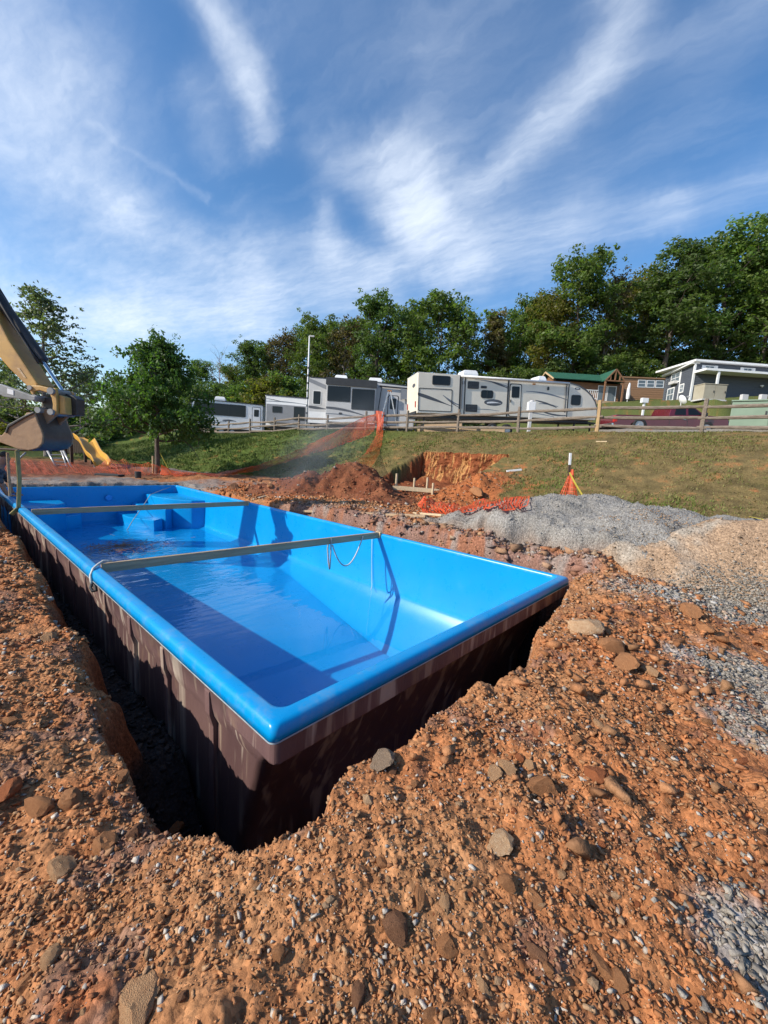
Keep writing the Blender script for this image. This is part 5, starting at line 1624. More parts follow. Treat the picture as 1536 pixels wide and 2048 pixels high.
WOOD = [  # px of the trunk, distance, py of the top, width factor, kind, label
    (1148, 46, 505, 1.10, 'oak_a', 'tall broad oak rising behind the green roofed cabin, left of the gap in the wood'),
    (1095, 47, 580, 1.00, 'yel', 'yellowish green tree behind the nose of the cream trailer'),
    (1205, 47, 545, .90, 'thin', 'thin brownish tree in the gap between the two tallest oaks'),
    (1330, 46, 480, 1.25, 'oak_b', 'largest dark oak towering above the tan cabin'),
    (1425, 46, 462, 1.15, 'oak_c', 'big dark oak right behind the grey house roof'),
    (1520, 45, 455, 1.15, 'oak_a', 'bright green oak at the right edge behind the grey house'),
    (1275, 49, 540, 1.0, 'yel', 'yellow green tree between the green cabin and the tan cabin'),
    (1600, 46, 440, 1.2, 'oak_b', None), (1480, 52, 500, 1.1, 'thin', None), (1385, 52, 500, 1.0, 'oak_a', None), (1700, 45, 450, 1.2, 'oak_c', None), (1240, 53, 560, 1.0, 'oak_c', None), (1800, 46, 450, 1.2, 'oak_a', None),
    (985, 48, 622, 1.0, 'pine', 'brown green pine with an uneven top behind the cream trailer roof'),
    (885, 46, 588, 1.15, 'oak_c', 'round topped bright oak above the left end of the cream trailer'),
    (762, 46, 592, 1.10, 'oak_b', 'pointed dense oak behind the grey fifth wheel'),
    (930, 52, 640, .9, 'thin', None), (1035, 51, 615, 1.0, 'oak_a', None), (820, 52, 610, 1.0, 'oak_a', None), (1060, 55, 600, 1.0, 'oak_b', None),
    (695, 48, 638, 1.0, 'thin', 'sparse brownish tree left of the pointed oak'),
    (640, 50, 632, .95, 'oak_a', 'slender oak behind the light pole'),
    (570, 52, 660, 1.0, 'thin', 'loose thin oak with gaps of sky above the low trailer'),
    (505, 52, 682, 1.05, 'oak_b', 'dark rounded oak above the white trailer'),
    (448, 55, 698, .75, 'bare', 'bare reddish twigged tree left of the dark rounded oak'),
    (405, 56, 720, .95, 'oak_c', 'small distant oak right beside the leafy young tree crown'),
    (535, 58, 690, 1.0, 'oak_c', None), (610, 58, 660, 1.0, 'oak_c', None), (665, 60, 650, 1.0, 'oak_b', None), (350, 58, 735, 1.0, 'oak_a', None), (470, 60, 730, 1.0, 'yel', None), (720, 60, 640, 1.0, 'oak_c', None),
    (300, 50, 745, .9, 'oak_b', None), (240, 46, 750, .9, 'oak_c', None), (180, 42, 740, .9, 'oak_a', None), (20, 36, 740, .9, 'oak_c', None), (-60, 34, 720, .9, 'oak_b', None), (120, 38, 760, .9, 'oak_b', None), (-160, 32, 700, .9, 'oak_a', None),
]
LOW = [(400, 44, 775), (440, 46, 765), (480, 45, 770), (530, 45, 755), (575, 46, 750), (620, 45, 748), (680, 44, 745), (730, 45, 745), (790, 45, 735), (840, 45, 725), (890, 44, 728), (950, 44, 715), (1000, 44, 712), (1050, 44, 705), (1100, 46, 690), (1160, 46, 670), (1210, 46, 680), (1260, 47, 665), (1310, 47, 675), (1365, 47, 660), (1420, 46, 670), (1480, 46, 660), (1530, 45, 660), (1590, 45, 650), (1660, 45, 650),
       (230, 34, 815), (170, 31, 820), (110, 29, 815), (50, 28, 810), (0, 27, 815), (-70, 27, 800), (290, 37, 810), (345, 40, 800), (140, 27, 850), (60, 26, 850)]
LANDMARKS = [(-400, 'far left outside the excavator'), (-20, 'behind the excavator arm'), (60, 'below the tall airy tree'), (115, 'right of the tall airy tree'), (160, 'behind the yellow slide'), (205, 'left behind the young leafy tree'), (265, 'straight behind the young leafy tree'), (325, 'right behind the young leafy tree'),
             (380, 'behind the left end of the white trailer'), (425, 'behind the roof unit of the white trailer'), (460, 'behind the door end of the white trailer'), (515, 'behind the left end of the low trailer'), (555, 'behind the middle of the low trailer'), (600, 'behind the white light pole'), (655, 'behind the first dark window of the fifth wheel'), (705, 'behind the second dark window of the fifth wheel'),
             (775, 'between the fifth wheel and the cream trailer'), (825, 'behind the left end of the cream trailer'), (875, 'behind the roof window of the cream trailer'), (930, 'behind the roof unit of the cream trailer'), (990, 'behind the door of the cream trailer'), (1040, 'behind the long front half of the cream trailer'), (1090, 'behind the left eave of the log cabin'), (1140, 'behind the green roof of the log cabin'), (1200, 'behind the front gable of the log cabin'),
             (1250, 'behind the left part of the tan cabin'), (1300, 'behind the windows of the tan cabin'), (1350, 'behind the end wall of the grey house'), (1410, 'behind the utility cabinet and grey house'), (1470, 'behind the middle of the grey house'), (1520, 'behind the grey house at the right edge'), (1580, 'just beyond the right edge'), (1650, 'well beyond the right edge'), (1780, 'far beyond the right edge')]


def place_word(px):
    return min(LANDMARKS, key=lambda q_: abs(q_[0] - px))[1]


rw = np.random.default_rng(77)
for px, D, py, wf, kind, lab in WOOD:
    p_ = at(px - (850 - py) * .05, 850, D); p_.z = gz(p_.x, p_.y)
    h = at(px, py, D).z - p_.z
    s = h / (TOPZ[VAR[kind][1].name] if VAR[kind][1] else VH[kind])
    nm = {'pine': 'pine_tree', 'bare': 'bare_tree'}.get(kind, 'oak_tree')
    lb = lab or ({'oak_a': 'green oak deep in the wood ', 'oak_b': 'dark oak deep in the wood ', 'oak_c': 'broad oak deep in the wood ', 'thin': 'thin brownish tree deep in the wood ', 'yel': 'yellow green tree deep in the wood '}[kind] + place_word(px))
    put_tree(nm, lb, VAR[kind], p_, s * wf, s, rw.uniform(0, 6.28), 'trees of the wood behind the trailers')
for px, D, py in LOW:
    p_ = at(px, 850, D); p_.z = gz(p_.x, p_.y) - .2
    h = (at(px, py, D).z - p_.z) * (.78 if px > 600 else 1)
    s = max(h, 1.5) / TOPZ[VAR['low'][1].name]
    put_tree('bush', ('low front bush ' if D < 28 else 'leafy bush below the wood ') + place_word(px), VAR['low'], p_, max(s * 1.15, .55), s, rw.uniform(0, 6.28), 'bushes along the foot of the wood', 'bush', mats=LEAFS[['green', 'deep', 'yellow', 'green', 'deep'][rw.integers(5)]])

# ------------------------------------------------------------------ excavator reaching in from the left
M_CATY = pm('worn_yellow_paint', (.52, .30, .075), (.36, .20, .07), rough=.5, scale=4, contrast=(.3, .6), bump=.1)
M_BUCKET = pm('dusty_bucket_steel', (.36, .215, .11), (.25, .15, .085), rough=.65, scale=3, contrast=(.3, .7), bump=.25)
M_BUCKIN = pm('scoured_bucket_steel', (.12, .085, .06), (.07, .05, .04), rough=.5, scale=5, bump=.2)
M_MACH = pm('greasy_black_steel', (.045, .04, .036), (.025, .023, .022), rough=.5, scale=6)
M_GREYL = pm('grey_link_steel', (.30, .30, .29), (.20, .20, .19), rough=.45, scale=5)
ED = 6.2
O_ = at(64, 860, ED)
EX = thing('excavator', 'yellow excavator reaching in from the left with its dusty bucket hanging over the pool', 'excavator', frame((O_.x, O_.y, 0), RT))


def ex(X, Y):
    """a point of the arm, read off an enlarged view of the photograph, in the plane of the arm"""
    p = at(X / 3.49, 560 + Y / 3.49, ED) - O_
    return (p.dot(RT), O_.z + p.z)


def plate(name, pts, y0, y1, mat, parent=EX, bevel=.012, raw=False):
    return slab([q_ if raw else ex(*q_) for q_ in pts], y0, y1).build(name, mat, parent, bevel=bevel)


side = [(45, 1045), (62, 1018), (165, 955), (182, 925), (236, 925), (252, 962), (266, 1002), (288, 1048), (300, 1092), (294, 1140), (262, 1174), (200, 1190), (118, 1177), (18, 1140), (-60, 1112), (-55, 1085), (10, 1085)]
bk = plate('bucket', side, 0, .035, M_BUCKET)
o2 = plate('bucket_side', side, .575, .61, M_BUCKET, bk)
sh = MB(); back = [(182, 925), (236, 925), (252, 962), (266, 1002), (288, 1048), (300, 1092), (294, 1140), (262, 1174), (200, 1190), (118, 1177), (18, 1140), (-60, 1112)]
B_ = [ex(*q_) for q_ in back]; cx_ = sum(p[0] for p in B_) / len(B_) - .12; cz_ = sum(p[1] for p in B_) / len(B_) + .05
inn = [(x + (cx_ - x) * .09, z + (cz_ - z) * .09) for x, z in B_]
n_ = len(B_)
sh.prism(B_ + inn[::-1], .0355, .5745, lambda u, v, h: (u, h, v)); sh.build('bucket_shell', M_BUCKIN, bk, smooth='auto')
plate('edge_bar', [(40, 1062), (60, 1010), (172, 948), (240, 918), (246, 930), (180, 962), (66, 1030), (52, 1072)], -.02, -.001, M_MACH, bk)
for k in range(4):
    y = .03 + k * .165
    a = ex(-60, 1108); b_ = ex(-118, 1075)
    mb = MB(); mb.add([(a[0] + .02, y - .035, a[1] - .03), (a[0] + .02, y + .06, a[1] - .03), (a[0] + .02, y + .06, a[1] + .04), (a[0] + .02, y - .035, a[1] + .04), (b_[0], y, b_[1] - .008), (b_[0], y + .03, b_[1] - .008), (b_[0], y + .03, b_[1] + .01), (b_[0], y, b_[1] + .01)], [(0, 1, 2, 3), (7, 6, 5, 4), (0, 4, 5, 1), (1, 5, 6, 2), (2, 6, 7, 3), (3, 7, 4, 0)])
    mb.build('tooth', M_BUCKET, bk)
for y in (.16, .40):
    plate('bucket_ear', [(178, 935), (205, 890), (228, 880), (252, 892), (330, 905), (338, 930), (262, 1000), (246, 955)], y, y + .045, M_BUCKET, bk)
# quick coupler, tipping links, stick
plate('coupler', [(205, 812), (262, 800), (330, 862), (332, 918), (300, 948), (262, 900), (218, 868)], .215, .39, M_MACH)
for y in (.12, .44):
    plate('tipping_link', [(302, 760), (322, 742), (344, 750), (352, 860), (352, 928), (330, 938), (318, 925), (322, 860)], y, y + .05, M_CATY)
plate('link_housing', [(346, 770), (404, 790), (432, 812), (432, 930), (352, 932)], .30, .47, M_MACH)
plate('link_housing', [(352, 790), (392, 806), (400, 930), (354, 930)], .16, .295, M_CATY)
for y in (.10, .47):
    plate('rocker_arm', [(160, 742), (176, 728), (235, 728), (300, 744), (338, 758), (336, 782), (312, 786), (238, 762), (192, 770), (196, 800), (176, 790)], y, y + .04, M_CATY)
for X, Y, r in ((318, 768, .05), (205, 818, .05), (228, 902, .045), (318, 916, .045), (170, 745, .035)):
    x, z = ex(X, Y); mb = MB(); mb.tube([(x, .08, z), (x, .53, z)], r, 14); mb.build('pin', M_GREYL, EX)
S0 = ex(180, 735)
stick = [(-560, -420), (-500, -470), (-430, -440), (0, 405), (206, 715), (200, 745), (152, 752), (0, 602), (-300, 250), (-520, -300)]
sk = plate('stick', stick, .14, .47, M_CATY, bevel=.02)
plate('grease_label', [(60, 600), (110, 668), (128, 672), (78, 602)], .134, .1395, M_FRESH, sk, bevel=0)
a = ex(-330, -110); b_ = ex(172, 548)
mb = MB(); mb.tube([(a[0] + .02, .305, a[1] + .12), (b_[0] + .02, .305, b_[1] + .04)], .075, 14); mb.build('cylinder_barrel', M_MACH, EX, smooth='auto')
b2 = ex(322, 752); mb = MB(); mb.tube([(b_[0], .305, b_[1] + .03), (b2[0], .305, b2[1])], .030, 12); mb.build('cylinder_rod', M_CHROME, EX, smooth='auto')
for k in range(3):
    y = .2 + k * .08; mb = MB(); mb.tube([(a[0] + .05, y, a[1] + .25), (ex(0, 330)[0] + .02, y, ex(0, 330)[1] + .10), (ex(110, 470)[0], y + .02, ex(110, 470)[1] + .05), (ex(190, 560)[0], y, ex(190, 560)[1])], .018, 6); mb.build('hydraulic_hose', M_DARK, EX, smooth=True)
gl = plate('grey_link', [(-160, 690), (-20, 722), (190, 800), (222, 806), (220, 834), (196, 838), (0, 812), (-40, 790)], .06, .135, M_GREYL)
plate('data_label', [(26, 752), (70, 766), (70, 800), (26, 788)], .054, .0595, M_WHITE, gl, bevel=0)
# boom, cab and tracks stand outside the picture
T0 = ex(-500, -440)
bm_ = [(T0[0] - .1, T0[1] - .15), (T0[0] + .1, T0[1] + .05), (T0[0] + .0, T0[1] + .25), (T0[0] - 1.3, T0[1] + .55), (T0[0] - 2.6, 2.6), (T0[0] - 3.4, 1.25), (T0[0] - 3.05, 1.1), (T0[0] - 2.1, 2.3), (T0[0] - 1.2, T0[1] - .05)]
slab(bm_, .12, .49).build('boom', M_CATY, EX, bevel=.02)
bx = T0[0] - 4.3
gl0 = gz(*(EX.matrix_world @ Vector((bx, .3, 0))).xy)
mb = MB(); mb.box((bx - 1.2, -.75, gl0 + .95), (bx + 1.25, 1.35, gl0 + 1.75)); mb.build('house', M_CATY, EX, bevel=.08)
mb = MB(); mb.box((bx - .1, -.70, gl0 + 1.752), (bx + 1.2, .10, gl0 + 2.75)); mb.build('cab', M_CATY, EX, bevel=.06)
mb = MB(); mb.box((bx + .05, -.712, gl0 + 1.95), (bx + 1.05, -.7005, gl0 + 2.62)); mb.box((bx + 1.2005, -.6, gl0 + 1.9), (bx + 1.212, .02, gl0 + 2.62)); mb.build('cab_window', M_GLASS, EX)
mb = MB(); mb.box((bx - 1.6, -.7, gl0 + 1.0), (bx - 1.2005, 1.3, gl0 + 1.7)); mb.build('counterweight', M_MACH, EX, bevel=.1)
mb = MB(); mb.tube([(bx, .3, gl0 + .6), (bx, .3, gl0 + .949)], .55, 20); mb.build('turntable', M_MACH, EX)
for y in (-.95, 1.1):
    pts = [(bx + x_, z_) for x_, z_ in rrect(-1.5, gl0 - .03, 1.5, gl0 + .62, .32, 8)]
    tk = MB(); tk.prism(pts, y, y + .45, lambda u, v, h: (u, h, v)); tk.build('track', M_MACH, EX, bevel=.01)
# lifting straps from the bucket to the rim
M_STRAP = pm('dirty_yellow_webbing', (.46, .36, .13), (.30, .23, .10), rough=.85, scale=14)


def rimpt(px, py, z=.045):
    d = ray(px, py); return CAM + d * ((z - CAM.z) / d.z)


pt0 = at(34, 900, 6.25); pr = Vector((.05, 7.42, .06)); pr = rimpt(37, 1016)
mb = MB(); mid = pt0.lerp(pr, .5) + Vector((.02, 0, .02))
for a, b_ in ((pt0, mid), (mid, pr), (pr, pr + Vector((-.09, .01, -.10)))): mb.beam(a, b_, .075, .012, RT)
o = mb.build('lifting_strap', M_STRAP, None); tag(o, 'dirty yellow lifting strap hanging from the excavator bucket down to the pool rim', 'strap')
pt1 = at(15, 905, 6.5); mb = MB(); mb.beam(pt1, at(20, 992, 6.55), .045, .012, RT)
o = mb.build('lifting_strap', M_TIMBER, None); tag(o, 'thin pale strap or chain hanging left of the yellow strap by the crouching person', 'strap')

# ------------------------------------------------------------------ person kneeling at the far left corner
M_SKIN = pm('skin', (.33, .17, .11), (.27, .13, .085), rough=.55, scale=9)
M_SHIRT = pm('dark_patterned_shirt', (.022, .024, .032), (.10, .10, .11), rough=.9, scale=22, contrast=(.42, .62), detail=2)
M_JEAN = pm('dark_work_trousers', (.018, .020, .028), (.028, .03, .04), rough=.9, scale=12)
M_HAIR = pm('dark_hair', (.02, .014, .010), (.03, .02, .014), rough=.7, scale=40)
M_BOOT = pm('brown_work_boot', (.09, .05, .03), (.06, .035, .02), rough=.7, scale=10)


def skinned(name, verts, edges, radii, mat, parent=None, root=0, sub=2):
    me = bpy.data.meshes.new(name); me.from_pydata(verts, edges, [])
    o = bpy.data.objects.new(name, me); COL.objects.link(o)
    md = o.modifiers.new('skin', 'SKIN')
    if not me.skin_vertices: me.skin_vertices.new()
    for i, r in enumerate(radii):
        r = r if isinstance(r, tuple) else (r, r)
        me.skin_vertices[0].data[i].radius = r; me.skin_vertices[0].data[i].use_root = (i == root)
    md.use_smooth_shade = True
    o.modifiers.new('sub', 'SUBSURF').levels = sub; o.modifiers['sub'].render_levels = sub
    me.materials.append(mat)
    if parent: o.parent = parent
    return o


# standing in the trench, leaning over the rim; local x forward (towards the pool), y left, z up, origin between the feet
pp = Vector((-.20, 8.9, 0)); pp.z = gz(pp.x, pp.y) - .12
PM = frame(pp, Vector((.93, -.36, 0)))
up_ = .06 - pp.z                                # height of the rim above the feet
V_ = [(-.02, 0, .76), (.02, 0, .90), (.09, 0, 1.02), (.15, 0, 1.12), (.19, 0, 1.20), (.24, 0, 1.29), (.29, 0, 1.38),
      (.13, .16, 1.09), (.20, .23, .92), (.27, .17, up_ + .05), (.31, .15, up_ + .03),
      (.13, -.16, 1.09), (.22, -.24, .94), (.30, -.19, up_ + .05), (.34, -.17, up_ + .03),
      (-.02, .09, .72), (.02, .11, .40), (-.03, .11, .07), (.08, .12, .03),
      (-.02, -.09, .72), (.01, -.11, .40), (-.06, -.11, .07), (.05, -.12, .03)]
E_ = [(0, 1), (1, 2), (2, 3), (3, 4), (4, 5), (5, 6), (3, 7), (7, 8), (8, 9), (9, 10), (3, 11), (11, 12), (12, 13), (13, 14), (0, 15), (15, 16), (16, 17), (17, 18), (0, 19), (19, 20), (20, 21), (21, 22)]
R_ = [.12, .115, .125, .115, .05, .085, .075, .055, .045, .036, .03, .055, .045, .036, .03, .085, .062, .045, .035, .085, .062, .045, .035]
person = skinned('person', V_, E_, R_, M_SKIN); person.matrix_world = PM
tag(person, 'person in a dark patterned shirt leaning over the far left pool rim', 'person')
skinned('shirt', V_[:4] + [(.165, 0, 1.15)] + [V_[7], V_[8], (.23, .205, .86), V_[11], V_[12], (.255, -.22, .87)], [(0, 1), (1, 2), (2, 3), (3, 4), (3, 5), (5, 6), (6, 7), (3, 8), (8, 9), (9, 10)], [.135, .13, .14, .13, .065, .068, .058, .052, .068, .058, .052], M_SHIRT, person)
skinned('trousers', [V_[0], V_[1], V_[15], V_[16], V_[17], V_[19], V_[20], V_[21]], [(0, 1), (0, 2), (2, 3), (3, 4), (0, 5), (5, 6), (6, 7)], [.135, .122, .098, .074, .058, .098, .074, .058], M_JEAN, person)
skinned('hair', [(.20, 0, 1.34), (.25, 0, 1.40), (.30, 0, 1.42)], [(0, 1), (1, 2)], [.07, .075, .05], M_HAIR, person)
for f_, k in ((V_[17], V_[18]), (V_[21], V_[22])):
    skinned('boot', [(f_[0], f_[1], f_[2] + .06), (f_[0], f_[1], f_[2] - .02), (k[0] + .03, k[1], k[2] + .015)], [(0, 1), (1, 2)], [.05, .055, .045], M_BOOT, person)
for s, w in ((1, V_[10]), (-1, V_[14])):
    hv = [w, (w[0] + .05, w[1], w[2] - .008)]; he = [(0, 1)]; hr = [.03, .034]
    for k in range(4):
        dy = (k - 1.5) * .018; ln = (.05, .06, .056, .044)[k]; i = len(hv)
        hv += [(w[0] + .075, w[1] + dy, w[2] - .012), (w[0] + .075 + ln * .6, w[1] + dy * 1.1, w[2] - .022), (w[0] + .075 + ln, w[1] + dy * 1.1, w[2] - .045)]; he += [(1, i), (i, i + 1), (i + 1, i + 2)]; hr += [.010, .009, .008]
    i = len(hv); hv += [(w[0] + .04, w[1] - s * .035, w[2] - .012), (w[0] + .07, w[1] - s * .05, w[2] - .03)]; he += [(1, i), (i, i + 1)]; hr += [.011, .009]
    skinned('hand', hv, he, hr, M_SKIN, person, root=1)

# ------------------------------------------------------------------ playground at the back left
M_SLIDE = pm('yellow_plastic', (.66, .36, .055), (.60, .31, .045), rough=.35, scale=2)
M_PIPE = pm('galvanised_pipe', (.48, .47, .45), (.36, .35, .33), rough=.4, metal=.4, scale=10)
M_DKWOOD = pm('dark_stained_wood', (.075, .045, .028), (.05, .03, .02), rough=.8, scale=4, stretch=(1, 6, 6))
St = at(163, 873, 17.4); Sb = at(205, 936, 15.7); Sb.z = gz(Sb.x, Sb.y) + .10
SL = thing('playground_slide', 'yellow wavy plastic slide standing behind the orange netting', 'slide', frame((Sb.x, Sb.y, gz(Sb.x, Sb.y)), Vector((St.x - Sb.x, St.y - Sb.y, 0))))
sl_L = math.hypot(St.x - Sb.x, St.y - Sb.y); sl_H = St.z - Sb.z
rings_ = []
for i in range(25):
    t = i / 24; x = sl_L * t; z = .10 + sl_H * (t ** .9) + .07 * math.sin(t * 2 * PI * 1.6 + .5) * sl_H * (1 - .3 * t)
    z = max(z, .10) if t < .2 else z
    w = .27
    rings_.append([Vector((x, yy_, z + zz)) for yy_, zz in ((-w - .03, .15), (-w, .17), (-w + .05, .13), (-w + .08, .02), (0, 0), (w - .08, .02), (w - .05, .13), (w, .17), (w + .03, .15), (w - .02, -.03), (-w + .02, -.03))])
mb = MB(); mb.rings(rings_, cap0=True, cap1=True); mb.build('chute', M_SLIDE, SL, smooth='auto')
for y in (-.22, .22):
    mb = MB(); mb.tube([(sl_L * .06, y, -.05), (sl_L * .06, y, .12)], .025, 6); mb.build('leg', M_PIPE, SL)
    mb = MB(); mb.beam((sl_L + .05, y * 1.6, -.1), (sl_L + .05, y * 1.6, sl_H + .1), .1, .1); mb.build('tower_post', M_DKWOOD, SL)
    mb = MB(); mb.beam((sl_L + 1.0, y * 1.6, -.1), (sl_L + 1.0, y * 1.6, sl_H + .1), .1, .1); mb.build('tower_post', M_DKWOOD, SL)
for k in range(7):
    mb = MB(); mb.box((sl_L + .0 + k * .15, -.42, sl_H - .02), (sl_L + .135 + k * .15, .42, sl_H + .03)); mb.build('deck_plank', M_DKWOOD, SL)
SW = thing('swing_set', 'grey pipe frame of a swing set with splayed ladder legs left of the slide', 'swing set', Matrix.Identity(4))
for (px0, py0, px1, py1, D0) in ((95, 902, 113, 944, 15.4), (122, 900, 136, 944, 15.6), (127, 902, 145, 946, 15.3), (52, 905, 30, 946, 16.2)):
    a = at(px0, py0, D0 + .3); b_ = at(px1, py1, D0); b_.z = gz(b_.x, b_.y) - .03
    mb = MB(); mb.tube([a, b_], .035, 8); mb.build('leg', M_PIPE, SW, smooth=True)
    if px0 == 122: l0 = (a, b_)
    if px0 == 127: l1 = (a, b_)
    if px0 == 95: l2 = (a, b_)
for k in range(4):
    f_ = .25 + k * .2; mb = MB(); mb.tube([l0[0].lerp(l0[1], f_), l2[0].lerp(l2[1], f_)], .02, 6); mb.build('rung', M_PIPE, SW)
mb = MB(); mb.tube([at(-40, 896, 15.9), at(40, 900, 15.8), l0[0] + Vector((0, 0, .02))], .045, 8); mb.build('top_beam', M_DKWOOD, SW)
a = ground_at(276, 955); mb = MB(); mb.tube([a + Vector((0, 0, -.02)), a + Vector((0, 0, .18))], [.085, .09], 14); o = mb.build('bucket', M_DARK, None, bevel=.008); tag(o, 'small black bucket on the gravel left of the young tree', 'bucket')
a = ground_at(219, 951); mb = MB(); n_ = 9
mb.add([(a.x + RT.x * u + FW.x * v, a.y + RT.y * u + FW.y * v, a.z + h_) for h_ in (-.02, .05) for u, v in ((-.38, -.12), (.36, -.15), (.40, .1), (-.3, .14))], [(3, 2, 1, 0), (4, 5, 6, 7), (0, 1, 5, 4), (1, 2, 6, 5), (2, 3, 7, 6), (3, 0, 4, 7)])
o = mb.build('rubber_mat', M_DARK, None, bevel=.01); tag(o, 'flat black rubber slab lying in front of the yellow slide', 'mat')

# dark board fence and pavilion-like shade behind the playground
T = thing('board_fence', 'dark board fence in the shade behind the playground slide', 'fence', Matrix.Identity(4))
fa = at(118, 880, 24); fb = at(165, 882, 23.4)
for k in range(14):
    p_ = fa.lerp(fb, k / 13); g_ = gz(p_.x, p_.y); d_ = (fb - fa).normalized() * .05
    mb = MB(); mb.beam(Vector((p_.x, p_.y, g_ - .05)), Vector((p_.x, p_.y, g_ + 1.15)), .085, .02, FW); mb.build('board', M_DKWOOD, T)
for z in (.3, .9):
    mb = MB(); mb.beam(Vector((fa.x, fa.y, gz(fa.x, fa.y) + z)) + FW * .03, Vector((fb.x, fb.y, gz(fb.x, fb.y) + z)) + FW * .03, .03, .06); mb.build('rail', M_DKWOOD, T)

# ------------------------------------------------------------------ orange safety netting
def net_mat():
    m, N, L = new_mat('orange_netting')
    out = N.new('ShaderNodeOutputMaterial'); b = N.new('ShaderNodeBsdfPrincipled'); b.inputs['Roughness'].default_value = .5
    g = N.new('ShaderNodeNewGeometry'); n = N.new('ShaderNodeTexNoise'); n.inputs['Scale'].default_value = 2; L.new(g.outputs['Position'], n.inputs['Vector'])
    r = N.new('ShaderNodeValToRGB'); r.color_ramp.elements[0].color = (.62, .085, .022, 1); r.color_ramp.elements[1].color = (.78, .13, .035, 1); L.new(n.outputs['Fac'], r.inputs[0]); L.new(r.outputs[0], b.inputs['Base Color'])
    t = N.new('ShaderNodeBsdfTranslucent'); t.inputs[0].default_value = (.8, .12, .03, 1); ms = N.new('ShaderNodeMixShader'); ms.inputs[0].default_value = .3
    L.new(b.outputs[0], ms.inputs[1]); L.new(t.outputs[0], ms.inputs[2]); L.new(ms.outputs[0], out.inputs[0])
    return m


M_NET = net_mat()


def net(label, S, nu, nv, w, name='orange_net', edge=2.5):
    """S: array (nu+1, nv+1, 3) of knots; strips of width w along both families of lines, real holes between them"""
    S = np.asarray(S, float); V = []; F = []

    def strip(line, side, ww):
        n = len(line); a = line - side * ww / 2; b_ = line + side * ww / 2; base = sum(len(v) for v in V)
        V.append(np.concatenate([a, b_])); i = np.arange(n - 1)
        F.append(np.stack([i, i + 1, n + i + 1, n + i], 1) + base)
    du = np.gradient(S, axis=0); dv = np.gradient(S, axis=1)
    du /= np.linalg.norm(du, axis=2, keepdims=True) + 1e-9; dv /= np.linalg.norm(dv, axis=2, keepdims=True) + 1e-9
    for j in range(nv + 1): strip(S[:, j], dv[:, j], w * (edge if j in (0, nv) else 1))
    for i in range(nu + 1): strip(S[i, :], du[i, :], w)
    o = np_mesh(name, np.concatenate(V), np.concatenate(F), M_NET)
    return tag(o, label, 'safety net')


def sheet(top_pts, bot_pts, nu, nv, seed=0, wob=.05, bulge=0.0, clear=.02):
    """ruled sheet between two polylines of (px, py, D or None); D None drops the point on the ground"""
    def poly(pts):
        P = []
        for px, py, D in pts:
            P.append(np.array(at(px, py, D) if D else ground_at(px, py)))
        P = np.array(P); L_ = np.r_[0, np.cumsum(np.linalg.norm(np.diff(P, axis=0), axis=1))]; u = np.linspace(0, L_[-1], nu + 1)
        return np.stack([np.interp(u, L_, P[:, k]) for k in range(3)], 1)
    A = poly(top_pts); B = poly(bot_pts); v = np.linspace(0, 1, nv + 1)[None, :, None]
    S = A[:, None] * (1 - v) + B[:, None] * v
    U, Vv = np.meshgrid(np.arange(nu + 1) * .11, np.arange(nv + 1) * .11, indexing='ij')
    for k in range(3):
        S[..., k] += fbm(U + k * 31.7, Vv, .6, 3, .6, 500 + seed + k) * wob * 2
    g_ = top(S[..., 0].ravel(), S[..., 1].ravel()).reshape(S.shape[:2])
    S[..., 2] = np.maximum(S[..., 2], g_ + clear)
    return S


net('low orange safety net sagging in front of the playground slide and swing set', sheet([(-60, 912, 14.9), (40, 917, 14.9), (120, 926, 14.9), (190, 934, 14.8), (222, 916, 14.7), (262, 926, 14.7), (318, 931, 14.6)], [(-60, 947, None), (40, 949, None), (120, 949, None), (200, 949, None), (235, 949, None), (262, 950, None), (320, 950, None)], 150, 12, 1, .05), 150, 12, .009)
net('long orange net trailing from the young tree up the grass bank to the fence', sheet([(322, 930, 14.5), (350, 944, 14.6), (430, 947, 15.0), (520, 930, 15.9), (600, 898, 17.0), (668, 866, 18.6), (720, 838, 20.0), (756, 826, 20.5)], [(322, 950, None), (350, 954, None), (430, 954, None), (520, 940, None), (590, 920, None), (660, 900, None), (715, 880, None), (745, 868, None)], 190, 14, 2, .015), 190, 14, .022)
net('bright orange net flap hanging over the fence and down the grass bank', sheet([(752, 822, 20.3), (755, 855, 19.9), (750, 880, None), (735, 902, None), (712, 924, None)], [(767, 824, 20.2), (766, 860, 19.7), (764, 885, None), (757, 912, None), (744, 934, None)], 110, 18, 3, .02, clear=.06), 110, 18, .015)
net('crumpled orange net lying at the foot of the dirt spill left of the gravel pile', sheet([(838, 1006, 8.8), (866, 994, 8.9), (905, 1013, 8.7), (938, 1013, 8.6), (962, 1001, 8.6), (1010, 1004, 8.4), (1056, 1014, 8.2)], [(846, 1030, None), (880, 1034, None), (925, 1034, None), (950, 1030, None), (985, 1029, None), (1030, 1026, None), (1050, 1024, None)], 72, 12, 4, .08, clear=.05), 72, 12, .024)
PS = at(1140, 972, 8.3); PS.z = gz(PS.x, PS.y); zt = at(1138, 940, 8.3).z
nu_, nv_ = 26, 12; S = np.zeros((nu_ + 1, nv_ + 1, 3))
for i in range(nu_ + 1):
    for j in range(nv_ + 1):
        a = 2 * PI * i / nu_; t = j / nv_; r = (.03 + .26 * t ** 1.2) * (1 + .3 * math.sin(a * 3 + 1)); p_ = PS + Vector((math.cos(a) * r, math.sin(a) * r, 0)); S[i, j] = (p_.x, p_.y, zt * (1 - t) + (gz(p_.x, p_.y) - .03) * t)
net('orange net gathered like a cone round the white topped stake above the gravel pile', S, nu_, nv_, .013)
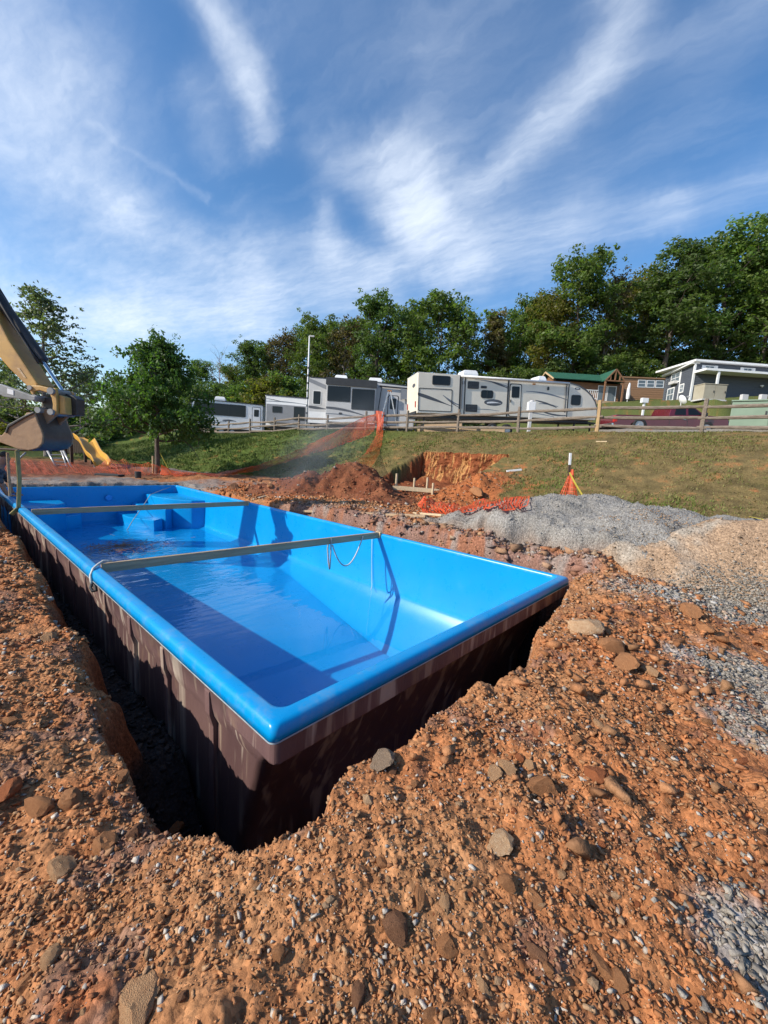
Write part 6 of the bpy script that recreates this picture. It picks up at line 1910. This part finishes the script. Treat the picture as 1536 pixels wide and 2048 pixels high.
mb = MB(); t_ = at(1141, 906, 8.3); mb.beam(PS - Vector((0, 0, .1)), PS.lerp(t_, .82), .035, .035); ST = mb.build('marker_stake', M_DKWOOD, None); tag(ST, 'thin stake with a white painted top standing in the orange net above the gravel pile', 'stake')
mb = MB(); mb.beam(PS.lerp(t_, .821), t_, .037, .037); mb.build('painted_top', M_WHITE, ST)
mb = MB(); a = at(1139, 945, 8.22); b_ = at(1151, 968, 8.15); c_ = at(1164, 989, 8.1)
mb.beam(a, b_, .03, .004, FW); mb.beam(b_, c_, .03, .004, FW); o = mb.build('warning_tape', M_YSTRAP, None); tag(o, 'yellow warning tape tied to the white topped stake', 'tape')

# ------------------------------------------------------------------ boards and forms
M_LUMBER = pm('pale_lumber', (.60, .47, .30), (.47, .35, .21), rough=.75, scale=3, stretch=(10, 10, 10), bump=.2)


def board_on_ground(name, label, a, b_, w, h, mat=M_LUMBER, lift=0.0, group=None, cat_='board'):
    A_ = ground_at(*a) if len(a) == 2 else at(*a); B2 = ground_at(*b_) if len(b_) == 2 else at(*b_)
    mb = MB(); up = Vector((0, 0, h / 2 + lift)); mb.beam(A_ + up, B2 + up, w, h)
    o = mb.build(name, mat, None, bevel=.004); tag(o, label, cat_, group); return A_, B2


FZ = gz(8.3, 6.0)
fa, fb, fc, fd = at(779, 969, 11.2), at(866, 981, 10.9), at(792, 967, 11.9), at(879, 975, 11.6)
FM = thing('footing_form', 'pale timber formwork of boards and stakes in the cut below the grass bank', 'formwork', Matrix.Identity(4))
for a, b_ in ((fa, fb), (fc, fd)):
    za = max(gz(a.x, a.y), gz(b_.x, b_.y)) + .05
    mb = MB(); mb.beam(Vector((a.x, a.y, za)), Vector((b_.x, b_.y, za)), .035, .10); mb.build('form_board', M_LUMBER, FM)
for px, py0, D in ((792, 947, 11.3), (866, 966, 10.85), (828, 956, 11.9), (854, 955, 11.75)):
    p_ = at(px, 975, D); g_ = gz(p_.x, p_.y); t_ = at(px, py0, D).z
    mb = MB(); mb.beam(Vector((p_.x, p_.y, g_ - .1)), Vector((p_.x, p_.y, t_)), .04, .05); mb.build('form_stake', M_LUMBER, FM)
board_on_ground('long_board', 'long weathered board lying on the ground between the pool and the dirt heap', (609, 1025), (852, 1036), .09, .04, M_TIMBER, .01)
board_on_ground('short_board', 'shorter pale board lying in front of the crumpled orange net', (829, 1030), (886, 1035), .08, .035, M_LUMBER, .02)
board_on_ground('white_stick', 'short white stick lying on the grass bank right of the cut', (1013, 944), (1043, 941), .06, .05, M_WHITE)
board_on_ground('pale_stick', 'thin pale stick on the grass below the yellow pine post', (1192, 884), (1214, 884), .04, .03, M_LUMBER)
board_on_ground('pale_stick', 'pale splinter of wood on the rubble behind the far right pool rim', (506, 1000), (533, 993), .05, .03, M_LUMBER)
board_on_ground('tape_scrap', 'scrap of yellow tape on the ground at the right edge above the tan mound', (1500, 1034), (1528, 1040), .03, .008, M_YSTRAP)

# ------------------------------------------------------------------ rocks, pebbles, grass
def rock_mat(name, c1, c2):
    return pm(name, c1, c2, rough=.92, scale=5, bump=.7, bscale=22, spec=.15, contrast=(.25, .75), detail=8)


R_BROWN = rock_mat('clay_stained_stone', (.41, .195, .088), (.29, .125, .053))
R_TAN = rock_mat('tan_stone', (.47, .29, .155), (.36, .185, .09))
R_DARK = rock_mat('dark_clay_clod', (.24, .12, .065), (.16, .075, .04))
R_RED = rock_mat('red_clay_clod', (.36, .125, .05), (.26, .085, .035))
R_PALE = rock_mat('pale_stone', (.56, .40, .25), (.38, .20, .095))
R_GREY = rock_mat('grey_clod', (.31, .225, .155), (.21, .14, .09))
R_WHITE = rock_mat('white_gravel', (.50, .49, .47), (.36, .35, .33))


def rock_mesh(seed, sub=2, angular=.7):
    rng = np.random.default_rng(seed)
    bm = bmesh.new(); bmesh.ops.create_icosphere(bm, subdivisions=sub, radius=1)
    pl = [(Vector(rng.normal(size=3)).normalized(), rng.uniform(.45, .85)) for _ in range(9)]
    for v in bm.verts:
        for n, d in pl:
            k = v.co.dot(n) - d
            if k > 0: v.co -= n * k * angular
        q_ = v.co * (1 + .05 * rng.normal())
        v.co = q_
    me = bpy.data.meshes.new('rock'); bm.to_mesh(me); bm.free()
    return me


ROCKM = {}


def rock_mesh_mat(k, sub, mat):
    key = (k, sub, mat.name)
    if key not in ROCKM:
        me = rock_mesh(900 + k, sub, .85 if sub > 1 else .7); me.materials.append(mat); ROCKM[key] = me
        if sub > 2:
            me.shade_smooth()
            try: me.set_sharp_from_angle(angle=math.radians(28))
            except Exception: pass
    return ROCKM[key]


rk = np.random.default_rng(42)


def put_rock(name, label, px, py, wpx, hpx, mat, rot=None, sub=3, sink=.25, group=None, cat_='rock', thick=None):
    """a rock lying where that place of the photograph meets the ground, as wide and long as it looks there"""
    P = ground_at(px, py + hpx * .2, 25); D = (P - CAM).dot(FW); dist = (P - CAM).length
    w = wpx / FOC * D * .5
    dep = abs((CAM.z - P.z)) / dist
    l = hpx / FOC * D * .5 / max(dep, .45) * .8
    l = min(l, w * 2.4); l = max(l, w * .5)
    h = thick * w if thick else min(w, l) * .8
    o = bpy.data.objects.new(name, rock_mesh_mat(int(rk.integers(0, 7)), sub, mat)); COL.objects.link(o)
    base = math.atan2(RT.y, RT.x)
    o.matrix_world = Matrix.Translation(P + Vector((0, 0, h * (1 - 2 * sink)))) @ Matrix.Rotation(base + (rot or 0), 4, 'Z') @ Matrix.Rotation(rk.uniform(-.2, .2), 4, 'X') @ Matrix.Diagonal((w * 1.12, l * 1.12, h * 1.1, 1))
    tag(o, label, cat_, group)
    return o


G_ = 'stones lying on the dug earth round the pool'
BIG = [
    (1178, 1258, 78, 36, R_PALE, 0.1, 'flat tan boulder with a pale streaked top near the right corner of the pool'),
    (1380, 1224, 36, 26, R_BROWN, .3, 'rounded brown rock at the near edge of the pale gravel on the right'),
    (1412, 1258, 34, 30, R_BROWN, -.3, 'brown rock in front of the rounded one beside the pale gravel'),
    (1222, 1298, 58, 26, R_BROWN, .4, 'low wide brown stone below the flat tan boulder'),
    (1250, 1330, 56, 28, R_BROWN, -.2, 'wide brown slab of clay stone second below the flat tan boulder'),
    (988, 1547, 38, 30, R_TAN, .2, 'left of two tan rocks touching on the slope right of the hole'),
    (1014, 1535, 32, 32, R_TAN, .8, 'right of two tan rocks touching on the slope right of the hole'),
    (1083, 1577, 92, 34, R_BROWN, .05, 'long flat brown slab on the slope below the two touching tan rocks'),
    (1000, 1684, 62, 50, R_PALE, -.1, 'squarish block with a pale top face in the right foreground'),
    (790, 1852, 58, 66, R_DARK, .4, 'large dark round clod of earth in the middle foreground'),
    (895, 1886, 52, 46, R_BROWN, .2, 'lumpy brown clod right of the large dark round clod'),
    (1070, 1896, 40, 70, R_DARK, .5, 'long dark leaning stone in the right foreground'),
    (1200, 1922, 40, 68, R_BROWN, .25, 'tall flat brown slab lying right of the long dark stone'),
    (1238, 1958, 38, 42, R_BROWN, .1, 'blunt brown stone just below the flat slab in the right foreground'),
    (888, 1802, 26, 58, R_TAN, -.1, 'narrow tan splinter of stone standing right of the dark clod'),
    (838, 1786, 26, 58, R_BROWN, -.15, 'narrow brown splinter of stone left of the tan one'),
    (1013, 1766, 38, 36, R_BROWN, .6, 'flat three cornered brown stone below the pale topped block'),
    (1068, 1792, 30, 46, R_BROWN, .5, 'leaning brown stone right of the three cornered one'),
    (966, 1962, 26, 60, R_TAN, .4, 'slender tan stone at the bottom centre right'),
    (1193, 1552, 48, 34, R_RED, -.3, 'reddish clod right of the long flat slab'),
    (864, 2034, 58, 36, R_BROWN, .1, 'brown stone cut off by the bottom edge right of the centre'),
    (765, 1522, 58, 42, R_GREY, .1, 'grey earthy clod on the brink of the hole below the pool corner'),
    (122, 1738, 70, 44, R_TAN, -.2, 'flat buff stone half buried in the left foreground'),
    (208, 1688, 52, 54, R_BROWN, .5, 'big rounded brown stone right above the flat buff one'),
    (270, 1662, 36, 42, R_DARK, .2, 'dark blocky stone beside the big rounded brown one'),
    (275, 1990, 92, 170, R_TAN, .30, 'long sandy rock strewn with gravel at the bottom left'),
    (56, 1962, 46, 48, R_BROWN, .5, 'streaked brown rock at the bottom left corner'),
    (98, 1914, 36, 50, R_TAN, .1, 'pale buff rock above the streaked brown one on the left'),
    (715, 1982, 34, 62, R_DARK, -.2, 'dark upright stone at the bottom centre'),
    (556, 1906, 32, 34, R_BROWN, .1, 'small rust stone in the centre of the foreground'),
    (520, 1638, 44, 22, R_RED, 0, 'red stone perched on the near brink of the hole'),
    (350, 1656, 38, 26, R_BROWN, .3, 'brown stone below the left part of the brink'),
    (146, 1597, 58, 36, R_BROWN, -.3, 'broad brown clod at the left side of the foreground'),
    (76, 1617, 68, 26, R_BROWN, -.1, 'long brown clod left of the broad one'),
    (14, 1582, 46, 44, R_RED, .2, 'red brown rock at the left edge of the picture'),
    (241, 1553, 30, 32, R_BROWN, .1, 'blocky brown stone at the left brink of the trench'),
    (101, 1276, 34, 20, R_TAN, .1, 'flat tan stone on the left bank beside the trench'),
    (951, 985, 26, 27, R_BROWN, .1, 'large orange brown boulder in the spill right of the timber formwork'),
    (932, 976, 20, 18, R_RED, .4, 'smaller red boulder left behind the orange brown one'),
    (541, 968, 13, 28, R_BROWN, .1, 'slab of red rock standing upright at the left end of the dirt heap'),
    (470, 975, 22, 14, R_DARK, .1, 'dark rock on the rubble behind the far right corner of the pool'),
]
for px, py, w, h, m_, rot, lab in BIG:
    put_rock('rock', lab, px, py, w, h, m_, rot, 3, .28, G_, thick=.62 if w > 60 else None)

# many more stones, each one its own object while it shows ten pixels or more
cnt = 0; tries = 0
mats_ = [R_BROWN, R_BROWN, R_TAN, R_RED, R_DARK, R_BROWN, R_PALE]
while cnt < 215 and tries < 4000:
    tries += 1
    px = rk.uniform(-20, 1556); py = 1180 + 868 * rk.uniform(0, 1) ** .75
    if px < 620 and py < 1700 and px > 40 + (py - 1180) * .55: continue
    if py < 1640 and 40 <= px < 1160 and py < 1480 + (800 - px) * .5: continue
    if py < 1300 and px < 1180 and px > 60: continue
    P = ground_at(px, py, 12)
    if P.z < -.18 or P.z > .5: continue
    if 1100 < px and py > 1600 and rk.uniform() < .6: continue
    sz = 11 + 11 * rk.uniform() ** 2.2
    mi = int(rk.integers(7)); zone = 'left of the trench' if px < 260 and py < 1700 else 'in the left foreground' if px < 520 else 'in the middle foreground' if px < 980 else 'near the pale gravel on the right' if py < 1500 else 'in the right foreground'
    cname = ('brown', 'brown', 'tan', 'reddish', 'dark', 'brown', 'pale')[mi]
    put_rock('stone', 'small ' + cname + ' stone on the loose earth ' + zone, px, py, sz * rk.uniform(.8, 1.5), sz * rk.uniform(.8, 1.4), mats_[mi], rk.uniform(0, 3), 1, .3, 'small stones strewn over the loose earth', 'stone'); cnt += 1


ICO_V = None


def scatter_mesh(name, label, P, S, C, seed, flat=(.32, .75), kindv='stuff', jag=.24, mat=None, sink=.25):
    """many little faceted stones in one object"""
    global ICO_V, ICO_F
    rng = np.random.default_rng(seed)
    if ICO_V is None:
        v = np.array([(sx, sy, sz) for sz in (-1, 1) for sy in (-1, 1) for sx in (-1, 1)], float)
        ICO_V = v / 3 ** .5
        ICO_F = np.array([(0, 2, 3), (0, 3, 1), (4, 5, 7), (4, 7, 6), (0, 1, 5), (0, 5, 4), (2, 6, 7), (2, 7, 3), (0, 4, 6), (0, 6, 2), (1, 3, 7), (1, 7, 5)])
    n = len(P)
    V = ICO_V[None] * rng.uniform(1 - jag, 1 + jag, (n, len(ICO_V), 1)) + rng.normal(0, .24, (n, len(ICO_V), 3))
    V = V * np.stack([rng.uniform(.75, 1.7, n), rng.uniform(.5, 1.0, n), rng.uniform(flat[0], flat[1], n)], 1)[:, None] * (S * .5)[:, None, None]
    a = rng.uniform(0, 2 * PI, n); tl = rng.normal(0, .35, n)
    ca, sa, ct, st_ = np.cos(a), np.sin(a), np.cos(tl), np.sin(tl)
    x, y, z = V[..., 0], V[..., 1], V[..., 2]
    y2 = y * ct[:, None] - z * st_[:, None]; z2 = y * st_[:, None] + z * ct[:, None]
    V = np.stack([x * ca[:, None] - y2 * sa[:, None], x * sa[:, None] + y2 * ca[:, None], z2], -1) + P[:, None]
    V[..., 2] += (S * (.5 * .75 - sink))[:, None]
    F = (ICO_F[None] + (np.arange(n) * len(ICO_V))[:, None, None]).reshape(-1, 3)
    o = np_mesh(name, V.reshape(-1, 3), F, mat, False, np.repeat(C, len(ICO_V), 0))
    return tag(o, label, kind=kindv)


M_PEB = pm('loose_pebbles', (1.05, 1.05, 1.05), (.72, .70, .68), rough=.9, scale=60, spec=.2, attr='tint', bump=.3, bscale=150)
sc = np.random.default_rng(99)


def sample(n, r0, r1, a0, a1, power=1.0):
    r = np.exp(np.log(r0) + (np.log(r1) - np.log(r0)) * sc.uniform(size=n) ** power); a = az0 + np.radians(sc.uniform(a0, a1, n))
    x = CAM.x + r * np.cos(a); y = CAM.y + r * np.sin(a)
    return x, y


def stone_colours(x, y, z, pale, extra=None):
    c = ground_colour(x, y, z); hh = heaps_h(x, y)
    for key, fn in (('gravel_pile', col_gravel), ('dirt_mound', col_mound), ('spoil_heap', col_spoil)):
        r_, s_, ro, q_ = HEAPS[key]; h_ = heap(x, y, r_, s_, ro, q_); k = h_ > .02; c[k] = fn(x, y, h_)[k]
    n = len(x); u = sc.uniform(size=n)
    tan = np.array([.41, .235, .12]); white = np.array([.52, .46, .39]); red = np.array([.30, .135, .065]); buff = np.array([.46, .32, .19])
    c = c * sc.uniform(.75, 1.45, n)[:, None]
    ing = heap(x, y, *[HEAPS['gravel_pile'][0], HEAPS['gravel_pile'][1], HEAPS['gravel_pile'][2], HEAPS['gravel_pile'][3]]) > .02; u = np.where(ing, 1.0, u)
    for lo, hi, col in ((0, .30, tan), (.30, .42, red), (.42, .50, buff)):
        k = (u >= lo) & (u < hi); c[k] = c[k] * .35 + col * .65 * sc.uniform(.7, 1.15, k.sum())[:, None]
    k = sc.uniform(size=n) < pale; c[k] = white * sc.uniform(.65, 1.1, k.sum())[:, None]
    return np.clip(c, .02, .75)


def on_earth(x, y):
    hh = heaps_h(x, y); z = H(x, y) + np.clip(hh, 0, None)
    g = (x > np.interp(y, _fy, _fx) - .1) & (hh < .02)
    g &= ~((x < 11.8) & (y > 3.6) & (y < 8.3) & (sc.uniform(size=len(x)) < .7))
    return z, g, hh


x, y = sample(126000, .50, 12.5, -60, 58, .80)
z, gr, hh = on_earth(x, y); k = (z > -.2) & ~gr; x, y, z, hh = x[k], y[k], z[k], hh[k]
dist = np.sqrt((x - CAM.x) ** 2 + (y - CAM.y) ** 2 + (z - CAM.z) ** 2)
S = dist / FOC * (2.1 + 2.3 * (sc.pareto(1.8, len(x))).clip(0, 3.0)); S = np.minimum(S, .045 + .02 * sc.uniform(size=len(x)))
S = np.where(hh > .02, np.minimum(S, .013 + .022 * sc.uniform(size=len(x)) ** 2), S)
dens = fbm(x, y, .45, 4, .6, 611); smooth_ = sstep(1.9, 3.0, x) * sstep(-.8, -1.6, y)
k = sc.uniform(size=len(x)) < (.78 + dens * 1.1 - .68 * smooth_); x, y, z, S = x[k], y[k], z[k], S[k]
scatter_mesh('pebbles', 'loose pebbles and clay crumbs strewn over the excavated ground and heaps', np.stack([x, y, z], 1), S, stone_colours(x, y, z, .09), 1, mat=M_PEB, sink=.12, flat=(.4, .9))

# crushed stone on the right: clean, pale, angular
PX = []
for (px, py), rx, ry, n in (((1440, 1205), .8, .34, 3600), ((1560, 1215), .9, .36, 1900), ((1530, 1370), .34, .30, 1900), ((1610, 1400), .55, .42, 1500), ((1555, 1470), .26, .24, 700), ((1570, 1920), .16, .13, 520), ((1280, 1175), .35, .2, 350), ((1480, 1800), .3, .3, 60)):
    p_ = PATCH.get((px, py)) or ground_at(px, py); u = sc.normal(0, .48, (n, 2)); PX.append(np.stack([p_.x + RT.x * u[:, 0] * rx + FW.x * u[:, 1] * ry, p_.y + RT.y * u[:, 0] * rx + FW.y * u[:, 1] * ry], 1))
PX = np.concatenate(PX); x, y = PX[:, 0], PX[:, 1]; z = top(x, y); n = len(x)
cc = np.array([.30, .272, .235]) * sc.uniform(.55, 1.35, n)[:, None] * np.array([1, .985, .96]) ** sc.uniform(0, 2, n)[:, None]
scatter_mesh('crushed_gravel', 'clean pale crushed gravel spread on the ground right of the pool', np.stack([x, y, z], 1), sc.uniform(.014, .034, n) * np.where(np.hypot(x - CAM.x, y - CAM.y) < 2.2, .85, 1), np.clip(cc, .05, .75), 2, mat=M_PEB, jag=.35)

# coarse dark stone bedding in the trench
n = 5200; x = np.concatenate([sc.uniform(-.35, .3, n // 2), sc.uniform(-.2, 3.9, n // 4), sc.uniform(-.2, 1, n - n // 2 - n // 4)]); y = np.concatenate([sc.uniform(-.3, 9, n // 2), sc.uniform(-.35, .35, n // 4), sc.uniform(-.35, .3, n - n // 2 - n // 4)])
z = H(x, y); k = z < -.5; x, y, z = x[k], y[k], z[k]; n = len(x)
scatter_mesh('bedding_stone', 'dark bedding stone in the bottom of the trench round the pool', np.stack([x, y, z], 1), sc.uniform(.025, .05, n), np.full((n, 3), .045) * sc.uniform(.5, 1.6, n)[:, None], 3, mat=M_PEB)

# bigger lumps on the heaps and the rubble bank, still too many to count
x, y = sample(5200, 4.5, 14, -32, 22, 1.0)
z, gr, hh = on_earth(x, y)
sp = (hh > .03) | ((x > 3.9) & (x < 6.2) & (y > -.5) & (y < 11)) | ((x > 6.5) & (x < 11.6) & (y > 3.4) & (y < 8.3))
k = sp & (z > -.1) & ~((hh > .03) & (x > 5) & (y < 3.2) & (sc.uniform(size=len(x)) < .85)) & ~((hh > .0) & (y < 3.4)); x, y, z = x[k], y[k], z[k]; n = len(x)
scatter_mesh('clay_lumps', 'lumps of clay and broken rock on the heaps and the rubble bank', np.stack([x, y, z], 1), (.04 + .03 * sc.pareto(2.2, n).clip(0, 3.0)), stone_colours(x, y, z, .02), 4, mat=M_PEB, flat=(.5, .9))

# clods of clay on the thrown up earth right of the hole
n = 900; px_ = sc.uniform(.2, 4.4, n); y = -.55 - np.abs(sc.normal(0, .55, n)); x = px_
z = H(x, y); k = (z > -.12) & (sc.uniform(size=n) < .35 + sstep(-.1, .25, fbm(x, y, .6, 3, .5, 811) + .25)); x, y, z = x[k], y[k], z[k]; n = len(x)
ccol = np.array([.36, .145, .058]) * sc.uniform(.6, 1.25, n)[:, None] + np.array([.05, .06, .04]) * sc.uniform(0, 1, n)[:, None]
scatter_mesh('clay_clods', 'crumbled clods of red clay thrown up on the right brink of the hole', np.stack([x, y, z], 1), (.018 + .016 * sc.pareto(2.0, n).clip(0, 3.2)), np.clip(ccol, .03, .7), 6, mat=M_PEB, flat=(.55, .95), jag=.3, sink=.12)

# grass of the bank
n = 46000
u = sc.uniform(size=n); y = -6 + 36 * u ** 1.15; fx = np.interp(y, _fy, _fx); cx = np.interp(y, _cy, _cx)
x = fx - .45 + (cx + 1.2 - fx + .45) * sc.uniform(size=n) ** .85
hh = heaps_h(x, y); z = H(x, y)
incut = (x < CUT[1] + .05) & (x > 6.5) & (y > CUT[2] - .1) & (y < CUT[3] + .1)
spill = np.exp(-(((x - 9.0) / 1.1) ** 2 + ((y - 4.3) / .65) ** 2)) + np.exp(-(((x - 7.6) / 1.0) ** 2 + ((y - 5.0) / 1.0) ** 2)) + np.exp(-(((x - 6.9) / .9) ** 2 + ((y - 6.6) / 1.2) ** 2))
patch = fbm(x, y, 1.6, 4, .6, 701)
k = (hh < .01) & ~incut & (sc.uniform(size=n) > spill * 1.6) & (sc.uniform(size=n) < .75 + patch * 1.4 + .35 * sstep(10, 15, y)) & ((x - fx) > fbm(x, y, .8, 3, .5, 705) * .7)
x, y, z = x[k], y[k], z[k]; n = len(x)
nb = 4; lush = sstep(9, 15, y)
ang = sc.uniform(0, 2 * PI, (n, nb)); hgt = (.035 + .05 * lush)[:, None] * sc.uniform(.5, 1.7, (n, nb)) * (1 + .8 * patch[k])[:, None]; wd = sc.uniform(.008, .016, (n, nb)) * (1 + .35 * lush)[:, None]; lean = sc.uniform(.2, 1.1, (n, nb)) * hgt
bx_ = x[:, None] + sc.normal(0, .05, (n, nb)); by_ = y[:, None] + sc.normal(0, .05, (n, nb)); bz_ = np.repeat(z[:, None], nb, 1) - .008
ca, sa = np.cos(ang), np.sin(ang)
V = np.stack([np.stack([bx_ - sa * wd, by_ + ca * wd, bz_], -1), np.stack([bx_ + sa * wd, by_ - ca * wd, bz_], -1), np.stack([bx_ + ca * lean, by_ + sa * lean, bz_ + hgt], -1)], 2).reshape(-1, 3)
F = np.arange(len(V)).reshape(-1, 3)
g1 = np.array([.115, .155, .030]); g2 = np.array([.235, .185, .080]); g3 = np.array([.17, .165, .05])
m1 = np.clip(lush + .25 + patch[k] * 1.2 + sc.normal(0, .25, n), 0, 1)[:, None]; c = g1 * m1 + (g2 * .6 + g3 * .4) * (1 - m1); c = c * sc.uniform(.75, 1.3, n)[:, None]
M_GRASS = pm('grass_blades', (1, 1, 1), (.8, .82, .75), rough=.7, scale=1.5, attr='tint', spec=.2)
tag(np_mesh('grass', V, F, M_GRASS, False, np.repeat(np.clip(c, .02, .5), nb * 3, 0)), 'short patchy grass on the bank, green on the left and dry on the right', kind='stuff')

# ------------------------------------------------------------------ dust and exhaust drifting over the dirt heap
def smoke_mat():
    m, N, L = new_mat('drifting_smoke')
    out = N.new('ShaderNodeOutputMaterial'); v = N.new('ShaderNodeVolumePrincipled'); L.new(v.outputs[0], out.inputs['Volume'])
    v.inputs['Color'].default_value = (.62, .64, .68, 1); v.inputs['Anisotropy'].default_value = .2
    t = N.new('ShaderNodeTexCoord'); n = N.new('ShaderNodeTexNoise'); n.inputs['Scale'].default_value = 1.6; n.inputs['Detail'].default_value = 2; L.new(t.outputs['Object'], n.inputs['Vector'])
    ln = N.new('ShaderNodeVectorMath'); ln.operation = 'LENGTH'; L.new(t.outputs['Object'], ln.inputs[0])
    mr = N.new('ShaderNodeMapRange'); mr.inputs[1].default_value = 1.0; mr.inputs[2].default_value = .25; mr.inputs[3].default_value = 0; mr.inputs[4].default_value = 1; L.new(ln.outputs['Value'], mr.inputs[0])
    r = N.new('ShaderNodeMapRange'); r.inputs[1].default_value = .34; r.inputs[2].default_value = .62; L.new(n.outputs['Fac'], r.inputs[0])
    mu = N.new('ShaderNodeMath'); mu.operation = 'MULTIPLY'; L.new(mr.outputs[0], mu.inputs[0]); L.new(r.outputs[0], mu.inputs[1])
    m2 = N.new('ShaderNodeMath'); m2.operation = 'MULTIPLY'; m2.inputs[1].default_value = SMOKE; L.new(mu.outputs[0], m2.inputs[0]); L.new(m2.outputs[0], v.inputs['Density'])
    return m


SMOKE = .30
bm = bmesh.new(); bmesh.ops.create_icosphere(bm, subdivisions=3, radius=1.0); me = bpy.data.meshes.new('smoke'); bm.to_mesh(me); bm.free(); me.materials.append(smoke_mat())
so = bpy.data.objects.new('smoke', me); COL.objects.link(so); c_ = at(632, 912, 10.6)
so.matrix_world = frame(c_, RT) @ Matrix.Rotation(-.75, 4, 'Y') @ Matrix.Diagonal((2.3, 1.3, 1.0, 1))
tag(so, 'thin grey smoke drifting up over the dirt heap and the grass bank', kind='stuff')
